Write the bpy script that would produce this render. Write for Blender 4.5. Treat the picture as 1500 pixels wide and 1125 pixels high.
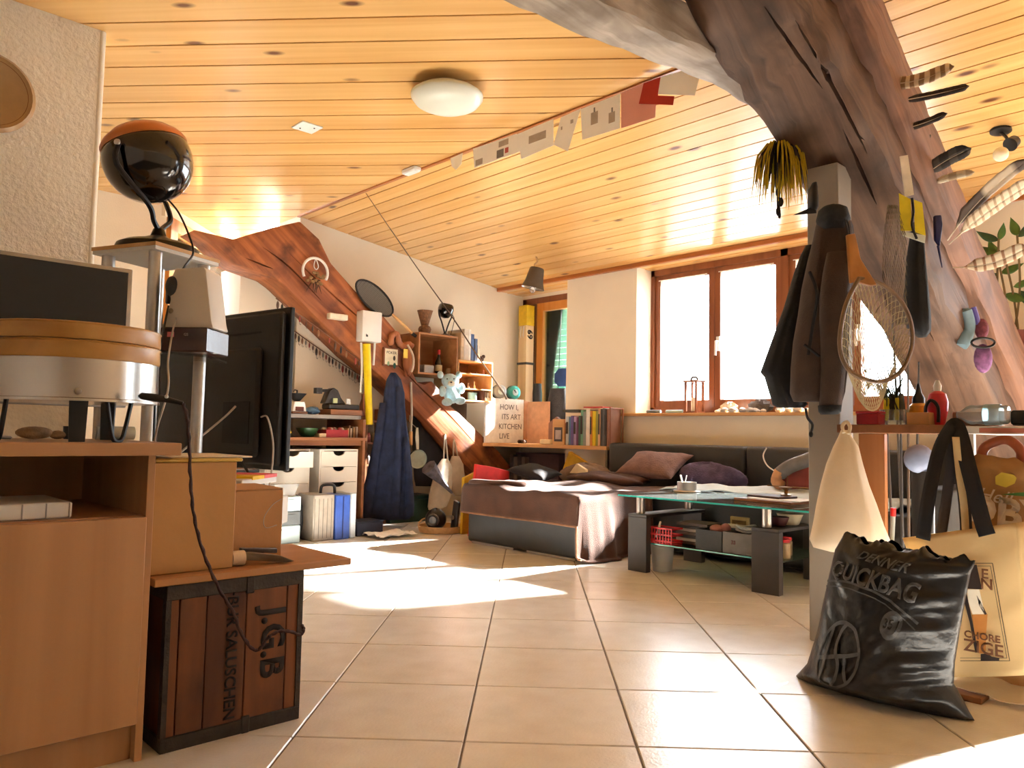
import bpy, bmesh, math, random
from mathutils import Vector, Matrix, Euler
for o in list(bpy.data.objects): bpy.data.objects.remove(o)
random.seed(7)
SC = bpy.context.scene
COL = SC.collection
PI = math.pi
def L(r, g, b):
    f = lambda c: (c/255/12.92) if c/255 <= .04045 else ((c/255+.055)/1.055)**2.4
    return (f(r), f(g), f(b), 1)
# ---------------------------------------------------------------- camera
# room axes: x along the window wall, y towards it, z up
FPX, YAW, PITCH, ROLL, CH = 1134.2, .0261, .0638, .01895, .806
def _basis():
    f = Vector((-math.sin(YAW)*math.cos(PITCH), math.cos(YAW)*math.cos(PITCH), math.sin(PITCH)))
    r = Vector((math.cos(YAW), math.sin(YAW), 0)); u = r.cross(f)
    r2 = math.cos(ROLL)*r+math.sin(ROLL)*u; u2 = -math.sin(ROLL)*r+math.cos(ROLL)*u
    Mz = Matrix.Rotation(math.radians(45), 3, 'Z')
    return Mz @ r2, Mz @ u2, Mz @ f
RR, UU, FF = _basis()
CAMP = Vector((0, 0, CH))
cd = bpy.data.cameras.new('camera'); cam = bpy.data.objects.new('camera', cd); COL.objects.link(cam)
cd.sensor_fit = 'HORIZONTAL'; cd.sensor_width = 36; cd.lens = FPX/1500*36; cd.clip_start = .02
cam.matrix_world = Matrix(((RR.x, UU.x, -FF.x, CAMP.x), (RR.y, UU.y, -FF.y, CAMP.y), (RR.z, UU.z, -FF.z, CAMP.z), (0, 0, 0, 1)))
SC.camera = cam
# ---------------------------------------------------------------- light
W = bpy.data.worlds.new('world'); SC.world = W; W.use_nodes = True
bg = W.node_tree.nodes['Background']; bg.inputs[0].default_value = (.84, .93, 1, 1); bg.inputs[1].default_value = 7.0
sd = bpy.data.lights.new('sun', 'SUN'); sd.energy = 46; sd.angle = math.radians(2.6); sd.color = (1, .96, .90)
sun = bpy.data.objects.new('sun_offscreen', sd); COL.objects.link(sun)
SUND = Vector((-.25, -.82, -.50)).normalized()
sun.rotation_euler = SUND.to_track_quat('-Z', 'Y').to_euler(); sun.location = (2, 9, 6)
SC.view_settings.view_transform = 'Standard'; SC.view_settings.look = 'None'
SC.view_settings.exposure = 1.28; SC.view_settings.gamma = 1; SC.view_settings.use_curve_mapping = False
# ---------------------------------------------------------------- points on known planes of the room
def ray(px, py): return FF+RR*((px-750)/FPX)+UU*((562.5-py)/FPX)
def hx(px, py, x): d = ray(px, py); return CAMP+d*(x/d.x)
def hy(px, py, y): d = ray(px, py); return CAMP+d*(y/d.y)
def hz(px, py, z): d = ray(px, py); return CAMP+d*((z-CH)/d.z)
def hd(px, py, t): return CAMP+ray(px, py)*t
# ---------------------------------------------------------------- mesh helpers (world coordinates)
def nb(): return bmesh.new()
def face(b, vs):
    try: return b.faces.new(vs)
    except ValueError: return None
def box(b, lo, hi):
    x0, y0, z0 = lo; x1, y1, z1 = hi
    if x0 > x1: x0, x1 = x1, x0
    if y0 > y1: y0, y1 = y1, y0
    if z0 > z1: z0, z1 = z1, z0
    v = [b.verts.new(p) for p in ((x0, y0, z0), (x1, y0, z0), (x1, y1, z0), (x0, y1, z0), (x0, y0, z1), (x1, y0, z1), (x1, y1, z1), (x0, y1, z1))]
    for f in ((3, 2, 1, 0), (4, 5, 6, 7), (0, 1, 5, 4), (1, 2, 6, 5), (2, 3, 7, 6), (3, 0, 4, 7)): face(b, [v[i] for i in f])
    return v
def obox(b, c, s, rz=0, rot=None):
    v = box(b, (-s[0]/2, -s[1]/2, -s[2]/2), (s[0]/2, s[1]/2, s[2]/2))
    m = Matrix.Translation(Vector(c)) @ (rot.to_4x4() if rot is not None else Matrix.Rotation(rz, 4, 'Z'))
    for q in v: q.co = m @ q.co
    return v
def B(lo, hi, bev=0, seg=1):
    b = nb(); box(b, lo, hi)
    if bev: bv(b, bev, seg)
    return b
def OB(c, s, rz=0, bev=0, rot=None, seg=1):
    b = nb(); obox(b, c, s, rz, rot)
    if bev: bv(b, bev, seg)
    return b
def bv(b, w, seg=1):
    bmesh.ops.bevel(b, geom=b.edges[:], offset=w, segments=seg, profile=.5, affect='EDGES', clamp_overlap=True)
def frame_of(d):
    d = d.normalized(); up = Vector((0, 0, 1)) if abs(d.z) < .95 else Vector((1, 0, 0))
    a = d.cross(up).normalized(); return a, a.cross(d).normalized()
def ringloft(b, rings, cap=True, closed=False):
    R = [[b.verts.new(p) for p in r] for r in rings]; n = len(R[0]); m = len(R)
    for i in range(m if closed else m-1):
        A, C2 = R[i], R[(i+1) % m]
        for k in range(n): face(b, (A[k], A[(k+1) % n], C2[(k+1) % n], C2[k]))
    if cap and not closed:
        face(b, R[0][::-1]); face(b, R[-1])
    return R
def cyl(b, p0, p1, r0, r1=None, n=12, cap=True):
    p0, p1 = Vector(p0), Vector(p1); r1 = r0 if r1 is None else r1
    a, c = frame_of(p1-p0)
    ringloft(b, [[p+(a*math.cos(2*PI*k/n)+c*math.sin(2*PI*k/n))*r for k in range(n)] for p, r in ((p0, r0), (p1, r1))], cap)
def tube(b, pts, r, n=6, closed=False):
    pts = [Vector(p) for p in pts]; m = len(pts); rings = []
    pa = None
    for i, p in enumerate(pts):
        if closed: d = pts[(i+1) % m]-pts[i-1]
        else: d = pts[min(i+1, m-1)]-pts[max(i-1, 0)]
        if d.length < 1e-9: d = Vector((0, 0, 1))
        d.normalize()
        if pa is None: a, _ = frame_of(d)
        else: a = (pa-d*pa.dot(d)); a = a.normalized() if a.length > 1e-6 else frame_of(d)[0]
        pa = a; c = a.cross(d)
        rr = r[i] if isinstance(r, (list, tuple)) else r
        rings.append([p+(a*math.cos(2*PI*k/n)+c*math.sin(2*PI*k/n))*rr for k in range(n)])
    ringloft(b, rings, not closed, closed)
def smooth_path(pts, k=6):
    pts = [Vector(p) for p in pts]; out = []
    P = [pts[0]]+pts+[pts[-1]]
    for i in range(1, len(P)-2):
        for j in range(k):
            t = j/k; a, b_, c, d = P[i-1], P[i], P[i+1], P[i+2]
            out.append(.5*((2*b_)+(c-a)*t+(2*a-5*b_+4*c-d)*t*t+(3*b_-a-3*c+d)*t**3))
    out.append(pts[-1]); return out
def lathe(b, prof, c, n=24, axis=None, cap=True):
    c = Vector(c)
    ax = Vector(axis).normalized() if axis is not None else Vector((0, 0, 1))
    a, e = frame_of(ax)
    ringloft(b, [[c+ax*z+(a*math.cos(2*PI*k/n)+e*math.sin(2*PI*k/n))*max(r, 1e-4) for k in range(n)] for r, z in prof], cap)
def prism(b, pts, off):
    off = Vector(off); A = [b.verts.new(Vector(p)) for p in pts]; C2 = [b.verts.new(Vector(p)+off) for p in pts]; n = len(pts)
    face(b, A[::-1]); face(b, C2)
    for k in range(n): face(b, (A[k], A[(k+1) % n], C2[(k+1) % n], C2[k]))
    bmesh.ops.recalc_face_normals(b, faces=b.faces[:])
def ell(b, c, r, n=14, m=9, rot=None, fn=None):
    c = Vector(c); rings = []
    for j in range(m+1):
        th = PI*j/m; row = []
        for k in range(n):
            ph = 2*PI*k/n
            p = Vector((math.sin(th)*math.cos(ph)*r[0], math.sin(th)*math.sin(ph)*r[1], -math.cos(th)*r[2]))
            if j in (0, m): p = Vector((1e-4*math.cos(ph), 1e-4*math.sin(ph), p.z))
            if fn: p = fn(p, th, ph)
            if rot is not None: p = rot @ p
            row.append(c+p)
        rings.append(row)
    ringloft(b, rings)
def sheet(b, fn, nu, nv, th=.004):
    """a cloth-like surface fn(u,v) with real thickness"""
    P = [[Vector(fn(i/nu, j/nv)) for j in range(nv+1)] for i in range(nu+1)]
    N = [[None]*(nv+1) for _ in range(nu+1)]
    for i in range(nu+1):
        for j in range(nv+1):
            du = P[min(i+1, nu)][j]-P[max(i-1, 0)][j]; dv = P[i][min(j+1, nv)]-P[i][max(j-1, 0)]
            q = du.cross(dv); N[i][j] = q.normalized() if q.length > 1e-12 else Vector((0, 0, 1))
    A = [[b.verts.new(P[i][j]+N[i][j]*th/2) for j in range(nv+1)] for i in range(nu+1)]
    C2 = [[b.verts.new(P[i][j]-N[i][j]*th/2) for j in range(nv+1)] for i in range(nu+1)]
    for i in range(nu):
        for j in range(nv):
            face(b, (A[i][j], A[i+1][j], A[i+1][j+1], A[i][j+1])); face(b, (C2[i][j], C2[i][j+1], C2[i+1][j+1], C2[i+1][j]))
    for i in range(nu):
        face(b, (A[i][0], C2[i][0], C2[i+1][0], A[i+1][0])); face(b, (A[i][nv], A[i+1][nv], C2[i+1][nv], C2[i][nv]))
    for j in range(nv):
        face(b, (A[0][j], A[0][j+1], C2[0][j+1], C2[0][j])); face(b, (A[nu][j], C2[nu][j], C2[nu][j+1], A[nu][j+1]))
def hn(*a):
    """cheap repeatable noise in -1..1"""
    s = math.sin(sum(q*w for q, w in zip(a, (12.9898, 78.233, 37.719, 4.581))))*43758.5453
    return 2*(s-math.floor(s))-1
def wav(x, k=0): return math.sin(x*1.0+k)+.5*math.sin(x*2.3+k*1.7)+.3*math.sin(x*4.1+k*2.9)
def loftpx(b, rows, t, thick, wr=.0, n=20, dt=None):
    """a hanging soft body: rows of (py, px left, px right) at distance t, elliptical sections with folds"""
    rings = []
    h = Vector((FF.x, FF.y, 0)).normalized()
    for i, (py, x0, x1) in enumerate(rows):
        tt = t+(dt[i] if dt else 0)
        A, C2 = hd(x0, py, tt), hd(x1, py, tt); c = (A+C2)/2; a = (C2-A)/2
        th = thick[i] if isinstance(thick, (list, tuple)) else thick
        r = []
        for k in range(n):
            w = 2*PI*k/n; f = 1+wr*math.sin(w*5+i*.35)+wr*.6*math.sin(w*9+i*.7+1)
            cw = math.cos(w); pl = wr*.5*th*(math.sin(9*cw+.35*i)+.6*math.sin(17*cw-.5*i+1)+.4*math.sin(4*cw+1.1*i))
            r.append(c+a*cw*(1+wr*.12*math.sin(i*2.3+cw*3))+h*(th*math.sin(w)*(1+.3*(f-1))+pl*abs(math.sin(w))))
        rings.append(r)
    ringloft(b, rings)
def carve(b, cracks, w=.008, depth=.055):
    """cut drying cracks (pixel paths seen on the beam) into a beam mesh as real V-shaped grooves"""
    from mathutils.bvhtree import BVHTree
    bmesh.ops.recalc_face_normals(b, faces=b.faces[:]); b.normal_update(); bt_ = BVHTree.FromBMesh(b)
    for seg in cracks:
        P = []
        for p in smooth_path([(x, y, 0) for x, y in seg], 4):
            r = ray(p.x, p.y).normalized(); h = bt_.ray_cast(CAMP, r)
            if h[0] is not None: P.append((h[0], h[1]))
        if len(P) < 3: continue
        c = nb(); rings = []; n = len(P)
        for i, (p, nr) in enumerate(P):
            d = (P[min(i+1, n-1)][0]-P[max(i-1, 0)][0]).normalized(); s = d.cross(nr).normalized(); f = .25+.75*math.sin(PI*i/(n-1))
            rings.append([p+nr*.02+s*w*f*1.25, p+nr*.02-s*w*f*1.25, p-nr*depth*f])
        ringloft(c, rings); bmesh.ops.recalc_face_normals(c, faces=c.faces[:])
        me = bpy.data.meshes.new('beam'); b.to_mesh(me); ob = bpy.data.objects.new('beam', me); COL.objects.link(ob)
        mc = bpy.data.meshes.new('cutter'); c.to_mesh(mc); c.free(); oc = bpy.data.objects.new('cutter', mc); COL.objects.link(oc)
        md = ob.modifiers.new('crack', 'BOOLEAN'); md.operation = 'DIFFERENCE'; md.object = oc; md.solver = 'EXACT'; md.use_self = True
        bpy.context.view_layer.update()
        m2 = bpy.data.meshes.new_from_object(ob.evaluated_get(bpy.context.evaluated_depsgraph_get())); o2 = nb(); o2.from_mesh(m2); bpy.data.meshes.remove(m2)
        v0, v1 = abs(b.calc_volume()), abs(o2.calc_volume())
        if .9*v0 < v1 < v0*1.0001: b.free(); b = o2
        else: o2.free(); print('crack not cut', seg[0], v0, v1)
        bpy.data.objects.remove(oc); bpy.data.objects.remove(ob)
    return b
def loftx(b, rows, x, thick, wr=.0, n=20):
    """soft body hanging flat along a wall: rows of (py, px left, px right) on the plane x"""
    rings = []
    for i, (py, x0, x1) in enumerate(rows):
        A, C2 = hx(x0, py, x), hx(x1, py, x); c = (A+C2)/2; a = (C2-A)/2; th = thick[i] if isinstance(thick, (list, tuple)) else thick; r = []
        for k in range(n):
            w = 2*PI*k/n; cw = math.cos(w); pl = wr*.5*th*(math.sin(9*cw+.35*i)+.6*math.sin(17*cw-.5*i+1))
            r.append(c+a*cw+Vector((th*math.sin(w)+pl*abs(math.sin(w)), 0, 0)))
        rings.append(r)
    ringloft(b, rings)
# ---------------------------------------------------------------- objects
def _link(name, b, mat, smooth):
    bmesh.ops.recalc_face_normals(b, faces=b.faces[:])
    me = bpy.data.meshes.new(name); b.to_mesh(me); b.free()
    if smooth:
        for p in me.polygons: p.use_smooth = True
        if smooth != 2: me.set_sharp_from_angle(angle=math.radians(38))
    ob = bpy.data.objects.new(name, me); COL.objects.link(ob)
    if mat: me.materials.append(mat)
    return ob
def base_of(p):
    return Vector(p['_b']) if '_b' in p else Vector((0, 0, 0))
def thing(name, label, cat, loc, group=None):
    o = bpy.data.objects.new(name, None); COL.objects.link(o); o.empty_display_size = .05
    o.location = Vector(loc); o['label'] = label; o['category'] = cat; o['_b'] = tuple(loc)
    if group: o['group'] = group
    return o
def part(name, b, mat, parent, smooth=True, label=None):
    bs = base_of(parent); bmesh.ops.translate(b, verts=b.verts[:], vec=-bs)
    o = _link(name, b, mat, smooth); o.parent = parent; o['_b'] = tuple(bs)
    if label: o['label'] = label
    return o
def solo(name, b, mat, label, cat, group=None, smooth=True):
    vs = [v.co for v in b.verts]
    c = Vector(((min(v.x for v in vs)+max(v.x for v in vs))/2, (min(v.y for v in vs)+max(v.y for v in vs))/2, min(v.z for v in vs)))
    bmesh.ops.translate(b, verts=b.verts[:], vec=-c)
    o = _link(name, b, mat, smooth); o.location = c; o['_b'] = tuple(c)
    o['label'] = label; o['category'] = cat
    if group: o['group'] = group
    return o
def struct(name, b, mat, parent=None, smooth=False, label=None):
    o = _link(name, b, mat, smooth)
    if parent is not None: o.parent = parent
    else: o['kind'] = 'structure'
    if label: o['label'] = label
    return o
def dup(root, dloc, label=None, rz=0, group=None, scale=None):
    r = root.copy(); COL.objects.link(r); r.location = root.location+Vector(dloc); r.rotation_euler.z += rz
    if scale: r.scale = [q*scale for q in r.scale]
    if label: r['label'] = label
    if group: r['group'] = group
    for ch in root.children:
        c = ch.copy(); COL.objects.link(c); c.parent = r
        for g in ch.children:
            d = g.copy(); COL.objects.link(d); d.parent = c
    return r
FONTS = {}
def text_bm(s, size, origin, right, up, depth=.0008, bold=0, arc=None, align='CENTER', shear=0):
    """lettering as thin raised print"""
    cu = bpy.data.curves.new('lettering', 'FONT'); cu.body = s; cu.size = size; cu.align_x = align; cu.align_y = 'CENTER'
    cu.extrude = 0; cu.offset = bold; cu.resolution_u = 3; cu.shear = shear
    ob = bpy.data.objects.new('lettering', cu); COL.objects.link(ob)
    dg = bpy.context.evaluated_depsgraph_get(); me = bpy.data.meshes.new_from_object(ob.evaluated_get(dg))
    b = nb(); b.from_mesh(me); bpy.data.objects.remove(ob); bpy.data.meshes.remove(me)
    right, up = Vector(right).normalized(), Vector(up).normalized(); nrm = right.cross(up).normalized()
    g = bmesh.ops.extrude_face_region(b, geom=b.faces[:])
    for v in [e for e in g['geom'] if isinstance(e, bmesh.types.BMVert)]: v.co.z += depth
    for v in b.verts:
        x, y, z = v.co
        if arc: y += arc*(x*x)
        v.co = Vector(origin)+right*x+up*y+nrm*z
    return b
# ---------------------------------------------------------------- materials
MATS = {}
def nt(name):
    m = bpy.data.materials.new(name); m.use_nodes = True
    t = m.node_tree; return m, t, t.nodes['Principled BSDF']
def M(name, col, rough=.6, metal=0, var=.12, scale=18, bump=.1, spec=.5, trans=0, coat=0, bscale=None, sheen=0, detail=4):
    """plain procedural material: base colour with mottling and fine relief"""
    if name in MATS: return MATS[name]
    m, t, p = nt(name); N = t.nodes; K = t.links
    if len(col) == 3: col = L(*col)
    tc = N.new('ShaderNodeTexCoord'); no = N.new('ShaderNodeTexNoise'); no.inputs['Scale'].default_value = scale; no.inputs['Detail'].default_value = detail
    K.new(tc.outputs['Object'], no.inputs['Vector'])
    cr = N.new('ShaderNodeValToRGB'); cr.color_ramp.elements[0].position = .3; cr.color_ramp.elements[1].position = .72
    cr.color_ramp.elements[0].color = [max(0, c*(1-var)) for c in col[:3]]+[1]; cr.color_ramp.elements[1].color = [min(1, c*(1+var)) for c in col[:3]]+[1]
    K.new(no.outputs['Fac'], cr.inputs[0]); K.new(cr.outputs[0], p.inputs['Base Color'])
    p.inputs['Roughness'].default_value = rough; p.inputs['Metallic'].default_value = metal; p.inputs['Specular IOR Level'].default_value = spec
    if coat: p.inputs['Coat Weight'].default_value = coat; p.inputs['Coat Roughness'].default_value = .12
    if sheen: p.inputs['Sheen Weight'].default_value = sheen
    if trans: p.inputs['Transmission Weight'].default_value = trans
    if bump:
        n2 = N.new('ShaderNodeTexNoise'); n2.inputs['Scale'].default_value = bscale or scale*5; n2.inputs['Detail'].default_value = 3
        K.new(tc.outputs['Object'], n2.inputs['Vector'])
        bp = N.new('ShaderNodeBump'); bp.inputs['Strength'].default_value = bump; bp.inputs['Distance'].default_value = .01
        K.new(n2.outputs['Fac'], bp.inputs['Height']); K.new(bp.outputs[0], p.inputs['Normal'])
    MATS[name] = m; return m
def WOOD(name, c0, c1, axis='X', rough=.45, grain=14, stretch=.06, knots=0, kcol=(70, 35, 15), bump=.15, coat=0, rnd=.0, spec=.5, patch=0, tilt=0, pmax=.55):
    """timber: grain stretched along one object axis, knots, tone that differs from board to board"""
    if name in MATS: return MATS[name]
    m, t, p = nt(name); N = t.nodes; K = t.links
    tc = N.new('ShaderNodeTexCoord'); oi = N.new('ShaderNodeObjectInfo')
    ml = N.new('ShaderNodeMath'); ml.operation = 'MULTIPLY'; ml.inputs[1].default_value = 57.0; K.new(oi.outputs['Random'], ml.inputs[0])
    cb = N.new('ShaderNodeCombineXYZ')
    for k in range(3): K.new(ml.outputs[0], cb.inputs[k])
    ad = N.new('ShaderNodeVectorMath'); K.new(tc.outputs['Object'], ad.inputs[0]); K.new(cb.outputs[0], ad.inputs[1])
    mp = N.new('ShaderNodeMapping'); s = [1, 1, 1]; s['XYZ'.index(axis)] = stretch; mp.inputs['Scale'].default_value = s
    src = ad.outputs[0]
    if tilt:
        rt = N.new('ShaderNodeMapping'); rt.inputs['Rotation'].default_value = (tilt, 0, 0); K.new(src, rt.inputs[0]); src = rt.outputs[0]
    K.new(src, mp.inputs[0])
    n1 = N.new('ShaderNodeTexNoise'); n1.inputs['Scale'].default_value = grain; n1.inputs['Detail'].default_value = 6; n1.inputs['Distortion'].default_value = .6
    K.new(mp.outputs[0], n1.inputs['Vector'])
    cr = N.new('ShaderNodeValToRGB'); cr.color_ramp.elements[0].position = .32; cr.color_ramp.elements[1].position = .68
    cr.color_ramp.elements[0].color = L(*c0); cr.color_ramp.elements[1].color = L(*c1); K.new(n1.outputs['Fac'], cr.inputs[0])
    out = cr.outputs[0]
    if knots:
        mk = N.new('ShaderNodeMapping'); s2 = [1, 1, 1]; s2['XYZ'.index(axis)] = .45; mk.inputs['Scale'].default_value = s2; K.new(ad.outputs[0], mk.inputs[0])
        vo = N.new('ShaderNodeTexVoronoi'); vo.inputs['Scale'].default_value = knots; K.new(mk.outputs[0], vo.inputs['Vector'])
        kr = N.new('ShaderNodeValToRGB'); kr.color_ramp.elements[0].position = .06; kr.color_ramp.elements[1].position = .15
        kr.color_ramp.elements[0].color = (1, 1, 1, 1); kr.color_ramp.elements[1].color = (0, 0, 0, 1); K.new(vo.outputs['Distance'], kr.inputs[0])
        mx = N.new('ShaderNodeMix'); mx.data_type = 'RGBA'; K.new(kr.outputs[0], mx.inputs[0]); K.new(out, mx.inputs[6]); mx.inputs[7].default_value = L(*kcol); out = mx.outputs[2]
    if patch:
        n3 = N.new('ShaderNodeTexNoise'); n3.inputs['Scale'].default_value = patch; n3.inputs['Detail'].default_value = 5; K.new(ad.outputs[0], n3.inputs['Vector'])
        pr = N.new('ShaderNodeValToRGB'); pr.color_ramp.elements[0].position = .5; pr.color_ramp.elements[1].position = .68
        pr.color_ramp.elements[0].color = (0, 0, 0, 1); pr.color_ramp.elements[1].color = (pmax, pmax, pmax, 1); K.new(n3.outputs['Fac'], pr.inputs[0])
        m3 = N.new('ShaderNodeMix'); m3.data_type = 'RGBA'; K.new(pr.outputs[0], m3.inputs[0]); K.new(out, m3.inputs[6]); m3.inputs[7].default_value = L(*kcol); out = m3.outputs[2]
    if rnd:
        hs = N.new('ShaderNodeHueSaturation'); mr = N.new('ShaderNodeMapRange'); mr.inputs[3].default_value = 1-rnd; mr.inputs[4].default_value = 1+rnd
        K.new(oi.outputs['Random'], mr.inputs[0]); K.new(mr.outputs[0], hs.inputs['Value']); K.new(out, hs.inputs['Color']); out = hs.outputs[0]
    K.new(out, p.inputs['Base Color']); p.inputs['Roughness'].default_value = rough; p.inputs['Specular IOR Level'].default_value = spec
    if coat: p.inputs['Coat Weight'].default_value = coat; p.inputs['Coat Roughness'].default_value = .18
    bp = N.new('ShaderNodeBump'); bp.inputs['Strength'].default_value = bump; bp.inputs['Distance'].default_value = .01
    K.new(n1.outputs['Fac'], bp.inputs['Height']); K.new(bp.outputs[0], p.inputs['Normal'])
    MATS[name] = m; return m
def GLASS(name, col=(1, 1, 1, 1), tint=.0, rough=.02):
    """clear pane: transparent with a fresnel reflection"""
    if name in MATS: return MATS[name]
    m, t, p = nt(name); N = t.nodes; K = t.links
    tr = N.new('ShaderNodeBsdfTransparent'); tr.inputs[0].default_value = col
    gl = N.new('ShaderNodeBsdfGlossy'); gl.inputs['Roughness'].default_value = rough
    fr = N.new('ShaderNodeFresnel'); fr.inputs[0].default_value = 1.45
    mx = N.new('ShaderNodeMixShader'); K.new(fr.outputs[0], mx.inputs[0]); K.new(tr.outputs[0], mx.inputs[1]); K.new(gl.outputs[0], mx.inputs[2])
    last = mx.outputs[0]
    if tint:
        df = N.new('ShaderNodeBsdfDiffuse'); df.inputs[0].default_value = col; m2 = N.new('ShaderNodeMixShader'); m2.inputs[0].default_value = tint
        K.new(last, m2.inputs[1]); K.new(df.outputs[0], m2.inputs[2]); last = m2.outputs[0]
    K.new(last, t.nodes['Material Output'].inputs[0]); MATS[name] = m; return m
def CLOTHT(name, col, tl=.4, var=.1, scale=30, rough=.8):
    """thin cloth, paper or film that lets some light through"""
    if name in MATS: return MATS[name]
    m = M(name, col, rough, 0, var, scale, .15); t = m.node_tree; N = t.nodes; K = t.links; p = N['Principled BSDF']
    tb = N.new('ShaderNodeBsdfTranslucent'); tb.inputs[0].default_value = col if len(col) == 4 else L(*col)
    mx = N.new('ShaderNodeMixShader'); mx.inputs[0].default_value = tl; K.new(p.outputs[0], mx.inputs[1]); K.new(tb.outputs[0], mx.inputs[2])
    K.new(mx.outputs[0], N['Material Output'].inputs[0]); return m
PLASTER = M('plaster', (243, 233, 214), .9, 0, .03, 3, .12, .2, bscale=90)
ROUGHCAST = M('roughcast', (240, 229, 209), .95, 0, .04, 4, .75, .2, bscale=48)
PINE = WOOD('pine_ceiling', (222, 166, 92), (238, 192, 122), 'X', .30, 16, .03, 5.5, (104, 54, 22), .04, .6, .07)
GROOVE = M('backing_board', (228, 176, 104), .6, 0, .08, 12, .1)
TILE = None
def tile_mat():
    m, t, p = nt('floor_tile'); N = t.nodes; K = t.links
    tc = N.new('ShaderNodeTexCoord'); oi = N.new('ShaderNodeObjectInfo')
    ml = N.new('ShaderNodeVectorMath'); ml.operation = 'SCALE'; ml.inputs['Scale'].default_value = 1.0
    K.new(oi.outputs['Location'], ml.inputs[0]); ad = N.new('ShaderNodeVectorMath'); K.new(tc.outputs['Object'], ad.inputs[0]); K.new(ml.outputs[0], ad.inputs[1])
    n1 = N.new('ShaderNodeTexNoise'); n1.inputs['Scale'].default_value = 9; n1.inputs['Detail'].default_value = 7; K.new(ad.outputs[0], n1.inputs['Vector'])
    cr = N.new('ShaderNodeValToRGB'); cr.color_ramp.elements[0].position = .3; cr.color_ramp.elements[1].position = .7
    cr.color_ramp.elements[0].color = L(228, 222, 212); cr.color_ramp.elements[1].color = L(240, 236, 228); K.new(n1.outputs['Fac'], cr.inputs[0])
    K.new(cr.outputs[0], p.inputs['Base Color']); p.inputs['Roughness'].default_value = .24; p.inputs['Specular IOR Level'].default_value = .75
    n2 = N.new('ShaderNodeTexNoise'); n2.inputs['Scale'].default_value = 110; n2.inputs['Detail'].default_value = 2; K.new(ad.outputs[0], n2.inputs['Vector'])
    bp = N.new('ShaderNodeBump'); bp.inputs['Strength'].default_value = .22; bp.inputs['Distance'].default_value = .003
    K.new(n2.outputs['Fac'], bp.inputs['Height']); K.new(bp.outputs[0], p.inputs['Normal']); return m
TILE = tile_mat()
GROUT = M('grout', (112, 100, 90), .9, 0, .1, 30, .1)
BLACKP = M('black_plastic', (22, 22, 24), .38, 0, .1, 20, .05)
BLACKM = M('black_matte', (26, 26, 28), .7, 0, .15, 20, .1)
CHROME = M('brushed_steel', (190, 186, 180), .28, 1, .05, 30, .04)
WHITEP = M('white_plastic', (232, 230, 224), .45, 0, .03, 10, .03)
BEECH = WOOD('beech_laminate', (180, 132, 88), (200, 152, 106), 'Z', .42, 9, .05, 0, bump=.04)
BEECHX = WOOD('beech_laminate_edge', (180, 132, 88), (200, 152, 106), 'Y', .42, 9, .05, 0, bump=.04)
PINEB = WOOD('pine_board', (206, 152, 92), (230, 184, 126), 'Y', .5, 10, .05, 2.5, (150, 90, 45), .08)
PINEX = WOOD('pine_board_x', (206, 152, 92), (230, 184, 126), 'X', .5, 10, .05, 2.5, (150, 90, 45), .08)
WALNUT = WOOD('brown_board', (120, 72, 40), (150, 96, 56), 'Y', .5, 12, .05, 0, bump=.08)
WINWOOD = WOOD('window_frame_wood', (118, 66, 38), (146, 88, 54), 'Z', .4, 10, .06, 0, bump=.06)
ORANGEWOOD = WOOD('honey_wood', (208, 132, 52), (228, 160, 84), 'Z', .4, 10, .06, 0, bump=.06)
# ================================================================ THE SETTING
S2 = math.sqrt(.5)
floor = struct('floor', B((-8.2, -2.2, -.06), (3.2, 6.4, -.004)), GROUT)
tb = nb(); box(tb, (-.2225, -.2225, -.012), (.2225, .2225, 0)); bv(tb, .0025)
tile0 = None; cnt = 0
for i in range(-20, 22):
    for j in range(-4, 26):
        X, Y = -.612+.45*(i+.5), 2.077-.45*6+.45*(j+.5)
        x, y = (X-Y)*S2, (X+Y)*S2
        t = x*FF.x+y*FF.y
        if not (-6.6 < x < 2.5 and -1.2 < y < 5.55 and t > .55): continue
        if not -.95 < (x*RR.x+y*RR.y)/t < 1.9: continue
        if x < -6.1 and y > 2.4: continue
        if tile0 is None:
            tile0 = struct('tile', tb, TILE, floor); o = tile0
        else:
            o = tile0.copy(); COL.objects.link(o); o.parent = floor
        o.location = (x, y, 0); o.rotation_euler.z = PI/4; cnt += 1
# --- ceiling, flat part: boards at 42 degrees to the walls, cut along the fold
CZ, FOLD = 2.6, 3.1
ceiling = struct('ceiling', B((-8.2, -2.2, CZ+.036), (3.2, FOLD+.02, CZ+.12)), GROOVE)
ang = math.radians(42.2); dn = Vector((-math.sin(ang), math.cos(ang))); dl = Vector((math.cos(ang), math.sin(ang)))
def clip(poly, n, c):
    out = []
    for k in range(len(poly)):
        a, q = poly[k], poly[(k+1) % len(poly)]; da, db = a.dot(n)-c, q.dot(n)-c
        if da <= 0: out.append(a)
        if da*db < 0: out.append(a+(q-a)*(da/(da-db)))
    return out
for k in range(-22, 20):
    n0 = 3.2026+.2055*k
    poly = [dl*s+dn*w for s, w in ((-9, n0+.0055), (9, n0+.0055), (9, n0+.2055-.0055), (-9, n0+.2055-.0055))]
    for n, c in ((Vector((0, 1)), FOLD), (Vector((0, -1)), 2.0), (Vector((1, 0)), 3.0), (Vector((-1, 0)), 8.0)):
        if poly: poly = clip(poly, n, c)
    if len(poly) < 3: continue
    cen = sum(poly, Vector((0, 0)))/len(poly)
    b = nb(); prism(b, [((p-cen).dot(dl), (p-cen).dot(dn), 0) for p in poly], (0, 0, .034))
    o = struct('plank', b, PINE, ceiling); o.location = (cen.x, cen.y, CZ); o.rotation_euler.z = ang
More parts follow.
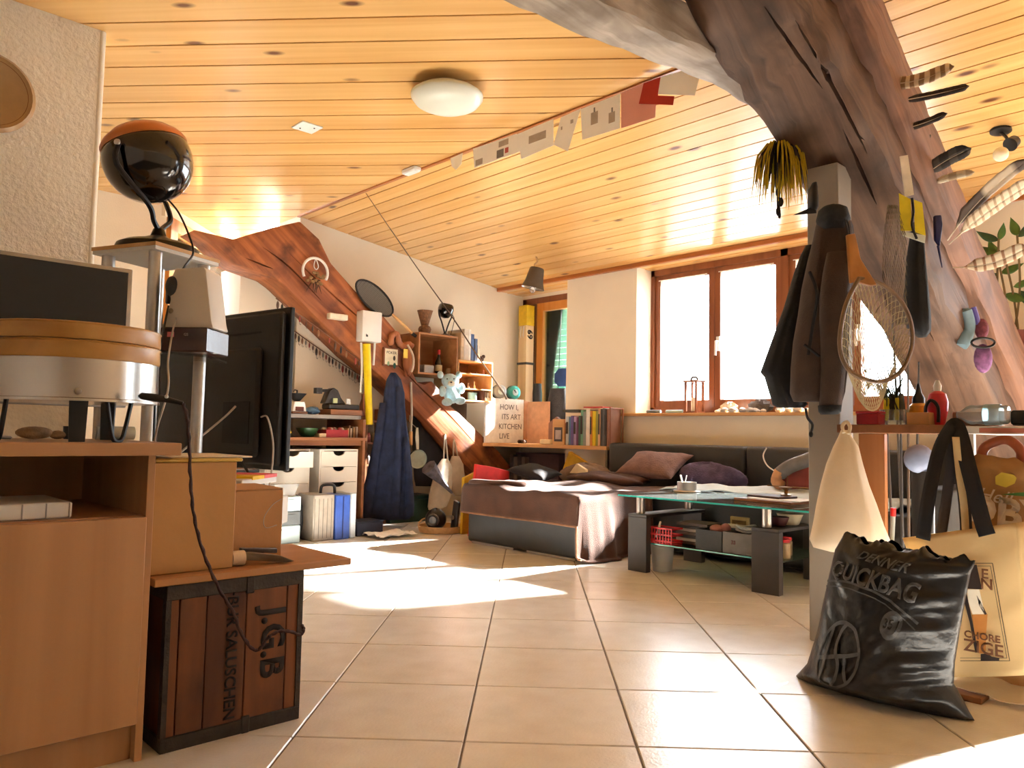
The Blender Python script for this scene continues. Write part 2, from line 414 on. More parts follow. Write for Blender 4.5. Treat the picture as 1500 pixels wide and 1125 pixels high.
# --- sloping part: boards parallel to the window wall
WY, LOWZ = 5.4, 2.31
sl = math.atan2(CZ-LOWZ, WY-FOLD); sn = Vector((0, math.sin(sl), math.cos(sl))); sd_ = Vector((0, math.cos(sl), -math.sin(sl)))
b = nb()
prism(b, [(-5.93, FOLD-.01, CZ+.036), (3.2, FOLD-.01, CZ+.036), (3.2, 5.75, CZ+.036-(5.75-FOLD)*math.tan(sl)), (-5.93, 5.75, CZ+.036-(5.75-FOLD)*math.tan(sl))], (0, 0, .1))
ceil2 = struct('ceiling_slope', b, GROOVE)
ks = [FOLD]+[3.578+.1315*k for k in range(-3, 15) if FOLD+.03 < 3.578+.1315*k < WY-.05]+[WY]
for a0, a1 in zip(ks[:-1], ks[1:]):
    l0 = (a1-a0)/math.cos(sl)-.009
    b = nb(); box(b, (-4.5, -l0/2, 0), (4.6, l0/2, .033))
    o = struct('plank', b, PINE, ceil2); ym = (a0+a1)/2; o.location = (-1.42, ym, CZ-(ym-FOLD)*math.tan(sl)); o.rotation_euler.x = -sl
DARKPINE = WOOD('pine_trim', (150, 82, 32), (186, 112, 52), 'X', .35, 10, .04, 0, bump=.05, coat=.3)
struct('trim_1', B((-5.92, FOLD-.012, CZ-.010), (3.0, FOLD+.012, CZ+.004)), DARKPINE)
struct('trim_2', B((-5.92, WY-.03, LOWZ-.035), (3.0, WY+.012, LOWZ+.006), .006), DARKPINE)
# --- window wall with deep niches
b = nb()
WB = 5.74
box(b, (-4.948, WY, 0), (-4.127, WB, 2.42)); box(b, (-4.127, WY, 0), (-1.80, WB, .985)); box(b, (-1.80, WY, 0), (-.45, WB, 2.42)); box(b, (.75, WY, 0), (3.2, WB, 2.42))
box(b, (-4.127, WY+.25, 2.285), (-1.80, WB, 2.60)); box(b, (-.45, WY+.25, 2.285), (.75, WB, 2.60)); box(b, (-5.92, 5.76, 0), (-4.948, 5.93, .74)); box(b, (-5.92, 5.76, 2.24), (-4.948, 5.93, 2.6))
box(b, (-4.948, WB, 0), (-4.80, 6.15, 2.6)); box(b, (-6.3, WB, 2.42), (-4.12, 6.15, 2.6)); box(b, (-4.13, WB, 2.42), (3.2, WB+.02, 2.6))
wallw = struct('wall_window', b, PLASTER)
# niche soffits lined with boards
for x0, x1, y1 in ((-4.127, -1.80, WB), (-.45, .75, WB), (-5.92, -4.948, 5.76)):
    for k in range(3):
        w = (y1-WY)/3
        b = nb(); box(b, (x0, WY+w*k+.003, 2.283-.004*k), (x1, WY+w*(k+1)-.003, 2.298-.004*k)); struct('plank', b, PINE, ceil2)
struct('trim_3', B((-4.26, 5.355, .975), (-1.78, 5.66, 1.0), .004), PINEX, label='pine window sill board')
PANE = GLASS('window_glass')
def sash(win, x0, x1, y, z0, z1, w=.052, mat=WINWOOD, handle=None):
    b = nb()
    box(b, (x0, y-.03, z0), (x0+w, y+.03, z1)); box(b, (x1-w, y-.03, z0), (x1, y+.03, z1))
    box(b, (x0+w, y-.029, z0), (x1-w, y+.029, z0+w*1.2)); box(b, (x0+w, y-.029, z1-w), (x1-w, y+.029, z1))
    s = struct('sash', b, mat, win)
    struct('pane', B((x0+w-.01, y-.004, z0+w), (x1-w+.01, y+.004, z1-w+.01)), PANE, s)
    if handle:
        hb = nb(); zz = (z0+z1)/2-.06
        box(hb, (handle-.016, y-.042, zz-.06), (handle+.016, y-.03, zz+.06)); tube(hb, [(handle, y-.042, zz+.02), (handle, y-.075, zz+.02), (handle, y-.08, zz-.10)], .010, 8)
        struct('window_handle', hb, WHITEP, s, True)
    return s
FY = 5.66
b = nb()
for x0, x1 in ((-4.135, -4.09), (-2.895, -2.835), (-1.86, -1.80)): box(b, (x0, FY-.05, 1.0), (x1, FY+.06, 2.285))
box(b, (-4.127, FY-.05, 2.225), (-1.80, FY+.06, 2.285)); box(b, (-4.127, FY-.05, 1.0), (-1.80, FY+.06, 1.055))
win1 = struct('window_1', b, WINWOOD)
for x0, x1, h in ((-4.09, -3.495, None), (-3.49, -2.895, -3.455), (-2.835, -2.35, None), (-2.345, -1.86, -2.31)): sash(win1, x0, x1, FY, 1.055, 2.225, handle=h)
# tall window further right, lights the floor by the bags
b = nb()
for x0, x1 in ((-.46, -.40), (.11, .17), (.69, .75)): box(b, (x0, FY-.05, 0.02), (x1, FY+.06, 2.285))
box(b, (-.45, FY-.05, 2.225), (.75, FY+.06, 2.285)); box(b, (-.45, FY-.05, .0), (.75, FY+.06, .06))
win4 = struct('window_right_offscreen', b, WINWOOD)
sash(win4, -.40, .11, FY, .06, 2.225); sash(win4, .17, .69, FY, .06, 2.225)
# corner window with closed green shutter
b = nb(); CY = 5.80
box(b, (-5.92, CY-.04, .74), (-5.86, CY+.05, 2.24)); box(b, (-5.92, CY-.04, 2.18), (-4.948, CY+.05, 2.24)); box(b, (-5.92, CY-.04, .74), (-4.948, CY+.05, .80))
win2 = struct('window_2', b, WINWOOD)
sash(win2, -5.86, -5.73, CY, .80, 2.18, .02); sash(win2, -5.715, -4.95, CY, .80, 2.18, .085, ORANGEWOOD)
SHUT = CLOTHT('shutter_green', (104, 160, 142), .35, .1, 8, .55)
z = .78
while z < 2.2:
    struct('slat', OB((-5.605, 5.90, z), (.61, .010, .062), rot=Euler((.45, 0, 0)).to_matrix()), SHUT, win2); z += .064
# --- gable wall (left, far) and the bay beyond it
b = nb(); box(b, (-6.3, 3.12, 0), (-5.92, 5.84, 2.66)); box(b, (-6.3, 2.62, 0), (-5.921, 3.1, 2.10)); wallg = struct('wall_gable', b, PLASTER)
b = nb(); box(b, (-6.55, -2.2, 0), (-6.4, 2.2, 2.6)); wallf = struct('wall_far_left', b, PLASTER)
def diag(X, Y, z): return Vector(((X-Y)*S2, (X+Y)*S2, z))
def dbox(b, X0, X1, Y0, Y1, z0, z1): prism(b, [diag(X0, Y0, z0), diag(X1, Y0, z0), diag(X1, Y1, z0), diag(X0, Y1, z0)], (0, 0, z1-z0))
b = nb(); dbox(b, -3.15, -2.97, 6.05, 7.75, 2.50, 2.6); dbox(b, -3.15, -2.97, 6.05, 7.75, 0, .85); dbox(b, -3.15, -2.97, 7.6, 8.2, 0, 2.6); box(b, (-8.0, 3.4, 0), (-6.301, 3.5, 2.6)); struct('wall_bay', b, PLASTER)
b = nb(); dbox(b, -3.06, -2.93, 6.08, 6.20, .85, 2.50); dbox(b, -3.06, -2.93, 7.5, 7.62, .85, 2.50); dbox(b, -3.06, -2.93, 6.08, 7.62, 2.40, 2.50); dbox(b, -3.06, -2.93, 6.08, 7.62, .85, .95); dbox(b, -3.04, -2.95, 6.55, 6.62, .95, 2.40)
win3 = struct('window_3', b, ORANGEWOOD)
b = nb(); dbox(b, -3.0, -2.992, 6.2, 7.5, .95, 2.4); struct('pane', b, PANE, win3)
# --- near wall, roughcast
b = nb(); box(b, (-3.98, -2.2, 0), (-3.785, .993, 2.6)); walln = struct('wall_left', b, ROUGHCAST)
b = nb(); cyl(b, (-3.797, .982, 0), (-3.797, .982, 2.598), .016, n=20); struct('corner_bead', b, PLASTER, walln, True)
# --- the room behind the viewer
b = nb(); box(b, (2.6, -2.2, 0), (2.75, 5.75, 2.6)); struct('wall_right', b, PLASTER)
b = nb(); box(b, (-6.5, -2.2, 0), (2.75, -2.05, 2.6)); struct('wall_rear', b, PLASTER)
# ================================================================ TIMBERS
OAKR = WOOD('red_oak_timber', (124, 66, 36), (188, 112, 64), 'Y', .55, 16, .07, 2.4, (72, 34, 18), .6, 0, 0, patch=5, tilt=.69, pmax=.8)
OAKD = WOOD('dark_oak_timber', (74, 52, 40), (118, 88, 68), 'Y', .6, 20, .06, 2.2, (40, 26, 20), .8, 0, 0, patch=4, tilt=.65)
OAKG = WOOD('limewashed_timber', (150, 134, 118), (196, 182, 166), 'Y', .75, 18, .07, 2.2, (104, 88, 74), .7, 0, 0, patch=4, tilt=.1)
truss = thing('roof_truss', 'old roof truss with curved knee, straight leg, limewashed collar and grey post', 'beam', (-1.4, 3.12, 0))
def timber(path, w, d, side, mat, name, label, seed=0, nz=.012, cracks=()):
    """hand-hewn beam swept along a path, rectangular section w (sideways) x d"""
    pts = smooth_path(path, 5); rings = []; side = Vector(side).normalized(); m = len(pts)
    for i, p in enumerate(pts):
        dr = (pts[min(i+1, m-1)]-pts[max(i-1, 0)]).normalized(); up = dr.cross(side).normalized(); sd2 = up.cross(dr).normalized()
        f = i/(m-1); ww = w[0]+(w[1]-w[0])*f if isinstance(w, tuple) else w; dd = d[0]+(d[1]-d[0])*f if isinstance(d, tuple) else d
        r = []; c = .16
        for k, (a, e) in enumerate(((-1, -1+c), (-1+c, -1), (0, -1.03), (1-c, -1), (1, -1+c), (1.03, 0), (1, 1-c), (1-c, 1), (0, 1.03), (-1+c, 1), (-1, 1-c), (-1.03, 0))):
            r.append(p+sd2*(a*ww/2+nz*hn(i*.9, k, seed))+up*(e*dd/2+nz*hn(i*1.3, k+.5, seed)))
        rings.append(r)
    b = nb(); ringloft(b, rings)
    if cracks: b = carve(b, cracks)
    return part(name, b, mat, truss, True, label)
# left truss leg: profile cut in the plane of the gable wall
lo = [(284, 336), (310, 353), (345, 386), (400, 405), (416, 417), (470, 471), (520, 520), (560, 553), (602, 592), (640, 633), (680, 680), (702, 700)]
hi = [(775, 712), (752, 688), (730, 660), (709, 640), (680, 612), (657, 591), (645, 572), (633, 558), (622, 563), (612, 560), (602, 540), (596, 512), (585, 490), (560, 460), (520, 425), (485, 385), (468, 350), (440, 324), (400, 333), (343, 350)]
XF = -5.60
b = nb()
F1 = [hx(px, py, XF) for px, py in lo+hi]
for p in F1: p.z = min(p.z, 2.585)
prism(b, F1, (-.30, 0, 0)); bv(b, .014, 2)
b = carve(b, (((385, 362), (425, 392), (470, 440)), ((425, 372), (480, 425), (540, 478), (580, 515)), ((560, 512), (620, 572), (660, 610), (700, 655)), ((360, 378), (400, 394))))
lt = solo('timber_brace', b, OAKR, 'reddish old timber brace slanting down the cream wall to the sofa corner', 'beam')
# right truss: collar, curved knee and straight leg
timber([hd(600, -150, 2.4), hd(760, -62, 2.6), hd(880, 2, 2.8), hd(975, 46, 3.0), hd(1073, 92, 3.25), hd(1150, 148, 3.42)], (.22, .13), (.24, .16), (0, 0, 1), OAKG, 'collar_beam', 'limewashed crooked collar beam under the ceiling boards', 3, .006)
timber([hd(1030, -150, 2.75), hd(1090, -30, 2.9), hd(1150, 70, 3.05), hd(1205, 160, 3.2), hd(1258, 260, 3.38), hd(1310, 375, 3.62), hd(1372, 490, 3.95), hd(1425, 600, 4.25), hd(1455, 680, 4.48)], (.37, .33), (.30, .30), (1, .12, 0), OAKD, 'knee_timber', 'dark weathered curved knee timber with hanging clothes', 5, .012, (((1120, 10), (1165, 75), (1205, 130)), ((1165, 30), (1205, 100), (1248, 180), (1270, 225)), ((1325, 400), (1345, 450), (1368, 500)), ((1235, 190), (1262, 250), (1284, 300))))
timber([hd(1170, -120, 3.0), hd(1222, 0, 3.12), hd(1275, 130, 3.3), hd(1335, 260, 3.55), hd(1402, 410, 3.9), hd(1470, 560, 4.3), hd(1505, 640, 4.5), hd(1545, 735, 4.72)], (.26, .26), (.30, .28), (1, .1, 0), WOOD('brown_oak_timber', (102, 68, 50), (150, 106, 82), 'Y', .6, 20, .06, 2.2, (62, 40, 30), .8, 0, 0, patch=4, tilt=.65), 'straight_brace', 'brown straight roof brace carrying the row of feathers', 9, .008)
part('post', B((-1.462, 3.06, 0), (-1.332, 3.19, 1.93), .004), M('grey_paint', (150, 142, 132), .6, 0, .04, 8, .06), truss, True, 'grey painted square post')

# ================================================================ LEFT FOREGROUND
CABX = -2.0
cab = thing('cabinet', 'beech laminate cabinet with an open dark compartment above its door', 'cabinet', (-2.27, -.05, 0))
part('side_panel', B((-2.56, .672, 0), (-2.003, .690, .735), .001), BEECH, cab)
part('side_panel', B((-2.56, -.80, 0), (-2.003, -.782, .735), .001), BEECH, cab)
part('top', B((-2.58, -.84, .735), (-1.985, .745, .766), .002), BEECHX, cab)
part('back_panel', B((-2.56, -.782, .06), (-2.55, .672, .735)), BEECH, cab)
part('shelf', B((-2.55, -.782, .570), (-2.02, .672, .588)), BEECHX, cab)
part('door', B((-2.018, -.78, .09), (-1.998, .674, .585), .002), BEECH, cab)
part('plinth', B((-2.05, -.782, 0), (-2.032, .672, .085)), BEECH, cab)
wb = thing('ribbed_box', 'flat white ribbed box lying in the cabinet compartment', 'box', (-2.15, .2, .588))
part('body', B((-2.30, -.25, .589), (-2.045, .520, .625), .003), WHITEP, wb)
for k in range(9): part('rib', B((-2.046, .515-.048*k, .590), (-2.0425, .515-.048*k-.0025, .624)), M('grey_line', (150, 146, 140), .6), wb)
# --- screen
mon = thing('monitor', 'switched-off black screen with a thin silver edge on the beech cabinet', 'monitor', (-2.46, .35, .766))
MX = -2.44
mr = hx(195, 395, MX)
part('screen', B((MX-.004, .02, .87), (MX+.003, mr.y-.013, mr.z-.012), .001), M('screen_black', (12, 11, 12), .12, 0, .05, 5, 0), mon)
part('casing', B((MX-.03, .012, .86), (MX-.001, mr.y, mr.z), .003, 2), M('silver_casing', (176, 174, 172), .35, .6), mon)
part('stand', B((MX-.05, .27, .768), (MX-.03, .43, 1.0), .004), M('silver_casing', (176, 174, 172)), mon)
part('foot', B((MX-.09, .24, .766), (MX+.03, .46, .774), .003), M('silver_casing', (176, 174, 172)), mon)
# --- stacked sieves on a legged steel ring
sc_ = hx(105, 600, -2.19); scx, scy = sc_.x, sc_.y; RS = .196
ts = scx*FF.x+scy*FF.y
zz = lambda py: hd(105, py, ts-.10).z
st = thing('drum_stand', 'brushed steel drum carrying two wooden hoops on black legs', 'drum', (scx, scy, .766))
lathe_b = nb(); z0, z1 = zz(588), zz(527)
lathe(lathe_b, [(RS*.9, z0+.002), (RS+.006, z0), (RS+.006, z0+.006), (RS, z0+.008), (RS, z1), (RS*.93, z1)], (scx, scy, 0), 56); part('steel_drum', lathe_b, M('drum_steel', (196, 190, 182), .24, 1, .06, 6, .03), st)
HOOP = WOOD('hoop_wood', (176, 124, 58), (202, 152, 82), 'Z', .4, 8, 1.2, 0, bump=.03)
for za, zb in ((zz(527)+.001, zz(500)), (zz(499), zz(474))):
    b = nb(); lathe(b, [(RS*.9, za), (RS+.001, za), (RS+.003, za+.004), (RS+.001, zb-.006), (RS+.004, zb-.003), (RS, zb), (RS*.9, zb)], (scx, scy, 0), 56); part('hoop', b, HOOP, st)
b = nb(); tq = Vector((-scx, -scy, 0)).normalized(); lathe(b, [(.0001, .004), (.006, .003), (.008, 0), (.008, -.004)], (scx+tq.x*RS*1.0+.012, scy+tq.y*RS*1.0+.008, z0+.022), 12, (tq.x, tq.y, 0)); part('rivet', b, CHROME, st)
for a, kind in ((-1.05, 'hair'), (.08, 'flat'), (.62, 'hair'), (2.6, 'flat')):
    an = math.atan2(-scy, -scx)+a; ax, ay = math.cos(an), math.sin(an); tx, ty = -ay, ax
    c = Vector((scx+ax*RS*.88, scy+ay*RS*.88, 0)); b = nb()
    if kind == 'hair':
        tube(b, smooth_path([c+Vector((tx*.034, ty*.034, z0+.003)), c+Vector((tx*.02, ty*.02, .80)), c+Vector((tx*.01, ty*.01, .772)), c+Vector((-tx*.01, -ty*.01, .772)), c+Vector((-tx*.02, -ty*.02, .80)), c+Vector((-tx*.034, -ty*.034, z0+.003))], 4), .0055, 8)
    else:
        prism(b, [c+Vector((tx*.017, ty*.017, .767)), c-Vector((tx*.017, ty*.017, -.767)), c-Vector((tx*.02, ty*.02, -z0-.003)), c+Vector((tx*.02, ty*.02, z0+.003))], (-ax*.006, -ay*.006, 0))
    part('leg', b, BLACKP, st)
# things lying behind its legs
pt = hx(106, 640, -2.42); b = nb(); lathe(b, [(.021, 0), (.023, .002), (.024, .036), (.019, .036), (.019, .008)], (pt.x, pt.y, .767), 18)
solo('pot', b, BLACKP, 'tiny black pot behind the drum legs', 'pot')
pt = hx(168, 640, -2.372); b = nb(); cyl(b, (pt.x, pt.y-.05, .786), (pt.x, pt.y+.05, .786), .019, n=18); cyl(b, (pt.x, pt.y-.052, .786), (pt.x, pt.y-.05, .786), .012, n=14)
solo('foil_roll', b, M('pale_foil', (186, 196, 196), .3, .3), 'pale silvery roll lying behind the drum legs', 'roll')
pt = hx(50, 640, -2.37); b = nb(); ell(b, (pt.x, pt.y, .784), (.02, .045, .017)); ell(b, (pt.x, pt.y+.055, .779), (.014, .02, .012))
solo('cloth_bundle', b, M('sand_cloth', (176, 138, 96), .8, 0, .3, 30, .4), 'small sand-coloured cloth bundle behind the drum legs', 'cloth')
# --- round wooden thing on the roughcast wall
dc = hx(-18, 136, -3.785); b = nb(); lathe(b, [(.13, 0), (.165, .004), (.17, .02), (.155, .038), (.14, .03)], (-3.784, dc.y, dc.z), 36, (1, 0, 0))
wd = solo('wooden_dish', b, M('dish_rim', (178, 140, 92), .35, 0, .1, 10, .05), 'round wooden dish hung on the roughcast wall', 'wall decoration')
b = nb(); lathe(b, [(.0001, .012), (.10, .014), (.141, .031), (.14, .0)], (-3.784, dc.y, dc.z), 36, (1, 0, 0)); part('dish_hollow', b, M('dish_inner', (136, 84, 42), .3, 0, .1, 10, .05), wd)
# --- shelf tower with glass shelf
c0 = hd(228, 360, 2.5); e1 = Vector((-.91, -.41, 0)); e2 = Vector((-.41, .91, 0)); TZ = c0.z
tw = thing('shelf_tower', 'narrow shelf tower of steel tubes with white top and glass shelf', 'shelf', (c0.x, c0.y, 0))
def rp(a, e, z): q = c0+e1*a+e2*e; return Vector((q.x, q.y, z))
b = nb(); prism(b, [rp(-.01, -.01, TZ-.012), rp(.27, -.01, TZ-.012), rp(.27, .27, TZ-.012), rp(-.01, .27, TZ-.012)], (0, 0, .012)); part('top', b, WHITEP, tw, False)
b = nb(); prism(b, [rp(-.013, -.013, TZ), rp(.273, -.013, TZ), rp(.273, .273, TZ), rp(-.013, .273, TZ)], (0, 0, .012)); part('wood_edge', b, PINEB, tw, False)
for a, e in ((.028, .028), (.24, .028), (.24, .24), (.028, .24)):
    b = nb(); cyl(b, rp(a, e, 0), rp(a, e, TZ-.012), .021, n=20); part('pole', b, CHROME, tw)
GZ = hd(290, 521, 2.55).z
b = nb(); prism(b, [rp(.29, -.05, GZ-.006), rp(-.06, -.02, GZ-.006), rp(-.12, .12, GZ-.006), rp(-.02, .32, GZ-.006), rp(.29, .30, GZ-.006)], (0, 0, .006)); part('glass_shelf', b, GLASS('smoked_glass', (.62, .68, .66, 1), .06), tw, False)
part('shelf', B((c0.x-.30, c0.y-.07, .5), (c0.x+.0, c0.y+.2, .515)), PINEB, tw)
# --- ball lamp
lb = rp(.13, .13, TZ+.012); tl = lb.x*FF.x+lb.y*FF.y; lc = hd(217, 236, tl); RL = 62/FPX*tl
la = thing('ball_lamp', 'glossy black ball lamp with copper cap on a domed bronze foot', 'lamp', lb)
GLOSSB = M('gloss_black', (8, 8, 9), .08, 0, .05, 5, 0, coat=1)
BRONZE = M('dark_bronze', (58, 50, 36), .3, .8, .2, 12, .05)
RB = 58/FPX*tl
b = nb(); lathe(b, [(RB, 0), (RB, .012), (RB*.97, .022), (RB*.8, .034), (RB*.45, .046), (RB*.2, .060), (.018, .085), (.012, .09)], lb, 40); part('foot', b, BRONZE, la)
ax = (RR*.28-FF*.05+Vector((0, 0, .93))).normalized()
tilt = Vector((-.30*RR.x, -.30*RR.y, .95)).normalized()
b = nb(); n_ = 40
prof = [(RL*math.sin(a), -RL*math.cos(a)*1.0) for a in [PI*k/30 for k in range(0, 19)]]
lathe(b, [(max(r, .0005), z) for r, z in prof], lc, n_, tilt, True); part('shade', b, GLOSSB, la, 2)
rz_ = -RL*math.cos(PI*18/30); rr_ = RL*math.sin(PI*18/30)
b = nb(); lathe(b, [(rr_*1.01, rz_-.003), (rr_*1.015, rz_+.012), (rr_*.93, rz_+.03), (rr_*.72, rz_+.055), (rr_*.4, rz_+.07), (.01, rz_+.075)], lc, n_, tilt); part('copper_cap', b, M('copper', (214, 142, 100), .28, .85, .1, 8, .03), la)
for s in (-1, 1):
    pv = lc+(-RR*.17*RL/1-FF*RL*s*1.0)+Vector((0, 0, RL*.10)); b = nb()
    dv = Vector((-FF.x*s, -FF.y*s, 0)).normalized()
    pth = smooth_path([pv+dv*.008, pv+dv*.010+Vector((0, 0, -.07)), Vector((lb.x, lb.y, lb.z+.15))+dv*.085, Vector((lb.x, lb.y, lb.z+.105))+dv*.04, Vector((lb.x, lb.y, lb.z+.085))+dv*.006], 5)
    tube(b, pth, .009, 8); y = part('yoke_arm', b, BLACKP, la)
    b = nb(); lathe(b, [(.0001, .006), (.009, .004), (.011, 0)], pv+dv*.016, 14, dv); part('pivot_screw', b, CHROME, y)
b = nb(); tube(b, smooth_path([hd(246, 292, tl-.02), hd(262, 312, tl-.02), hd(277, 345, tl-.03), hd(283, 370, tl-.03), hd(272, 388, tl-.08), hd(253, 415, tl-.10)], 6), .0035, 6); part('cord', b, BLACKP, la)
b = nb(); a0 = hd(248, 434, tl-.10); obox(b, a0, (.024, .018, .05)); bv(b, .004); part('cord_switch', b, BLACKP, la)
b = nb(); tube(b, smooth_path([hd(247, 448, tl-.12), hd(240, 480, 2.38), hd(233, 520, 2.30), hd(228, 570, 2.27), hd(226, 620, 2.27), hd(225, 646, 2.27)], 6), .0035, 6); part('cord', b, BLACKP, la)
# --- speaker on a dark box on the glass shelf
sp = hd(290, 505, 2.55); rzs = .75
dk = thing('smoky_box', 'dark see-through box with a pink label on the glass shelf', 'box', (sp.x, sp.y, GZ))
q = hd(286, 503, 2.52)
BW = OB((q.x, q.y, GZ+.040), (.15, .17, .078), .76, .004); part('body', BW, M('smoky_plastic', (66, 42, 36), .25, 0, .2, 20, .05), dk)
fr_ = Vector((math.cos(.76-PI/2), math.sin(.76-PI/2), 0)); sr_ = Vector((math.cos(.76), math.sin(.76), 0))
part('label_sticker', OB(q+Vector((0, 0, 0))+fr_*.0855-sr_*.04+Vector((0, 0, GZ+.055-q.z)), (.022, .002, .016), .76), M('pink_label', (206, 110, 120), .6), dk)
b = text_bm('GS', .012, q+fr_*.0865+sr_*.01+Vector((0, 0, GZ+.055-q.z)), sr_, (0, 0, 1)); part('lettering', b, M('pale_label', (160, 130, 120), .6), dk)
skr = thing('speaker', 'white wedge-shaped desk speaker with dark round cone', 'speaker', (q.x, q.y, GZ+.079))
ZS0, ZS1 = GZ+.08, hd(280, 392, 2.5).z
b = nb()
def sq(u_, v_, z): return q+sr_*u_+fr_*v_+Vector((0, 0, z-q.z))
prism(b, [sq(-.075, .06, ZS0), sq(.085, .06, ZS0), sq(.078, .06, ZS0+.02), sq(.048, .05, ZS1-.01), sq(.04, .05, ZS1), sq(-.055, .05, ZS1-.006), sq(-.07, .055, ZS1-.06), sq(-.06, .06, ZS1-.11), sq(-.068, .06, ZS0+.05)], fr_*-.12); bv(b, .006, 2); part('housing', b, M('ivory_plastic', (214, 206, 194), .4, 0, .02, 8, .02), skr)
cpos = sq(-.074, .02, ZS1-.085)
b = nb(); ell(b, sq(-.060, .052, ZS1-.065), (.020, .020, .034), rot=Matrix.Rotation(.76, 3, 'Z')); part('cone', b, M('speaker_cone', (52, 54, 56), .6), skr)
b = nb(); ell(b, sq(-.056, .058, ZS1-.145), (.009, .009, .009)); part('knob', b, M('speaker_knob', (140, 132, 122), .5), skr)
# --- television seen from behind, on a low bench
tr0 = hd(415, 690, 3.0); tr1 = hd(415, 446, 3.0); td = Vector((-.985, -.167, 0)).normalized(); tn = Vector((td.y, -td.x, 0))*-1
if tn.dot(Vector((-tr0.x, -tr0.y, 0))) < 0: tn = -tn
tv = thing('television', 'large black flat television seen from behind with loose cables', 'television', (tr0.x-.5, tr0.y-.08, .62))
def tvp(a, d, z): return tr0+td*a+tn*d+Vector((0, 0, z-tr0.z))
TB, TT = tr0.z, tr1.z
def tvbox(a0, a1, d0, d1, z0, z1, bev=.004):
    b = nb(); prism(b, [tvp(a0, d0, z0), tvp(a1, d0, z0), tvp(a1, d1, z0), tvp(a0, d1, z0)], (0, 0, z1-z0))
    if bev: bv(b, bev)
    return b
part('panel', tvbox(0, 1.06, -.03, -.008, TB, TT), BLACKP, tv)
part('back_cover', tvbox(.02, 1.04, -.008, .022, TB+.02, TT-.02, .008), M('tv_back', (36, 35, 36), .55, 0, .1, 15, .06), tv)
part('electronics_hump', tvbox(.12, .94, .021, .05, TB+.05, TT-.16, .012), M('tv_back', (36, 35, 36)), tv)
part('port_plate', tvbox(.16, .34, .05, .054, TB+.10, TB+.27, .001), BLACKM, tv)
part('vent_slot', tvbox(.14, .40, .022, .0235, TT-.10, TT-.092, 0), BLACKM, tv)
part('stand_leg', tvbox(.32, .42, -.12, .12, .621, .633, .002), BLACKP, tv); part('stand_leg', tvbox(.72, .92, -.12, .12, .621, .633, .002), BLACKP, tv)
part('stand_neck', tvbox(.34, .40, -.02, .02, .633, TB+.03, .002), BLACKP, tv); part('stand_neck', tvbox(.79, .85, -.02, .02, .633, TB+.03, .002), BLACKP, tv)
b = nb(); tube(b, smooth_path([hd(345, 595, 2.93), hd(330, 610, 2.9), hd(300, 635, 2.86), hd(270, 658, 2.8), hd(255, 672, 2.75)], 6), .004, 6); part('cable', b, M('grey_cable', (176, 168, 156), .5), tv, label='pale grey cable')
b = nb(); tube(b, smooth_path([hd(382, 611, 2.93), hd(392, 612, 2.92), hd(400, 650, 2.91), hd(398, 690, 2.9), hd(394, 715, 2.88), hd(393, 735, 2.87)], 6), .0035, 6); part('cable', b, M('grey_cable', (176, 168, 156)), tv, label='pale grey cable')
b = nb(); tube(b, smooth_path([hd(352, 668, 2.9), hd(362, 690, 2.85), hd(378, 712, 2.8), hd(386, 722, 2.75)], 6), .006, 6); part('cable', b, BLACKP, tv)
bn = thing('tv_bench', 'plain white bench under the television', 'bench', (tr0.x-.45, tr0.y-.1, 0))
part('top', tvbox(.30, 1.05, -.17, .17, .595, .62, .002), WHITEP, bn); part('side', tvbox(.31, .33, -.16, .16, 0, .595, 0), WHITEP, bn); part('side', tvbox(1.0, 1.02, -.16, .16, 0, .595, 0), WHITEP, bn); part('shelf', tvbox(.33, 1.0, -.15, .15, .28, .30, 0), WHITEP, bn)
# --- old transport crate
CRATE = WOOD('crate_wood', (84, 46, 26), (142, 84, 46), 'Z', .6, 10, .08, 0, (44, 24, 14), .3, 0, .08, patch=5)
IRON = M('crate_iron', (62, 56, 52), .5, .55, .3, 25, .25)
cr = thing('transport_crate', 'old brown wooden crate with iron edging and stencilled letters', 'crate', (-2.2, .92, 0))
ys = [.742, .768, .838, .945, 1.062, 1.102]
for a, c in zip(ys[:-1], ys[1:]): part('plank', B((-2.030, a+.001, .004), (-2.012+.001*hn(a, 3), c-.001, .405), .002), CRATE, cr)
part('box_body', B((-2.42, .738, .002), (-2.0305, 1.104, .404)), CRATE, cr)
for z0_, z1_ in ((.372, .41), (0, .036)):
    part('iron_band', B((-2.425, .732, z0_), (-2.006, 1.109, z1_), .002), IRON, cr)
part('iron_corner', B((-2.03, 1.094, .03), (-2.007, 1.1085, .38)), IRON, cr); part('iron_corner', B((-2.03, .733, .03), (-2.0075, .746, .38)), IRON, cr)
for z0_ in (.365, .0):
    part('iron_clip', B((-2.012, .94, z0_), (-2.003, .962, z0_+.044), .002), IRON, cr)
STEN = M('stencil_ink', (34, 28, 26), .8, 0, .3, 60, .1)
part('lettering', text_bm('J.G.B', .094, (-2.0105, 1.02, .225), (0, 0, -1), (0, 1, 0), .0012, .003), STEN, cr, False, 'black stencilled letters')
part('lettering', text_bm('+BUR SALUSCHEN', .042, (-2.0105, .905, .215), (0, 0, -1), (0, 1, 0), .0012, .0008), STEN, cr, False, 'faint black stencilled word')
solo('brown_plank', B((-2.37, .700, .4105), (-2.0, 1.258, .430), .002), WOOD('veneer_board', (166, 112, 66), (188, 134, 84), 'Y', .5, 10, .05, 0, bump=.05), 'brown board lying on the old crate and jutting past it', 'board')
pb = thing('plywood_box', 'tan plywood box standing on the brown board', 'box', (-2.19, .81, .431))
PLY = M('plywood_tan', (196, 146, 86), .6, 0, .06, 6, .06)
part('body', B((-2.33, .700, .431), (-2.052, .920, .715), .002), PLY, pb)
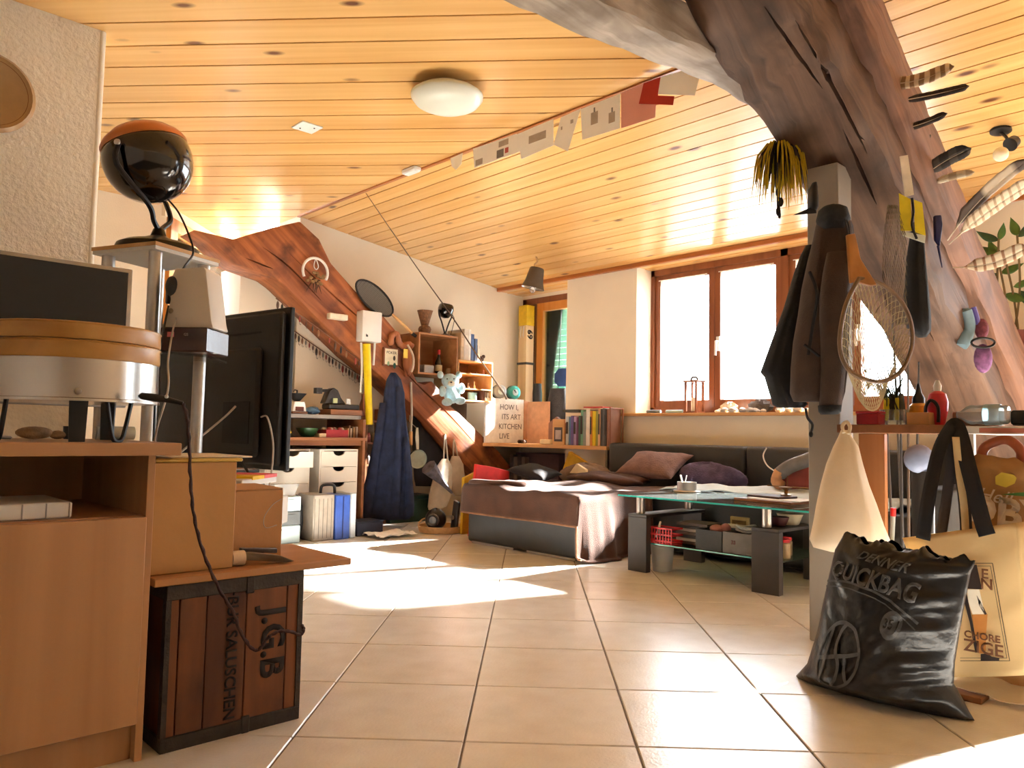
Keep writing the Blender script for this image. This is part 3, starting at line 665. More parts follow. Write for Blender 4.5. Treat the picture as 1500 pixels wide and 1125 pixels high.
part('lid', B((-2.34, .694, .7155), (-2.045, .934, .725), .003), M('yellow_lid', (214, 178, 84), .5), pb, label='yellow rounded lid')
part('paper', B((-2.33, .692, .7255), (-2.06, .968, .730), .002), M('pale_paper', (222, 206, 180), .8), pb, label='pale paper sheet')
cbx = thing('cardboard_box', 'small brown cardboard box behind the plywood box', 'box', (-2.23, 1.04, .431))
part('body', B((-2.33, .945, .431), (-2.14, 1.105, .628), .002), M('cardboard', (190, 140, 92), .8, 0, .05, 8, .1), cbx)
part('flap', OB((-2.235, 1.025, .632), (.19, .16, .003), rot=Euler((0, .02, 0)).to_matrix()), M('cardboard', (190, 140, 92)), cbx)
b = nb(); tube(b, smooth_path([(-2.138, 1.10, .60), (-2.134, 1.07, .585), (-2.134, 1.045, .55), (-2.134, 1.05, .52), (-2.134, 1.085, .525)], 5), .0012, 5); part('loose_thread', b, M('grey_cable', (176, 168, 156)), cbx)
# grip clamp with white sleeve
gc = thing('grip_clamp', 'grey metal grip clamp with a cream sleeve lying on the brown board', 'tool', (-2.07, 1.02, .431))
b = nb(); cyl(b, (-2.07, .922, .4515), (-2.068, .957, .4515), .020, n=18); part('sleeve', b, M('cream_plastic', (224, 196, 160), .5), gc)
b = nb(); prism(b, [(-2.085, .956, .445), (-2.075, 1.02, .436), (-2.055, 1.075, .4315), (-2.05, 1.09, .434), (-2.055, 1.05, .452), (-2.08, .98, .464), (-2.086, .957, .464)], (.022, 0, 0)); bv(b, .002); part('jaw', b, M('tool_grey', (128, 120, 108), .4, .5), gc)
b = nb(); prism(b, [(-2.10, .957, .455), (-2.12, 1.04, .452), (-2.12, 1.075, .448), (-2.12, 1.075, .462), (-2.10, .957, .475)], (.016, 0, 0)); bv(b, .002); part('jaw', b, M('tool_dark', (90, 84, 78), .45, .5), gc)
# braided cable with plug
br = thing('braided_cable', 'dark braided mains cable hanging from a black plug', 'cable', hd(215, 584, 1.86))
b = nb(); tube(b, [hd(203, 580, 1.86), hd(208, 580, 1.86), hd(230, 583, 1.86), hd(243, 585, 1.86), hd(268, 591, 1.87)], [.003, .009, .010, .008, .005], 10); part('plug', b, BLACKP, br)
b = nb(); lathe(b, [(.0001, .004), (.004, .003), (.005, 0)], hd(244, 581, 1.845), 10, (-FF.x, -FF.y, .2)); part('screw', b, CHROME, br)
b = nb(); pth = smooth_path([hd(*q_) for q_ in ((268, 591, 1.87), (274, 612, 1.88), (277, 650, 1.9), (279, 700, 1.92), (283, 748, 1.93), (292, 790, 1.94), (306, 830, 1.95), (325, 870, 1.97), (342, 897, 1.99), (352, 925, 2.01), (368, 949, 2.02), (380, 951, 2.03), (392, 935, 2.04), (408, 925, 2.06), (425, 925, 2.08), (440, 930, 2.11), (445, 922, 2.12), (442, 916, 2.14))], 5)
tube(b, [p+Vector((.0012*math.sin(i*2.1), .0012*math.cos(i*2.1), 0)) for i, p in enumerate(pth)], [.0042+.0009*math.sin(i*2.4) for i in range(len(pth))], 8); part('cord', b, M('braid_brown', (60, 32, 30), .7, 0, .5, 240, .4), br)
b = nb(); tube(b, smooth_path([hd(258, 466, 2.455), hd(252, 490, 2.37), hd(246, 530, 2.3), hd(247, 560, 2.2), hd(243, 585, 2.1), hd(232, 620, 2.1), hd(226, 648, 2.1)], 6), .003, 6); solo('speaker_cable', b, M('grey_cable', (176, 168, 156)), 'thin pale cable hanging from the white speaker', 'cable')
# ================================================================ WORKBENCH CORNER (gable wall)
def tdep(p): return (p-CAMP).dot(FF)
BX = -5.35
def ry(px, py, x=BX): return hx(px, py, x).y
DRW = M('drawer_white', (232, 224, 210), .5, 0, .02, 8, .03)
def drawer_unit(y0, y1, zt, pulled, label):
    n = 5; u = thing('drawer_unit', label, 'drawers', (BX-.2, (y0+y1)/2, 0), 'drawer units under the workbench')
    for nm, lo_, hi_ in (('side_panel', (BX-.5, y0, .03), (BX+.012, y0+.012, zt)), ('side_panel', (BX-.5, y1-.012, .03), (BX+.012, y1, zt)), ('top_panel', (BX-.5, y0+.012, zt-.012), (BX+.012, y1-.012, zt)), ('bottom_panel', (BX-.5, y0+.012, .03), (BX-.006, y1-.012, .038)), ('back_panel', (BX-.5, y0+.012, .038), (BX-.49, y1-.012, zt-.012))): part(nm, B(lo_, hi_, .001), DRW, u)
    part('plinth', B((BX-.48, y0+.01, 0), (BX-.03, y1-.01, .03)), DRW, u)
    hh = (zt-.054)/n
    for k in range(n):
        za = .04+hh*k; dx = .07 if (pulled and k == n-1) else 0
        ym = (y0+y1)/2; m = 12; ya_, yb_, zt_ = y0+.013, y1-.013, za+hh-.004; b = nb(); xo = BX-.004+dx
        pr = [(xo, ya_, za), (xo, yb_, za), (xo, yb_, zt_)]+[(xo, ym+.052*math.cos(PI*j/m), zt_-.034*math.sin(PI*j/m)) for j in range(m+1)]+[(xo, ya_, zt_)]
        prism(b, pr, (.018, 0, 0)); d = part('drawer', b, DRW, u, False)
        b = nb(); xb = xo-.40
        for lo_, hi_ in (((xb, ya_+.01, za+.008), (xo, yb_-.01, za+.014)), ((xb, ya_+.01, za+.014), (xo, ya_+.018, zt_-.045)), ((xb, yb_-.018, za+.014), (xo, yb_-.01, zt_-.045)), ((xb, ya_+.018, za+.014), (xb+.008, yb_-.018, zt_-.045))): box(b, lo_, hi_)
        part('drawer_box', b, DRW, d, False)
    return u
yA0, yA1, yB0, yB1 = ry(415, 700)-.02, ry(452, 700), ry(466, 700), ry(522, 700)
yA0 = yA1-.36
ZD = hx(490, 658, BX).z
drawer_unit(yA0, yA1, ZD, True, 'white five-drawer unit with its top drawer pulled out')
drawer_unit(yB0, yB1, ZD, False, 'white five-drawer unit with all drawers shut beside the hanging overalls')
wbch = thing('workbench', 'brown workbench with a grey-edged upper shelf against the wall', 'workbench', (BX-.2, (yA0+yB1)/2, 0))
yl, yr = yA0-.1, ry(534, 650); zb, zu = hx(480, 645, BX+.02).z, hx(480, 613, BX-.02).z
part('worktop', B((-5.9, yl, zb-.002), (BX+.03, yr, zb+.022), .002), WALNUT, wbch)
part('upper_shelf', B((-5.9, yl, zu), (BX-.06, yr, zu+.03), .002), M('grey_edge', (136, 128, 120), .5), wbch)
part('side_panel', B((-5.9, yr-.03, 0), (BX+.02, yr-.005, zu), .002), WALNUT, wbch)
part('side_panel', B((-5.9, yl, 0), (BX+.02, yl+.02, zu), .002), WALNUT, wbch)
part('apron', B((BX-.02, yl, zb-.04), (BX-.005, yr-.03, zb-.003)), WALNUT, wbch)
zs = zu+.0305; zw = zb+.0225
# on the upper shelf
g = thing('coffee_grinder', 'small white and brown coffee grinder with a black bowl', 'grinder', hx(434, 606, -5.5)*1); gy = hx(434, 606, -5.5).y; gx = -5.5
part('base', B((gx-.06, gy-.065, zs), (gx+.06, gy+.065, zs+.018), .003), WALNUT, g)
b = nb(); prism(b, [(gx+.05, gy-.06, zs+.018), (gx+.05, gy+.06, zs+.018), (gx+.05, gy+.045, zs+.095), (gx+.05, gy-.045, zs+.095)], (-.1, 0, 0)); bv(b, .004); part('body', b, WHITEP, g)
part('drawer_front', B((gx+.048, gy-.035, zs+.022), (gx+.054, gy+.035, zs+.055), .002), M('reddish_brown', (104, 52, 34), .5), g)
b = nb(); lathe(b, [(.02, 0), (.03, .008), (.07, .055), (.075, .06), (.062, .056), (.02, .012)], (gx, gy, zs+.098), 20); part('bowl', b, BLACKP, g)
b = nb(); cyl(b, (gx, gy, zs+.105), (gx, gy, zs+.185), .006); tube(b, [(gx, gy, zs+.18), (gx+.02, gy-.03, zs+.185), (gx+.03, gy-.045, zs+.17)], .005); part('crank', b, BLACKP, g)
v = thing('bench_machine', 'dark bench machine with a raised arm on a brown block', 'machine', hx(500, 600, -5.5)); vy0, vy1 = ry(470, 600, -5.5), ry(520, 600, -5.5)
part('block', B((-5.62, ry(478, 600, -5.5), zs), (-5.43, ry(524, 600, -5.5), zs+.045), .003), WALNUT, v)
IR = M('gunmetal', (62, 60, 58), .45, .5, .25, 20, .1)
part('bed', B((-5.58, vy0+.05, zs+.046), (-5.46, vy1+.02, zs+.09), .008), IR, v)
b = nb(); prism(b, [(-5.56, vy0+.02, zs+.09), (-5.56, vy0+.22, zs+.09), (-5.56, vy0+.17, zs+.14), (-5.56, vy0+.14, zs+.2), (-5.56, vy0+.10, zs+.22), (-5.56, vy0+.06, zs+.19)], (.08, 0, 0)); bv(b, .006); part('head', b, IR, v)
b = nb(); tube(b, [(-5.52, vy0+.1, zs+.20), (-5.52, vy0-.01, zs+.19)], .012, 8); obox(b, (-5.52, vy0-.02, zs+.19), (.05, .05, .045)); part('arm', b, IR, v)
for k, (o_, c) in enumerate(((.10, (186, 190, 140)), (.22, (196, 200, 196)))):
    part('dial', OB((-5.455, vy0+o_, zs+.115), (.01, .04, .04), 0, .003), M('dial_%d' % k, c, .5), v)
b = nb(); ell(b, (-5.5, ry(457.5, 600, -5.5), zs+.03), (.05, .06, .03), fn=lambda p, t, f: p*(1+.15*math.sin(f*3+t*4))); solo('blue_rag', b, M('blue_cloth', (98, 130, 158), .9), 'crumpled blue rag beside the coffee grinder', 'cloth')
b = nb(); lathe(b, [(.03, 0), (.036, .01), (.03, .10), (.014, .15), (.016, .19)], (-5.6, ry(541, 600, -5.5), zs), 16); solo('brown_jug', b, M('brown_glaze', (118, 62, 40), .35), 'brown jug at the end of the upper workbench shelf', 'jug')
# on the worktop
b = nb(); yy = ry(453, 640, -5.42); lathe(b, [(.03, 0), (.05, .005), (.085, .06), (.088, .07), (.08, .066), (.04, .014)], (-5.45, yy, zw), 24); solo('green_bowl', b, M('green_enamel', (44, 84, 48), .35), 'green bowl on the workbench', 'bowl')
rb = thing('red_toolbox', 'open red box heaped with small parts on the workbench', 'box', (-5.45, ry(492, 640, -5.42), zw)); y0_, y1_ = ry(474, 640, -5.42), ry(506, 640, -5.42)
b = nb()
for lo_, hi_ in (((-5.52, y0_, zw), (-5.38, y1_, zw+.006)), ((-5.52, y0_, zw+.006), (-5.51, y1_, zw+.06)), ((-5.39, y0_, zw+.006), (-5.38, y1_, zw+.06)), ((-5.51, y0_, zw+.006), (-5.39, y0_+.01, zw+.06)), ((-5.51, y1_-.01, zw+.006), (-5.39, y1_, zw+.06))): box(b, lo_, hi_)
part('tray', b, M('red_paint', (176, 34, 38), .4), rb, False)
for k in range(7):
    b = nb(); ell(b, (-5.45+.04*hn(k, 1), y0_+.03+(y1_-y0_-.06)*k/6, zw+.062), (.022, .02, .018), 8, 6); part('small_part', b, M('part_%d' % (k % 2), ((208, 196, 180), (170, 60, 60))[k % 2], .5), rb)
solo('small_carton', B((-5.40, ry(464, 640, -5.38), zw), (-5.34, ry(474, 640, -5.38), zw+.03), .002), M('carton_cream', (206, 176, 138), .7), 'little cream carton between green bowl and red box', 'box')
b = nb(); prism(b, [hx(415, 638, -5.31), hx(427, 634, -5.31), hx(422, 620, -5.31), hx(416, 611, -5.31)], (-.004, 0, 0)); solo('yellow_pennant', b, M('yellow_paper', (244, 196, 24), .7), 'yellow paper pennant by the edge of the television', 'paper')
for k in range(7):
    y_ = yr-.034-.0135*(7-k); solo('folder', B((-5.56, y_, zw), (-5.40, y_+.0125, zw+.085+.012*hn(k)), .001), M('folder_%d' % (k % 4), ((186, 150, 104), (120, 84, 60), (206, 196, 180), (92, 70, 54))[k % 4], .7), 'thin folder standing at the back of the workbench', 'folder', 'folders on the workbench')
# narrow rack beside the bench
rk = thing('side_rack', 'narrow brown rack of small jars behind the hanging overalls', 'rack', (-5.8, ry(545, 700, -5.8), 0)); a0, a1 = ry(534, 650, -5.70)+.03, ry(566, 650, -5.70)
for k in range(5): part('rack_shelf', B((-5.9, a0, .12+.19*k), (-5.70, a1, .135+.19*k)), WALNUT, rk)
part('rack_side', B((-5.9, a1, 0), (-5.7, a1+.018, 1.0)), WALNUT, rk); part('rack_side', B((-5.9, a0-.018, 0), (-5.7, a0, 1.0)), WALNUT, rk)
for k in range(4):
    for j in range(3):
        b = nb(); yy = a0+.035+(a1-a0-.07)*j/2; lathe(b, [(.022, 0), (.024, .01), (.024, .06), (.016, .072), (.018, .085)], (-5.75, yy, .136+.19*k), 12)
        solo('jar', b, M('jar_%d' % ((k+j) % 3), ((150, 60, 56), (176, 150, 110), (84, 70, 60))[(k+j) % 3], .4), 'small jar standing in the narrow brown rack', 'jar', 'jars in the narrow rack')
# --- floor in front of the bench
def fbox(x0, x1, y0, y1, z0, z1, bev=.004): return B((x0, y0, z0), (x1, y1, z1), bev)
gs = thing('parts_organiser', 'stack of pale blue and dark grey drawer boxes on the floor', 'organiser', (-5.2, 2.70, 0))
gy0, gy1 = hz(403, 797, 0).y-.03, hz(443, 797, 0).y+.02; gx1 = -5.08
PB = M('pale_blue_plastic', (182, 202, 206), .45, 0, .03, 10, .03); DG = M('dark_grey_plastic', (82, 86, 88), .5)
for k, (m_, z0_, z1_) in enumerate(((PB, .0, .125), (DG, .127, .225), (PB, .227, .33))):
    p_ = part('tier', B((-5.255, gy0+.02, z0_), (gx1, gy1, z1_), .006), m_, gs); part('lip', B((gx1-.002, gy0+.06, z1_-.03), (gx1+.006, gy1-.05, z1_-.022)), m_, p_)
b = nb(); yq = (gy0+gy1)/2; prism(b, [(-5.24, gy0+.03, .331), (-5.24, gy1-.05, .331), (-5.24, gy1-.01, .415), (-5.24, gy0+.0, .415)], (.14, 0, 0)); solo('clear_tray', b, GLASS('clear_plastic', (.86, .86, .84, 1), .25), 'milky clear tray on top of the pale blue drawer boxes', 'tray')
gs2 = thing('bottle_stack', 'narrow stack of clear screw tubs with blue-grey lids', 'tubs', (-5.1, gy0-.06, 0)); b = None
for k in range(4):
    b = nb(); lathe(b, [(.04, 0), (.045, .004), (.045, .085), (.04, .09)], (-5.13, gy0-.055, .1*k+.001), 16); t_ = part('tub', b, M('tub_grey', (150, 164, 170), .35), gs2)
    b = nb(); lathe(b, [(.047, 0), (.048, .002), (.047, .011)], (-5.13, gy0-.055, .1*k+.088), 16); part('lid', b, PB, t_)
b = nb(); ell(b, (-5.235, gy1+.045, .16), (.085, .036, .16), fn=lambda p, t, f: p*(1+.06*math.sin(f*4+t*5))); solo('black_sack', b, BLACKM, 'black sack squeezed behind the blue and grey boxes', 'sack')
cs = thing('organiser_case', 'clear and blue plastic carry case with a black handle', 'case', (-5.25, 3.08, 0))
cy0, cy1 = hx(456, 780, -5.1).y-.01, hx(517, 780, -5.1).y; ct = hx(490, 722, -5.15).z; w_ = cy1-cy0
CLR = M('clear_grey_shell', (160, 150, 138), .3, 0, .1, 20, .08)
part('shell', B((-5.30, cy0, .0), (-5.06, cy0+w_*.48, ct), .008), CLR, cs); part('blue_core', B((-5.30, cy0+w_*.50, .0), (-5.055, cy0+w_*.84, ct-.01), .006), M('case_blue', (58, 92, 178), .4), cs); part('cover', B((-5.30, cy0+w_*.86, 0), (-5.06, cy1, ct), .008), M('case_white', (214, 224, 232), .35), cs)
part('divider', B((-5.056, cy0+w_*.66, .01), (-5.050, cy0+w_*.68, ct-.02)), M('case_navy', (36, 50, 110), .4), cs)
for k in range(5): part('cell_rib', B((-5.061, cy0+.008+k*w_*.095, .02), (-5.0565, cy0+.012+k*w_*.095, ct-.03)), M('rib_grey', (130, 122, 112), .4), cs)
b = nb(); ym = cy0+w_*.5; tube(b, smooth_path([(-5.18, ym-.06, ct-.005), (-5.18, ym-.055, ct+.045), (-5.18, ym-.03, ct+.06), (-5.18, ym+.03, ct+.06), (-5.18, ym+.055, ct+.045), (-5.18, ym+.06, ct-.005)], 4), .011, 8); part('handle', b, BLACKP, cs)
nx = thing('navy_crate', 'flat navy box on the floor under the overalls', 'box', (-5.45, 3.55, 0)); part('body', B((-5.31, ry(520, 770, -5.15), 0), (-5.12, ry(558, 770, -5.15), .10), .004), M('navy_plastic', (36, 42, 62), .5), nx)
part('lid', B((-5.315, ry(519, 770, -5.15), .101), (-5.115, ry(559, 770, -5.15), .11), .003), M('navy_plastic', (36, 42, 62)), nx)
b = nb(); p0 = hz(530, 783, 0)
sheet(b, lambda u, v: (-5.10+.24*u, p0.y-.06+.34*v, .012+.018*abs(wav(u*7+v*5))), 12, 12, .004); solo('crumpled_paper', b, M('white_paper', (236, 232, 224), .8), 'crumpled white paper on the floor before the navy box', 'paper')
p0 = hz(548, 768, .02); solo('red_ruler', OB((p0.x, p0.y, .055), (.02, .26, .008), .05, .002), M('red_paint', (176, 34, 38)), 'thin red strip lying over the crumpled paper', 'strip')
# --- items on the box pile behind the plywood box
p0 = hd(380, 690, 2.72); ob_ = thing('striped_carton', 'flat carton with yellow and red stripe below the television', 'carton', p0)
q0 = hd(352, 706, 2.66); rz0 = .62
part('body', OB((q0.x, q0.y, q0.z+.005), (.14, .30, .022), .74, .002), WHITEP, ob_)
dv = Vector((math.cos(.74+PI/2), math.sin(.74+PI/2), 0)); dn_ = Vector((math.cos(.74), math.sin(.74), 0))
part('yellow_stripe', OB(q0+dv*-.02+Vector((0, 0, .018)), (.145, .10, .012), .74), M('yellow_paper', (244, 196, 24)), ob_); part('red_stripe', OB(q0+dv*.09+Vector((0, 0, .018)), (.145, .115, .012), .74), M('coral_red', (232, 96, 96), .6), ob_)
solo('grey_gadget', OB(q0+Vector((-.0, -.02, -.018)), (.13, .22, .02), .74, .004), DG, 'flat dark grey gadget under the striped carton', 'gadget')
q1 = hd(372, 728, 2.70); solo('white_carton', OB((q1.x, q1.y, q1.z-.05), (.16, .24, .095), .74, .003), WHITEP, 'white carton under the dark grey gadget', 'carton')
q2 = hd(362, 790, 2.72); solo('storage_chest', B((q1.x-.12, q1.y-.09, 0), (q1.x+.0, q1.y+.05, q1.z-.105), .004), M('cardboard', (190, 140, 92)), 'tall brown carton on the floor behind the small cardboard box', 'box')
# ================================================================ ON AND UNDER THE SLANTING BRACE
NAVY = M('navy_denim', (34, 46, 78), .85, 0, .35, 14, .35, bscale=260)
jt = tdep(hx(570, 640, -5.46))
ov = thing('overalls', 'navy work overalls hanging from the slanting brace', 'clothes', hx(570, 762, -5.46))
b = nb(); loftpx(b, [(546, 572, 580), (556, 566, 588), (575, 563, 592), (600, 560, 594), (630, 553, 597), (655, 546, 600), (690, 537, 603), (725, 531, 605), (750, 529, 604), (760, 532, 602)], jt, [.02, .04, .055, .06, .07, .08, .085, .09, .09, .085], .30, 48); part('fabric', b, NAVY, ov, 2)
b = nb(); loftpx(b, [(566, 580, 587), (620, 580, 588), (680, 576, 588), (735, 572, 586), (758, 573, 584)], jt-.09, [.01, .014, .018, .018, .014], .1, 14); part('sleeve', b, NAVY, ov, 2)
for rows_ in ([(590, 556, 566), (640, 548, 561), (690, 540, 554), (735, 533, 549), (752, 531, 546)], [(640, 590, 598), (690, 592, 604), (740, 594, 607), (756, 594, 606)]):
    b = nb(); loftpx(b, rows_, jt-.07, [.014, .024, .03, .03, .024][:len(rows_)], .2, 18); part('leg', b, NAVY, ov, 2)
b = nb(); loftpx(b, [(735, 594, 602), (748, 592, 602), (757, 592, 600)], jt-.085, .008, 0, 8); part('pocket_patch', b, NAVY, ov)
def wallp(px, py, x=-5.585): return hx(px, py, x)
# white dispenser with straps and the yellow tube
dp = thing('dispenser_box', 'white wall box hanging on the brace with straps', 'box', wallp(540, 500))
q0, q1 = wallp(526, 455, -5.56), wallp(553, 503, -5.56)
part('case', B((-5.60, q0.y, q1.z), (-5.50, q1.y, q0.z), .008, 2), WHITEP, dp)
part('lettering', text_bm('ia', .035, (-5.4985, q0.y+.045, q1.z+.05), (0, 1, 0), (0, 0, 1), .001, .001), BLACKM, dp, False)
for px in (529, 549): b = nb(); tube(b, smooth_path([wallp(px, 502, -5.55), wallp(px+1, 540, -5.54), wallp(px-1, 575, -5.54)] if px == 529 else [wallp(px, 502, -5.55), wallp(px-1, 520, -5.54), wallp(px-2, 535, -5.54)], 4), .010, 6); part('strap', b, WHITEP, dp)
b = nb(); q0, q1 = wallp(537, 504, -5.52), wallp(541, 622, -5.50); cyl(b, q0, q1, .034, .030, 16); yt = solo('yellow_tube', b, M('yellow_plastic', (244, 214, 24), .4), 'long bright yellow tube hanging under the white wall box', 'tube')
b = nb(); tube(b, smooth_path([wallp(538, 560, -5.56), wallp(533, 580, -5.55), wallp(533, 600, -5.55), wallp(538, 612, -5.55), wallp(543, 600, -5.55)], 5), .006, 6); solo('orange_cord', b, M('orange_cord', (206, 132, 90), .7), 'loop of orange cord behind the yellow tube', 'cord')
# landing net
ln = thing('landing_net', 'grey landing net with a bamboo handle leaning on the wall', 'net', wallp(607, 492, -5.7))
cN = wallp(549, 437, -5.572); eA = (wallp(574, 460, -5.572)-wallp(523, 413, -5.572))/2; eB = (wallp(558, 424, -5.572)-wallp(540, 449, -5.572))/2
b = nb(); tube(b, [cN+eA*math.cos(2*PI*k/32)+eB*math.sin(2*PI*k/32) for k in range(32)], .009, 8, True); part('hoop', b, BLACKP, ln)
b = nb()
for k in range(-6, 7):
    f = k/7; r = math.sqrt(1-f*f); tube(b, [cN+eA*f+eB*(r*s)+Vector((-.012*(1-s*s)*(1-f*f), 0, 0)) for s in (-1, -.5, 0, .5, 1)], .0022, 4); tube(b, [cN+eB*f+eA*(r*s)+Vector((-.012*(1-s*s)*(1-f*f), 0, 0)) for s in (-1, -.6, -.2, .2, .6, 1)], .0022, 4)
nt_ = part('netting', b, M('net_grey', (88, 84, 78), .8), ln); nt_['kind'] = 'stuff'
b = nb(); sheet(b, lambda u, v: cN+eA*math.cos(2*PI*u)*v*.97+eB*math.sin(2*PI*u)*v*.97+Vector((-.012*(1-v*v)-.004, 0, 0)), 28, 5, .001); part('mesh_bag', b, GLASS('grey_gauze', (.5, .49, .46, 1), .45), ln)
b = nb(); cyl(b, cN+eA*1.0, wallp(607, 491, -5.575), .012, .014, 10); part('handle', b, PINEX, ln)
b = nb(); cyl(b, wallp(603, 488, -5.575), wallp(609, 492.4, -5.575), .016, .016, 10); part('grip', b, BLACKP, ln)
# ring ornament
rg = thing('ring_ornament', 'white ring ornament with dried flowers hung on the brace', 'ornament', wallp(462, 425, -5.56)); c = wallp(462, 398, -5.56); r_ = (wallp(480, 398, -5.56)-wallp(444, 398, -5.56)).length/2
b = nb(); tube(b, [c+Vector((0, math.cos(a)*r_, math.sin(a)*r_)) for a in [-.5+(PI+1.0)*k/22 for k in range(23)]], .011, 8); part('ring', b, WHITEP, rg)
b = nb(); tube(b, smooth_path([c+Vector((.0, 0, r_)), c+Vector((.01, .02, r_*.4)), c+Vector((.01, 0, r_*.15)), c+Vector((.01, -.02, r_*.4)), c+Vector((0, 0, r_))], 4), .004, 6); part('loop', b, WHITEP, rg)
b = nb()
for k in range(16):
    ell(b, c+Vector((.02+.02*hn(k), .07*hn(k, 2), -r_*.5+.05*hn(k, 3))), (.014, .018, .014), 7, 5)
part('dried_flowers', b, M('dried_flower', (150, 116, 76), .9, 0, .4, 30), rg)['kind'] = 'stuff'
for k in range(7):
    b = nb(); a = 1.2*hn(k, 9); p_ = c+Vector((.02, .03*hn(k, 4), -r_*.6)); tube(b, [p_, p_+Vector((.01, .05*math.sin(a), -.06)), p_+Vector((0, .08*math.sin(a), -.11))], [.008, .005, .001], 5); part('twig', b, M('twig_brown', (88, 56, 36), .9), rg)
q0, q1 = wallp(482, 458, -5.56), wallp(508, 470, -5.56); solo('tissue_packet', B((-5.599, q0.y, q1.z), (-5.54, q1.y, q0.z), .005), M('packet_cream', (232, 220, 196), .7), 'small cream packet fixed to the brace', 'packet')
# framed print, carved pieces
fr = thing('framed_print', 'small framed print with green and black marks hanging on the brace', 'picture', wallp(574, 538, -5.57)); q0, q1 = wallp(564, 508, -5.56), wallp(585, 537, -5.56)
part('frame', B((-5.599, q0.y, q1.z), (-5.575, q1.y, q0.z), .002), WINWOOD, fr); part('sheet', B((-5.576, q0.y+.012, q1.z+.012), (-5.572, q1.y-.012, q0.z-.012)), M('ivory_paper', (238, 230, 204), .8), fr)
part('lettering', text_bm('POKER', .034, (-5.5715, (q0.y+q1.y)/2, q0.z-.045), (0, 1, 0), (0, 0, 1)), BLACKM, fr, False)
for (dy, dz, s, c_) in ((.03, -.01, .022, (60, 62, 60)), (.035, -.075, .026, (56, 110, 96)), (-.03, -.06, .02, (150, 186, 150))):
    b = nb(); ell(b, (-5.5715, (q0.y+q1.y)/2+dy, (q0.z+q1.z)/2+dz), (.002, s*.6, s), 10, 6); part('motif', b, M('motif_%d' % c_[0], c_, .8), fr)
cv = thing('carved_burl', 'knobbly orange burl with a yellow tag on the brace', 'carving', wallp(590, 520, -5.57)); CARV = WOOD('carved_orange', (136, 76, 44), (186, 116, 72), 'Z', .5, 10, .2, 0, bump=.2)
b = nb(); ell(b, wallp(598, 530, -5.58), (.045, .055, .12), 24, 16, None, lambda p, t, f: p*(1+.10*math.sin(3*f+4*t)+.07*math.sin(5*f-3*t))); part('trunk', b, CARV, cv, 2)
b = nb(); tube(b, smooth_path([wallp(572, 506, -5.58), wallp(574, 492, -5.57), wallp(581, 489, -5.57), wallp(584, 501, -5.57), wallp(590, 507, -5.57), wallp(598, 504, -5.57), wallp(604, 508, -5.57)], 5), [.012]+[.026, .030, .024]*10, 10); part('curled_root', b, CARV, cv, 2)
q0 = wallp(594, 518, -5.50); part('yellow_tag', B((q0.x, q0.y-.022, q0.z-.04), (q0.x+.004, q0.y+.022, q0.z+.04), .001), M('yellow_card', (240, 206, 90), .7), cv)
b = nb(); tube(b, smooth_path([wallp(597, 505, -5.53), wallp(604, 518, -5.52), wallp(606, 530, -5.52), wallp(603, 545, -5.52)], 4), .009, 6); part('strap', b, M('strap_cream', (214, 196, 170), .7), cv)
# lure wires on the wall
LUREC = [((96, 70, 56), .4), ((60, 56, 54), .3), ((150, 110, 80), .4), ((120, 128, 120), .3), ((160, 70, 60), .4)]
def lure(p, s, k, label, group):
    r = thing('fishing_lure', label, 'lure', (p.x, p.y, p.z-.06*s), group)
    b = nb(); ell(b, (p.x, p.y, p.z-.028*s), (.006*s, .008*s, .024*s), 7, 6); part('lure_body', b, M('lure_%d' % (k % 5), LUREC[k % 5][0], LUREC[k % 5][1], .3), r)
    b = nb(); tube(b, [(p.x, p.y, p.z-.05*s), (p.x, p.y, p.z-.066*s), (p.x, p.y+.008*s, p.z-.072*s), (p.x, p.y+.011*s, p.z-.062*s)], .0014*s, 4); part('hook', b, BLACKP, r)
    b = nb(); tube(b, [(p.x, p.y, p.z+.002), (p.x, p.y, p.z-.006*s)], .002, 4); part('eyelet', b, BLACKP, r)
WX = -5.905
for wi, (pa, pc, pe, n, lab, grp) in enumerate((((404, 437), (470, 484), (527, 528), 16, 'small fishing lure hanging from the upper wire beside the television', 'lures on the upper wire'), ((416, 474), (475, 516), (530, 551), 26, 'small fishing lure crowded on the lower wire above the workbench', 'lures on the lower wire'))):
    wx_ = -5.61 if wi == 0 else WX
    pts = smooth_path([hx(*pa, wx_), hx(*pc, wx_), hx(*pe, wx_)], 12)
    b = nb(); tube(b, pts, .004, 5); solo('lure_wire', b, M('wire_brown', (110, 72, 50), .6), 'upper thin brown wire strung below the brace' if wi == 0 else 'lower thin brown wire strung on the wall', 'wire')
    for k in range(n):
        f = (k+.5)/n*(len(pts)-1); i0 = int(f); p_ = pts[i0].lerp(pts[min(i0+1, len(pts)-1)], f-i0)
        if wi == 0 and k % 5 == 3: continue
        lure(p_+Vector((.008, 0, -.006)), .9+.5*abs(hn(k, wi)), k+wi, lab, grp)
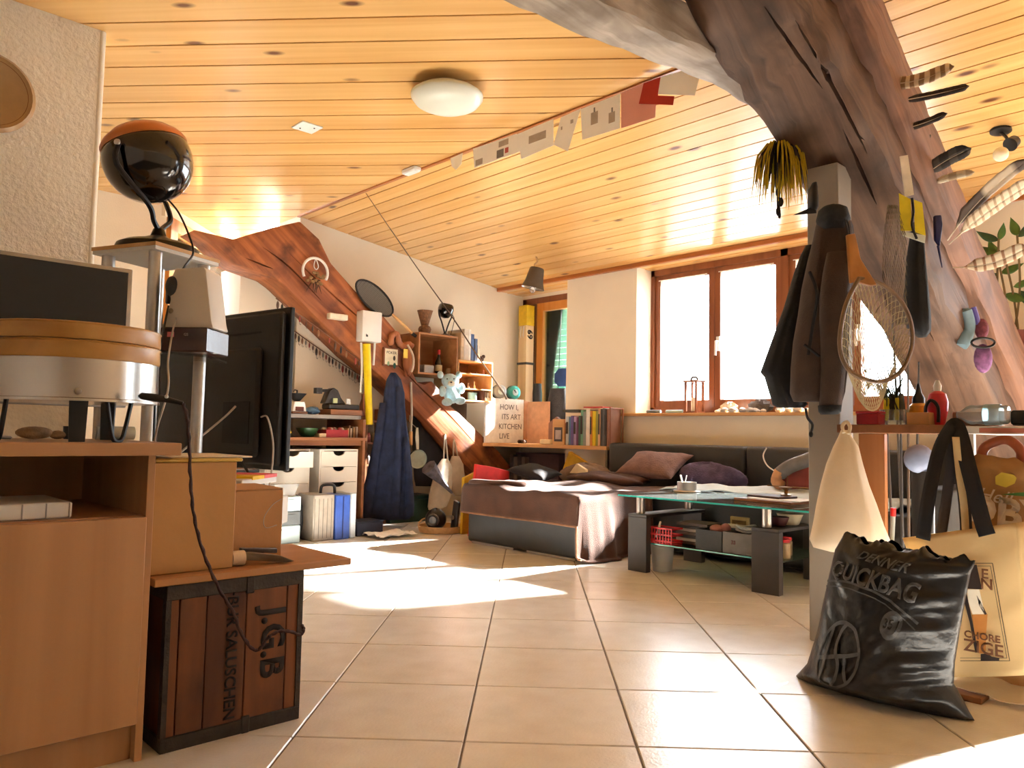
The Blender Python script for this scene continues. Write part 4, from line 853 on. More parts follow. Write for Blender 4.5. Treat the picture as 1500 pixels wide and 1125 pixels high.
# ================================================================ WALL BOXES AND WHAT IS IN THEM
bxw = WOOD('box_brown', (150, 98, 58), (186, 132, 84), 'Y', .55, 10, .06, 0, bump=.1)
BF = -5.55
def openbox(name, label, x0, x1, y0, y1, z0, z1, t, mat, backm, shelves=(), loc=None):
    r = thing(name, label, 'shelf', (x0, (y0+y1)/2, z0))
    part('bottom', B((x0, y0, z0), (x1, y1, z0+t), .001), mat, r); part('top', B((x0, y0, z1-t), (x1, y1, z1), .001), mat, r)
    part('side', B((x0, y0, z0+t), (x1, y0+t, z1-t), .001), mat, r); part('side', B((x0, y1-t, z0+t), (x1, y1, z1-t), .001), mat, r)
    part('back', B((x0, y0+t, z0+t), (x0+.008, y1-t, z1-t)), backm, r)
    for z in shelves: part('shelf', B((x0+.008, y0+t, z), (x1, y1-t, z+t*.7), .001), mat, r)
    return r
q0, q1 = hx(614, 486, BF), hx(670, 552, BF)
openbox('wall_crate', 'brown wooden crate fixed on the wall above the brace with a bottle inside', -5.915, BF, q0.y, q1.y, q1.z, q0.z, .016, bxw, bxw)
WC = (q0.y, q1.y, q1.z+.017, q0.z)
bt = thing('bottle', 'dark bottle with a red cap in the wall crate', 'bottle', (-5.66, hx(646, 545, -5.62).y, WC[2])); yb = hx(646, 545, -5.62).y
b = nb(); lathe(b, [(.03, 0), (.034, .006), (.034, .11), (.014, .16), (.012, .19)], (-5.66, yb, WC[2]), 18); part('glass', b, M('bottle_dark', (46, 38, 30), .2), bt)
b = nb(); lathe(b, [(.0145, .185), (.0155, .19), (.0155, .225), (.012, .23)], (-5.66, yb, WC[2]), 14); part('cap', b, M('red_paint', (176, 34, 38)), bt)
b = nb(); lathe(b, [(.0345, .03), (.0348, .032), (.0348, .085), (.0345, .087)], (-5.66, yb, WC[2]), 18); part('label_band', b, M('label_cream', (206, 190, 150), .7), bt)
y_ = hx(627, 545, -5.62).y; solo('cigar_tin', B((-5.74, y_-.06, WC[2]), (-5.60, y_+.055, WC[2]+.075), .006), M('tin_silver', (176, 176, 172), .35, .5), 'silvery printed tin in the wall crate', 'tin')
b = nb(); y_ = hx(658, 545, -5.6).y; lathe(b, [(.02, 0), (.026, .02), (.024, .06), (.02, .06)], (-5.62, y_, WC[2]), 14); solo('drinking_glass', b, M('amber_cup', (150, 122, 92), .25), 'small amber cup beside the bottle in the wall crate', 'cup')
# on top of the crate
b = nb(); y_ = hx(622, 485, -5.70).y; zt = WC[3]; lathe(b, [(.035, 0), (.055, .03), (.06, .055), (.05, .075), (.034, .088), (.036, .10), (.05, .15), (.07, .215), (.074, .225), (.062, .222), (.03, .11)], (-5.70, y_, zt), 22)
for v_ in b.verts: v_.co += Vector((0, 0, 0))+(v_.co-Vector((-5.70, y_, v_.co.z)))*(.035*math.sin(v_.co.z*260)+.03*math.sin(18*math.atan2(v_.co.y-y_, v_.co.x+5.70)))
solo('wicker_vase', b, M('wicker', (140, 100, 70), .8, 0, .4, 60, .5), 'waisted wicker vase on top of the wall crate', 'vase')
dl_ = thing('desk_lamp', 'small black globe lamp on a yoke on top of the wall crate', 'lamp', (-5.68, hx(652, 486, -5.68).y, zt)); y_ = hx(652, 486, -5.68).y
b = nb(); lathe(b, [(.085, 0), (.085, .006), (.05, .02), (.016, .035), (.012, .045)], (-5.68, y_, zt), 24); part('foot', b, BLACKP, dl_)
cz = hx(653, 455, -5.68).z; b = nb(); lathe(b, [(.0001, -.075), (.04, -.065), (.068, -.03), (.076, .012), (.07, .045), (.055, .062), (.045, .055), (.0001, .04)], (-5.68, y_, cz), 22, (.15, .1, .97)); part('shade', b, GLOSSB, dl_)
for s in (-1, 1): b = nb(); tube(b, smooth_path([(-5.68, y_+s*.08, cz+.0), (-5.68, y_+s*.075, cz-.05), (-5.68, y_+s*.045, cz-.11), (-5.68, y_+s*.006, zt+.045)], 5), .007, 8); part('yoke_arm', b, BLACKP, dl_)
b = nb(); tube(b, smooth_path([(-5.70, y_+.07, cz-.01), (-5.72, y_+.14, cz-.06), (-5.74, y_+.12, zt+.05), (-5.74, y_+.1, zt+.006)], 5), .003, 5); part('cord', b, BLACKP, dl_)
# small shelf
q2, q3 = hx(671, 526, BF), hx(721, 590, BF)
zS = [hx(696, p_, BF).z for p_ in (549, 571)]
openbox('small_shelf', 'light wooden three-tier shelf beside the wall crate with figurines', -5.915, BF, q2.y+.004, q3.y, q3.z, q2.z, .014, PINEB, bxw, zS)
tops = [zS[0]+.010, zS[1]+.010, q3.z+.0145]
for k, (px, row, h, c_) in enumerate(((688, 0, .02, (120, 80, 60)), (697, 0, .025, (90, 60, 50)), (708, 0, .05, (196, 140, 130)), (713, 0, .02, (220, 206, 180)), (686, 1, .06, (110, 84, 62)), (695, 1, .075, (206, 160, 120)), (717, 1, .08, (196, 150, 110)))):
    y_ = hx(px, 560, -5.62).y; b = nb(); r0 = .018 if h < .045 else .013
    lathe(b, [(r0, 0), (r0*1.1, h*.1), (r0*.8, h*.45), (r0*.45, h*.62), (r0*.7, h*.8), (r0*.4, h)], (-5.62, y_, tops[row]), 12); solo('figurine', b, M('fig_%d' % k, c_, .6), 'tiny figurine on the %s tier of the small wall shelf' % ('upper', 'middle')[row], 'figurine', 'figurines on the %s tier' % ('upper', 'middle')[row])
b = nb(); y_ = hx(692, 580, -5.62).y; lathe(b, [(.04, 0), (.042, .004), (.046, .075), (.04, .075), (.036, .01)], (-5.62, y_, tops[2]), 20); solo('cup', b, M('teal_cup', (120, 156, 156), .35), 'grey-teal cup on the lowest tier of the small wall shelf', 'cup')
for k, (px, c_) in enumerate(((705, (96, 60, 50)), (708.5, (180, 150, 130)), (712, (232, 224, 212)), (716, (236, 230, 220)))):
    y_ = hx(px, 580, -5.60).y; solo('booklet', B((-5.72, y_, tops[2]), (-5.58, y_+.022, tops[2]+.095-.006*k), .001), M('booklet_%d' % k, c_, .7), ('maroon', 'beige', 'white taller', 'white shorter')[k]+' booklet on the lowest tier of the small wall shelf', 'book')
solo('grey_plate_panel', B((-5.919, q2.y+.02, q3.z-.21), (-5.902, q3.y-.02, q3.z-.004), .003), M('panel_taupe', (130, 106, 88), .6), 'taupe panel under the small wall shelf', 'panel')
# binders standing on the small shelf
for k, (px, w_, h_, c_, lab) in enumerate(((672.0, .040, .26, (214, 190, 156), 'cream binder standing against the wall crate'), (677.0, .055, .30, (222, 212, 200), 'wide pale binder on the small shelf'), (683.6, .028, .30, (240, 238, 232), 'slim white binder on the small shelf'), (687.0, .040, .26, (66, 96, 150), 'blue binder on the small shelf'), (692.6, .035, .22, (72, 92, 130), 'short dark blue binder on the small shelf'), (697.0, .03, .16, (226, 218, 204), 'low white booklet beside the blue binders'))):
    y_ = hx(px, 520, -5.62).y+.006; bd = thing('binder', lab, 'binder', (-5.75, y_, q2.z)); part('cover', B((-5.86, y_, q2.z+.0005), (-5.60, y_+w_, q2.z+h_), .002), M('binder_%d' % k, c_, .5), bd)
    part('spine_label', B((-5.601, y_+w_*.2, q2.z+h_*.5), (-5.5985, y_+w_*.8, q2.z+h_*.8)), M('spine_%d' % k, tuple(min(255, v+20) for v in c_), .7), bd)
b = nb(); y_ = hx(703, 525, -5.62).y+.04; z_ = q2.z; ell(b, (-5.65, y_, z_+.035), (.022, .034, .030)); ell(b, (-5.65, y_+.032, z_+.062), (.016, .018, .018)); tube(b, [(-5.65, y_-.03, z_+.03), (-5.65, y_-.05, z_+.05)], [.008, .003]); solo('bird_figure', b, M('bird_brown', (66, 40, 28), .6), 'dark little bird figure on the small shelf', 'figurine')
# long fishing rod leaning across
b = nb(); pr = [hd(536, 283, tdep(hx(540, 290, -4.9))), hx(575, 340, -5.1), hx(620, 405, -5.3), hx(665, 468, -5.45), hx(700, 522, -5.5), hx(735, 572, -5.50), hx(742, 585, -5.49)]
tube(b, smooth_path(pr, 5), [.0022+.008*k/30 for k in range(31)], 6); solo('fishing_rod', b, M('rod_brown', (84, 60, 36), .4), 'long thin fishing rod leaning from the shelf up to the ceiling', 'rod')
# teddy bear
td_ = thing('teddy_bear', 'pale blue teddy bear sitting on the slanting brace', 'teddy bear', hx(662, 590, -5.5)); TEDDY = M('teddy_blue', (190, 222, 230), .95, 0, .15, 40, .7, bscale=300, sheen=.4)
cb_ = hx(662, 577, -5.46); s_ = .0058
def tb_(px, py, r, dx=0):
    b = nb(); ell(b, hx(px, py, -5.525+dx), r, 16, 10); return b
part('body', tb_(662, 578, (.07, .08, .085)), TEDDY, td_, 2); part('head', tb_(659, 558, (.065, .085, .068), .02), TEDDY, td_, 2)
for px in (645, 672): part('ear', tb_(px, 549, (.025, .032, .034), .02), TEDDY, td_, 2)
for px, py in ((648, 573), (676, 569)): part('arm', tb_(px, py, (.034, .032, .05), .05), TEDDY, td_, 2)
for px, py in ((655, 589), (674, 587)): part('leg', tb_(px, py, (.06, .042, .036), .07), TEDDY, td_, 2)
mz = part('muzzle', tb_(661, 562, (.03, .035, .026), .085), M('teddy_cream', (232, 226, 204), .95, 0, .1, 40, .5), td_, 2)
b = nb(); ell(b, hx(661, 560, -5.412), (.008, .011, .008)); part('nose', b, BLACKP, mz)
for px in (655, 665): b = nb(); ell(b, hx(px, 555, -5.442), (.006, .006, .007)); part('eye', b, BLACKP, td_)
# ================================================================ CORNER SHELF AND NICHE
SHZ = .712
b = nb(); prism(b, [(-5.915, 5.14, SHZ-.032), (-5.59, 5.14, SHZ-.032), (-5.59, 4.93, SHZ-.032), (-5.47, 4.93, SHZ-.032), (-5.25, 5.10, SHZ-.032), (-4.22, 5.12, SHZ-.032), (-4.22, 5.395, SHZ-.032), (-4.955, 5.395, SHZ-.032), (-4.955, 5.735, SHZ-.032), (-5.915, 5.735, SHZ-.032)], (0, 0, .032)); bv(b, .002)
csf = thing('corner_shelf', 'pine shelf board running round the corner above the sofa', 'shelf', (-5.2, 5.3, 0)); part('board', b, PINEX, csf)
part('end_panel', B((-4.245, 5.14, .0), (-4.225, 5.39, SHZ-.033)), M('panel_grey', (120, 112, 104), .6), csf)
# board with letters along the gable wall and an open carton beside it
lb_ = thing('letter_board', 'white lettered board leaning in the corner on the pine shelf', 'sign', (-5.6, 5.2, SHZ)); XA = -5.57
ya, yb_ = hx(711, 615, XA).y, hx(772, 615, XA).y; za, zb_ = SHZ+.0005, hx(740, 584, XA).z
part('board', B((XA-.02, ya, za), (XA, min(yb_-.03, 5.457), zb_), .002), M('white_board', (244, 240, 232), .6), lb_)
part('spine_strip', B((XA-.005, ya+.004, za+.01), (XA+.004, ya+.05, zb_-.01), .001), M('white_board', (244, 240, 232)), lb_)
for k, (tx, dy) in enumerate((('HOW I,', 0), ('ITS ART', .03), ('KITCHEN', .02), ('LIVE', -.06))):
    part('lettering', text_bm(tx, .075, (XA+.0006, (ya+yb_)/2+.03+dy, zb_-.085-.095*k), (0, 1, 0), (0, 0, 1), .001), M('letter_grey', (96, 92, 92), .8), lb_, False)
cd2 = thing('open_carton', 'pinkish cardboard panel standing beside the lettered board', 'cardboard', (-5.4, 5.52, SHZ)); xr = hy(805, 615, 5.50).x
part('panel', B((-5.56, 5.50, SHZ+.0005), (xr, 5.51, zb_-.02), .002), M('cardboard_pink', (214, 164, 128), .8), cd2)
part('fold_edge', B((xr-.02, 5.49, SHZ+.0005), (xr, 5.4995, zb_-.03), .002), M('cardboard_pink', (214, 164, 128)), cd2); part('fold_edge', B((-5.595, 5.46, SHZ+.0005), (-5.565, 5.53, zb_-.01), .002), M('cardboard_pink', (214, 164, 128)), cd2)
# wooden pole with yellow head
pl = thing('painted_pole', 'square wooden pole with a yellow head standing in the corner', 'pole', (-5.78, 5.66, SHZ))
p0, p1 = hx(760, 446, -5.72), hx(782, 446, -5.72); zt_, zy = hx(770, 446, -5.72).z, hx(770, 476, -5.72).z
py0 = hx(771, 500, -5.72).y; py1 = hx(782, 500, -5.72).y
part('shaft', B((-5.84, py0, SHZ), (-5.72, py1, zy), .003), WOOD('pale_pole', (214, 186, 140), (236, 214, 172), 'Z', .5, 8, .05, 0, bump=.05), pl)
part('head', B((-5.842, py0-.002, zy), (-5.718, py1+.002, zt_), .003), M('yellow_ochre', (222, 186, 30), .5), pl)
part('metal_clip', B((-5.85, py0-.008, hx(770, 532, -5.72).z-.012), (-5.71, py1+.006, hx(770, 532, -5.72).z+.012), .003), IR, pl)
part('lettering', text_bm('69', .10, (-5.7185, (py0+py1)/2, hx(776, 490, -5.72).z), (0, 0, 1), (0, -1, 0), .001, .003), BLACKM, pl, False)
for k in range(2):
    b = nb(); yq = py0-.003; tube(b, [(-5.80+.04*k, yq, zy-.01), (-5.80+.04*k, yq-.006, zy-.10), (-5.80+.04*k, yq, zy-.13)], [.006, .005, .002], 5); part('hanging_cord', b, WHITEP, pl)
# dark gear and a blue cap in the window niche
b = nb(); loftpx(b, [(540, 818, 832), (548, 812, 836), (560, 812, 836), (566, 818, 834)], tdep(hy(825, 556, 5.66)), .05, .05, 16); solo('baseball_cap', b, M('cap_blue', (44, 70, 120), .8), 'blue cap hanging in the shuttered window niche', 'cap')
b = nb(); tube(b, smooth_path([hy(822, 455, 5.74), hy(820, 510, 5.74), hy(818, 560, 5.74), hy(816, 606, 5.74)], 5), .004, 5); solo('hanging_line', b, BLACKM, 'thin dark line hanging before the green shutter', 'line')
b = nb(); loftpx(b, [(569, 806, 832), (590, 802, 834), (620, 800, 836), (640, 800, 836)], tdep(hy(818, 610, 5.62)), [.05, .08, .09, .09], .08, 18); solo('dark_bag', b, M('bag_slate', (62, 60, 62), .8, 0, .3, 20, .3), 'slate-coloured bag on the shelf before the green shutter', 'bag')
b = nb(); loftpx(b, [(562, 781, 793), (575, 780, 794), (600, 780, 794), (610, 781, 793)], tdep(hy(787, 590, 5.64)), .04, .03, 14); solo('black_flask', b, BLACKP, 'black flask beside the yellow-headed pole', 'flask')
# two reels on top of the lettered board's corner
for k, (px, c_, lab) in enumerate(((731, (168, 168, 166), 'silver fishing reel on the lettered board'), (752, (72, 178, 168), 'teal fishing reel on the lettered board'))):
    c = hx(px, 572, -5.615); rl = thing('fishing_reel', lab, 'reel', (c.x, c.y, c.z-.07)); r_ = .066
    zc = zb_+r_+.003
    b = nb(); lathe(b, [(.0001, .03), (.02, .034), (r_*.85, .03), (r_, .024), (r_, -.024), (r_*.85, -.03), (.0001, -.03)], (-5.61, c.y, zc), 24, (1, -.25, 0)); part('spool', b, M('reel_%d' % k, c_, .3, .4), rl)
    b = nb(); lathe(b, [(.0001, .006), (r_*.45, .004), (r_*.5, 0)], (-5.575, c.y-.008, zc), 18, (1, -.25, 0)); part('hub', b, M('reel_hub', (206, 222, 220), .3, .3), rl)
    b = nb(); tube(b, [(-5.565, c.y-.01, zc), (-5.55, c.y-.05, zc+.02), (-5.535, c.y-.052, zc+.02)], .006, 6); part('crank', b, BLACKP, rl)
    b = nb(); lathe(b, [(r_*1.06, -.012), (r_*1.06, .012), (r_*.95, .012), (r_*.95, -.012)], (-5.64, c.y+.01, zc), 24, (1, -.25, 0)); part('rim', b, BLACKP, rl)
# books on the corner shelf
BY0 = 5.15
BK = [(829, 2.6, 610, (196, 206, 210)), (833, 2.2, 611, (86, 130, 170)), (836, 2.4, 609, (110, 96, 160)), (840, 3.0, 610, (190, 168, 210)), (844, 1.8, 611, (120, 70, 110)), (847, 2.6, 609, (74, 110, 96)), (850, 3.0, 601, (118, 178, 150)), (854, 2.6, 603, (150, 160, 156)), (858, 4.5, 600, (240, 236, 228)), (864, 2.4, 602, (226, 150, 70)), (867, 4.2, 602, (232, 206, 40)), (872, 3.2, 602, (150, 150, 70)), (876, 2.4, 598, (232, 190, 150)), (879, 2.6, 599, (70, 72, 74)), (882, 2.6, 598, (96, 100, 104)), (885, 2.4, 599, (64, 66, 72)), (888, 2.4, 599, (150, 104, 80))]
NM = ['pale grey', 'sky blue', 'violet', 'lilac', 'plum', 'dark green', 'mint green', 'grey-green', 'thick white', 'orange', 'thick yellow', 'olive', 'peach', 'black', 'slate grey', 'charcoal', 'brown']
pxn = [k[0] for k in BK]+[891]
for k, (px, w_, py, c_) in enumerate(BK):
    x0, x1 = hy(pxn[k], 640, BY0).x, hy(pxn[k+1], 640, BY0).x
    bo = thing('book', NM[k]+' book standing on the corner shelf', 'book', ((x0+x1)/2, BY0+.08, SHZ), 'books on the corner shelf'); zt_ = hy(px, py, BY0).z
    part('cover', B((x0+.001, BY0+.004*hn(k), SHZ+.0005), (x1-.001, BY0+.17, zt_), .0015), M('book_%d' % k, c_, .55), bo)
    part('pages', B((x0+.003, BY0+.006, zt_-.0005), (x1-.003, BY0+.165, zt_+.0015)), M('page_cream', (232, 222, 200), .8), bo)
    if k % 3 == 0: part('spine_print', B((x0+.004, BY0-.006, SHZ+.10), (x1-.004, BY0-.0045, zt_-.05)), M('spine_dark', (70, 60, 56), .7), bo)
z1_ = hy(840, 603, BY0).z; xa, xb = hy(822, 600, BY0).x, hy(848, 600, BY0).x
solo('flat_book', B((xa, BY0+.01, z1_-.004), (xb-.01, BY0+.16, z1_+.02), .002), M('flat_dark', (70, 74, 66), .6), 'dark book lying flat across the small books', 'book')
xa, xb = hy(853, 597, BY0).x, hy(880, 597, BY0).x; zz_ = max(hy(p_, q_, BY0).z for p_, q_ in ((858, 600), (867, 602), (876, 598)))+.003; b = nb(); obox(b, ((xa+xb)/2, BY0+.09, zz_+.008), (xb-xa, .15, .010), .05); solo('red_booklet', b, M('booklet_red', (206, 62, 56), .6), 'red booklet lying on top of the upright books', 'book')
be = thing('bookend', 'brown rod bookend at the end of the row of books', 'bookend', (-4.24, BY0+.1, SHZ)); x1 = hy(893.5, 640, BY0).x
for yy in (BY0, BY0+.17): b = nb(); cyl(b, (x1, yy, SHZ), (x1, yy, hy(893, 597, BY0).z), .008, n=8); part('rod', b, WINWOOD, be)
b = nb(); cyl(b, (x1, BY0, hy(893, 598, BY0).z), (x1, BY0+.17, hy(893, 598, BY0).z), .007, n=8); part('cross_bar', b, WINWOOD, be)
pf = thing('photo_frame', 'light wooden frame with a dark picture before the books', 'picture', (-4.75, 5.14, SHZ)); x0, x1 = hy(810, 630, 5.135).x, hy(827, 630, 5.135).x
part('frame', B((x0, 5.128, SHZ+.0005), (x1, 5.145, hy(818, 614, 5.135).z), .002), PINEX, pf); part('picture', B((x0+.025, 5.125, SHZ+.03), (x1-.02, 5.1285, hy(818, 626, 5.135).z)), M('photo_dark', (74, 66, 66), .4), pf)
part('portrait', B((x0+.04, 5.1235, SHZ+.05), (x1-.035, 5.1252, hy(818, 630, 5.135).z)), M('photo_pale', (190, 176, 170), .5), pf)
x0 = hy(800, 642, 5.16).x; b = nb(); obox(b, (x0, 5.18, SHZ+.0235), (.12, .09, .045), .2); bv(b, .006); solo('cream_box', b, M('cream_card', (244, 226, 184), .7), 'little cream box lying beside the photo frame', 'box')
b = nb(); x0 = hy(778, 640, 5.3).x
for k in range(5): ell(b, (x0+.03*hn(k), 5.2+.03*hn(k, 2), SHZ+.018), (.02, .018, .018), 8, 6)
solo('pine_cones', b, M('cone_brown', (66, 42, 26), .9, 0, .4, 60, .5), 'cluster of dark pine cones on the corner shelf', 'cones')
b = nb(); x0 = hy(815, 605, 5.36).x; prism(b, [(x0-.10, 5.36, SHZ), (x0+.10, 5.36, SHZ), (x0+.10, 5.36, SHZ+.20), (x0, 5.36, SHZ+.26), (x0-.10, 5.36, SHZ+.20)], (0, .03, 0)); solo('house_plaque', b, M('plaque_rose', (150, 110, 92), .7), 'house-shaped rose plaque standing behind the books', 'plaque')
# bell lamp under the sloping ceiling
def hs(px, py):
    d = ray(px, py); k = -(CZ-LOWZ)/(WY-FOLD); t = (CZ-k*FOLD-CH)/(d.z-k*d.y); return CAMP+d*t
pc = hs(785, 376); tq_ = tdep(pc); bl = thing('bell_lamp', 'grey metal bell lamp with clear bulb under the sloping ceiling', 'lamp', pc)
b = nb(); tube(b, smooth_path([pc, hd(787, 383, tq_), hd(783, 388, tq_), hd(785, 393, tq_)], 4), .008, 8); part('hook', b, M('hook_cream', (206, 170, 130), .5), bl)
ax_ = (hd(779, 428, tq_)-hd(787, 392, tq_)).normalized(); top_ = hd(787, 392, tq_); r1 = 17/FPX*tq_
b = nb(); lathe(b, [(.0001, 0), (r1*.55, .003), (r1*.62, .012), (r1*.8, .13), (r1, .185), (r1*1.02, .19), (r1*.95, .185), (r1*.7, .11), (.02, .03)], top_, 28, ax_); part('shade', b, M('shade_taupe', (92, 86, 80), .45, .3), bl)
b = nb(); lathe(b, [(r1*.93, .186), (r1*.6, .10), (.02, .04)], top_, 24, ax_, False); part('reflector', b, CHROME, bl)
b = nb(); ell(b, top_+ax_*.20, (.026, .026, .032)); part('bulb', b, GLASS('bulb_glass', (.95, .92, .9, 1), .2), bl, 2)
# ================================================================ SOFA
LEATH = M('charcoal_leather', (50, 52, 54), .42, 0, .12, 12, .12, bscale=160)
sf = thing('sofa', 'charcoal leather corner sofa with a long chaise end', 'sofa', (-3.4, 4.6, 0))
part('chaise', B((-4.39, 3.735, .008), (-3.305, 5.1, .395), .03, 3), LEATH, sf)
part('seat', B((-3.30, 4.46, .03), (-1.55, 5.12, .40), .03, 3), LEATH, sf)
for x0, x1 in ((-4.205, -2.935), (-2.925, -1.55)): part('back_cushion', B((x0, 5.12, .03), (x1, 5.345, hy(1000, 652, 5.14).z+.004), .035, 3), LEATH, sf)
part('arm', B((-1.54, 4.38, .03), (-1.36, 5.34, .56), .03, 3), LEATH, sf)
for x, y in ((-1.6, 4.5), (-1.6, 5.2)): b = nb(); cyl(b, (x, y, 0), (x, y, .035), .022, n=12); part('foot', b, CHROME, sf)
for x in (-4.12, -3.55): part('glide_rail', B((x-.22, 3.745, .002), (x+.22, 3.765, .028)), M('glide_steel', (170, 160, 150), .35, .8), sf)
# brown fleece throw over the chaise
FLE = M('brown_fleece', (76, 46, 32), .95, 0, .25, 9, .5, bscale=220, sheen=.12)
W_, TOPZ = 1.115, .412
def seatk(y): t = min(max((y-4.34)/.09, 0), 1); return t*t*(3-2*t)
def throw(u, v):
    p = -.02+u*(W_+.46); q = -.185+v*1.29
    hx_ = max(p-W_, 0); hf = max(-q, 0)
    x = -4.40+min(p, W_); y = 3.722+max(q, 0)
    rip = .008*wav(p*9+q*4)+.007*wav(q*11-p*5, 2)
    z = TOPZ+(.012+rip if not (hx_ or hf) else 0)+.02*math.exp(-((p-.3)/.25)**2-((q-.9)/.2)**2)
    if hx_ > 0:
        fl = min(hx_, .40); z = TOPZ-fl+.0+(.02 if hf else 0); x = -4.40+W_+.012+.045*(fl/.4)+.028*wav(y*13, 1)*(fl/.4)+max(hx_-.40, 0); z = max(z, .012); k = seatk(y); x += (-4.40+W_+.006+hx_*.10-x)*k; z += (TOPZ+.004-z)*k
    if hf > 0:
        z = min(z, TOPZ-hf); y = 3.722-.012-.012*wav(p*6)*hf*4-.018*hf*4
        if hx_ > 0: y -= .03*hx_*2
    # turned-back far corner
    return (x, y, max(z, .010))
b = nb(); sheet(b, throw, 64, 54, .010); tw_ = solo('fleece_throw', b, FLE, 'brown fleece throw draped over the chaise end to the floor', 'blanket', smooth=2)
b = nb(); pth = [Vector(throw(k/60, 0)) for k in range(61)]; tube(b, pth, .008, 6); part('hem', b, M('hem_brown', (140, 100, 74), .9, 0, .2, 20, .3), tw_)
b = nb(); pth = smooth_path([(-4.38, 3.75, .43), (-4.30, 3.72, .452), (-4.1, 3.78, .45), (-3.98, 3.9, .445), (-4.1, 3.98, .438), (-4.25, 3.93, .44), (-4.36, 3.84, .432)], 6); tube(b, pth, .018, 8); part('rolled_edge', b, FLE, tw_, 2)
# sheet and covers on the seat
SHEETM = M('pale_sheet', (206, 222, 232), .9, 0, .08, 6, .3)
def cover(u, v): return (-3.22+1.55*u, 4.49+.56*v, .412+.024+.009*wav(u*11+v*3)+.012*wav(v*9-u*4, 3)+.035*math.exp(-((u-.35)/.3)**2-((v-.45)/.4)**2))
b = nb(); sheet(b, cover, 40, 20, .008); solo('white_sheet', b, SHEETM, 'rumpled white and pale blue sheet on the sofa seat', 'bedding', smooth=2)
def fold_heap(c, r, seed, rz=0):
    b = nb(); R_ = Matrix.Rotation(rz, 3, 'Z')
    ell(b, c, r, 30, 16, R_, lambda p, t, f: Vector((p.x, p.y, max(p.z, -r[2]*.7)))*(1+.10*math.sin(3*f+seed+2*t)+.06*math.sin(7*f-seed+4*t)))
    return b
solo('fleece_heap', fold_heap((-3.93, 4.80, .46), (.42, .16, .055), 1.3, -.1), FLE, 'rumpled brown fleece roll along the back of the chaise', 'blanket', smooth=2)
solo('violet_clothes', fold_heap((-3.12, 4.97, .515), (.29, .125, .10), 4.1, -.1), M('violet_cloth', (74, 60, 86), .9, 0, .35, 14, .4), 'heap of dark violet clothes against the sofa back', 'clothes', smooth=2)
def pillow(c, sx, sy, sz, rot, mat, label):
    b = nb(); n = 22
    def fn(side):
        return lambda u, v: Vector(c)+rot @ Vector(((u-.5)*sx*(1-.10*math.sin(PI*v)), (v-.5)*sy*(1-.10*math.sin(PI*u)), side*sz*(max(math.sin(PI*u)*math.sin(PI*v), 0)**.45)+.003*wav(u*9+v*7)))
    for s in (1, -1): sheet(b, fn(s), n, n, .003)
    return solo('pillow', b, mat, label, 'pillow', smooth=2)
cp = hy(957, 681, 4.94); pillow((cp.x, cp.y, cp.z), .52, .36, .075, Euler((.5, .02, .05)).to_matrix(), M('mauve_brown_cloth', (122, 92, 84), .9, 0, .2, 16, .35), 'mauve-brown pillow propped on the chaise against the sofa back')
# red and yellow folders, dark cushion at the chaise corner
def slab(name, pts, off, mat, label, cat):
    b = nb(); prism(b, pts, off); bv(b, .003); return solo(name, b, mat, label, cat)
xr_ = -4.62
slab('red_folder', [hz(687, 785, .001)*0+Vector((xr_, hx(690, 712, xr_).y, .001)), Vector((xr_, hx(745, 708, xr_).y, .001)), hx(745, 708, xr_), hx(746, 690, xr_), hx(722, 684, xr_), hx(698, 680, xr_)], (-.03, 0, 0), M('red_folder_m', (208, 44, 40), .5), 'bright red folder standing behind the chaise', 'folder')
slab('mustard_folder', [Vector((-4.75, hx(678, 722, -4.75).y, .001)), Vector((-4.75, hx(698, 720, -4.75).y, .001)), hx(700, 690, -4.75), hx(680, 700, -4.75)], (-.03, 0, 0), M('mustard', (200, 160, 30), .6), 'mustard folder behind the bright red folder', 'folder')
pillow((-4.50, 4.55, .492), .34, .34, .06, Euler((.1, .2, .3)).to_matrix(), M('black_cloth', (34, 32, 34), .9), 'small black pillow on the corner of the chaise')
slab('yellow_cushion', [hy(823, 690, 5.06), hy(833, 661, 5.06), hy(862, 680, 5.06), hy(858, 692, 5.06)], (0, .04, 0), M('mustard', (200, 160, 30)), 'mustard yellow cushion wedged under the corner shelf', 'cushion')
slab('cream_wedge', [hy(834, 693, 4.80), hy(844, 679, 4.80), hy(858, 688, 4.80), (hy(858, 694, 4.80))], (0, .03, 0), M('cream_card', (244, 226, 184)), 'small cream card before the mustard cushion', 'card')
solo('taupe_cushion', fold_heap((-4.30, 4.94, .475), (.22, .12, .09), 2.2, .2), M('taupe_cloth', (128, 108, 90), .9, 0, .15, 16, .3), 'taupe blanket lump beside the mauve-brown pillow', 'blanket', smooth=2)
b = nb()
for k in range(4): pass
solo('dark_chest', B((-5.565, 5.35, 0), (-4.98, 5.72, .62), .004), M('chest_plum', (70, 48, 52), .7), 'dark plum chest under the corner shelf', 'chest')
for k in range(4): solo('album', B((-5.575+.055*k, 5.28, .002), (-5.525+.055*k, 5.34, .60-.02*(k % 2)), .002), M('album_%d' % (k % 2), ((70, 66, 66), (110, 96, 84))[k % 2], .7), ('tall dark album', 'tall taupe album')[k % 2]+' standing under the corner shelf', 'album', ('dark albums', 'taupe albums')[k % 2])
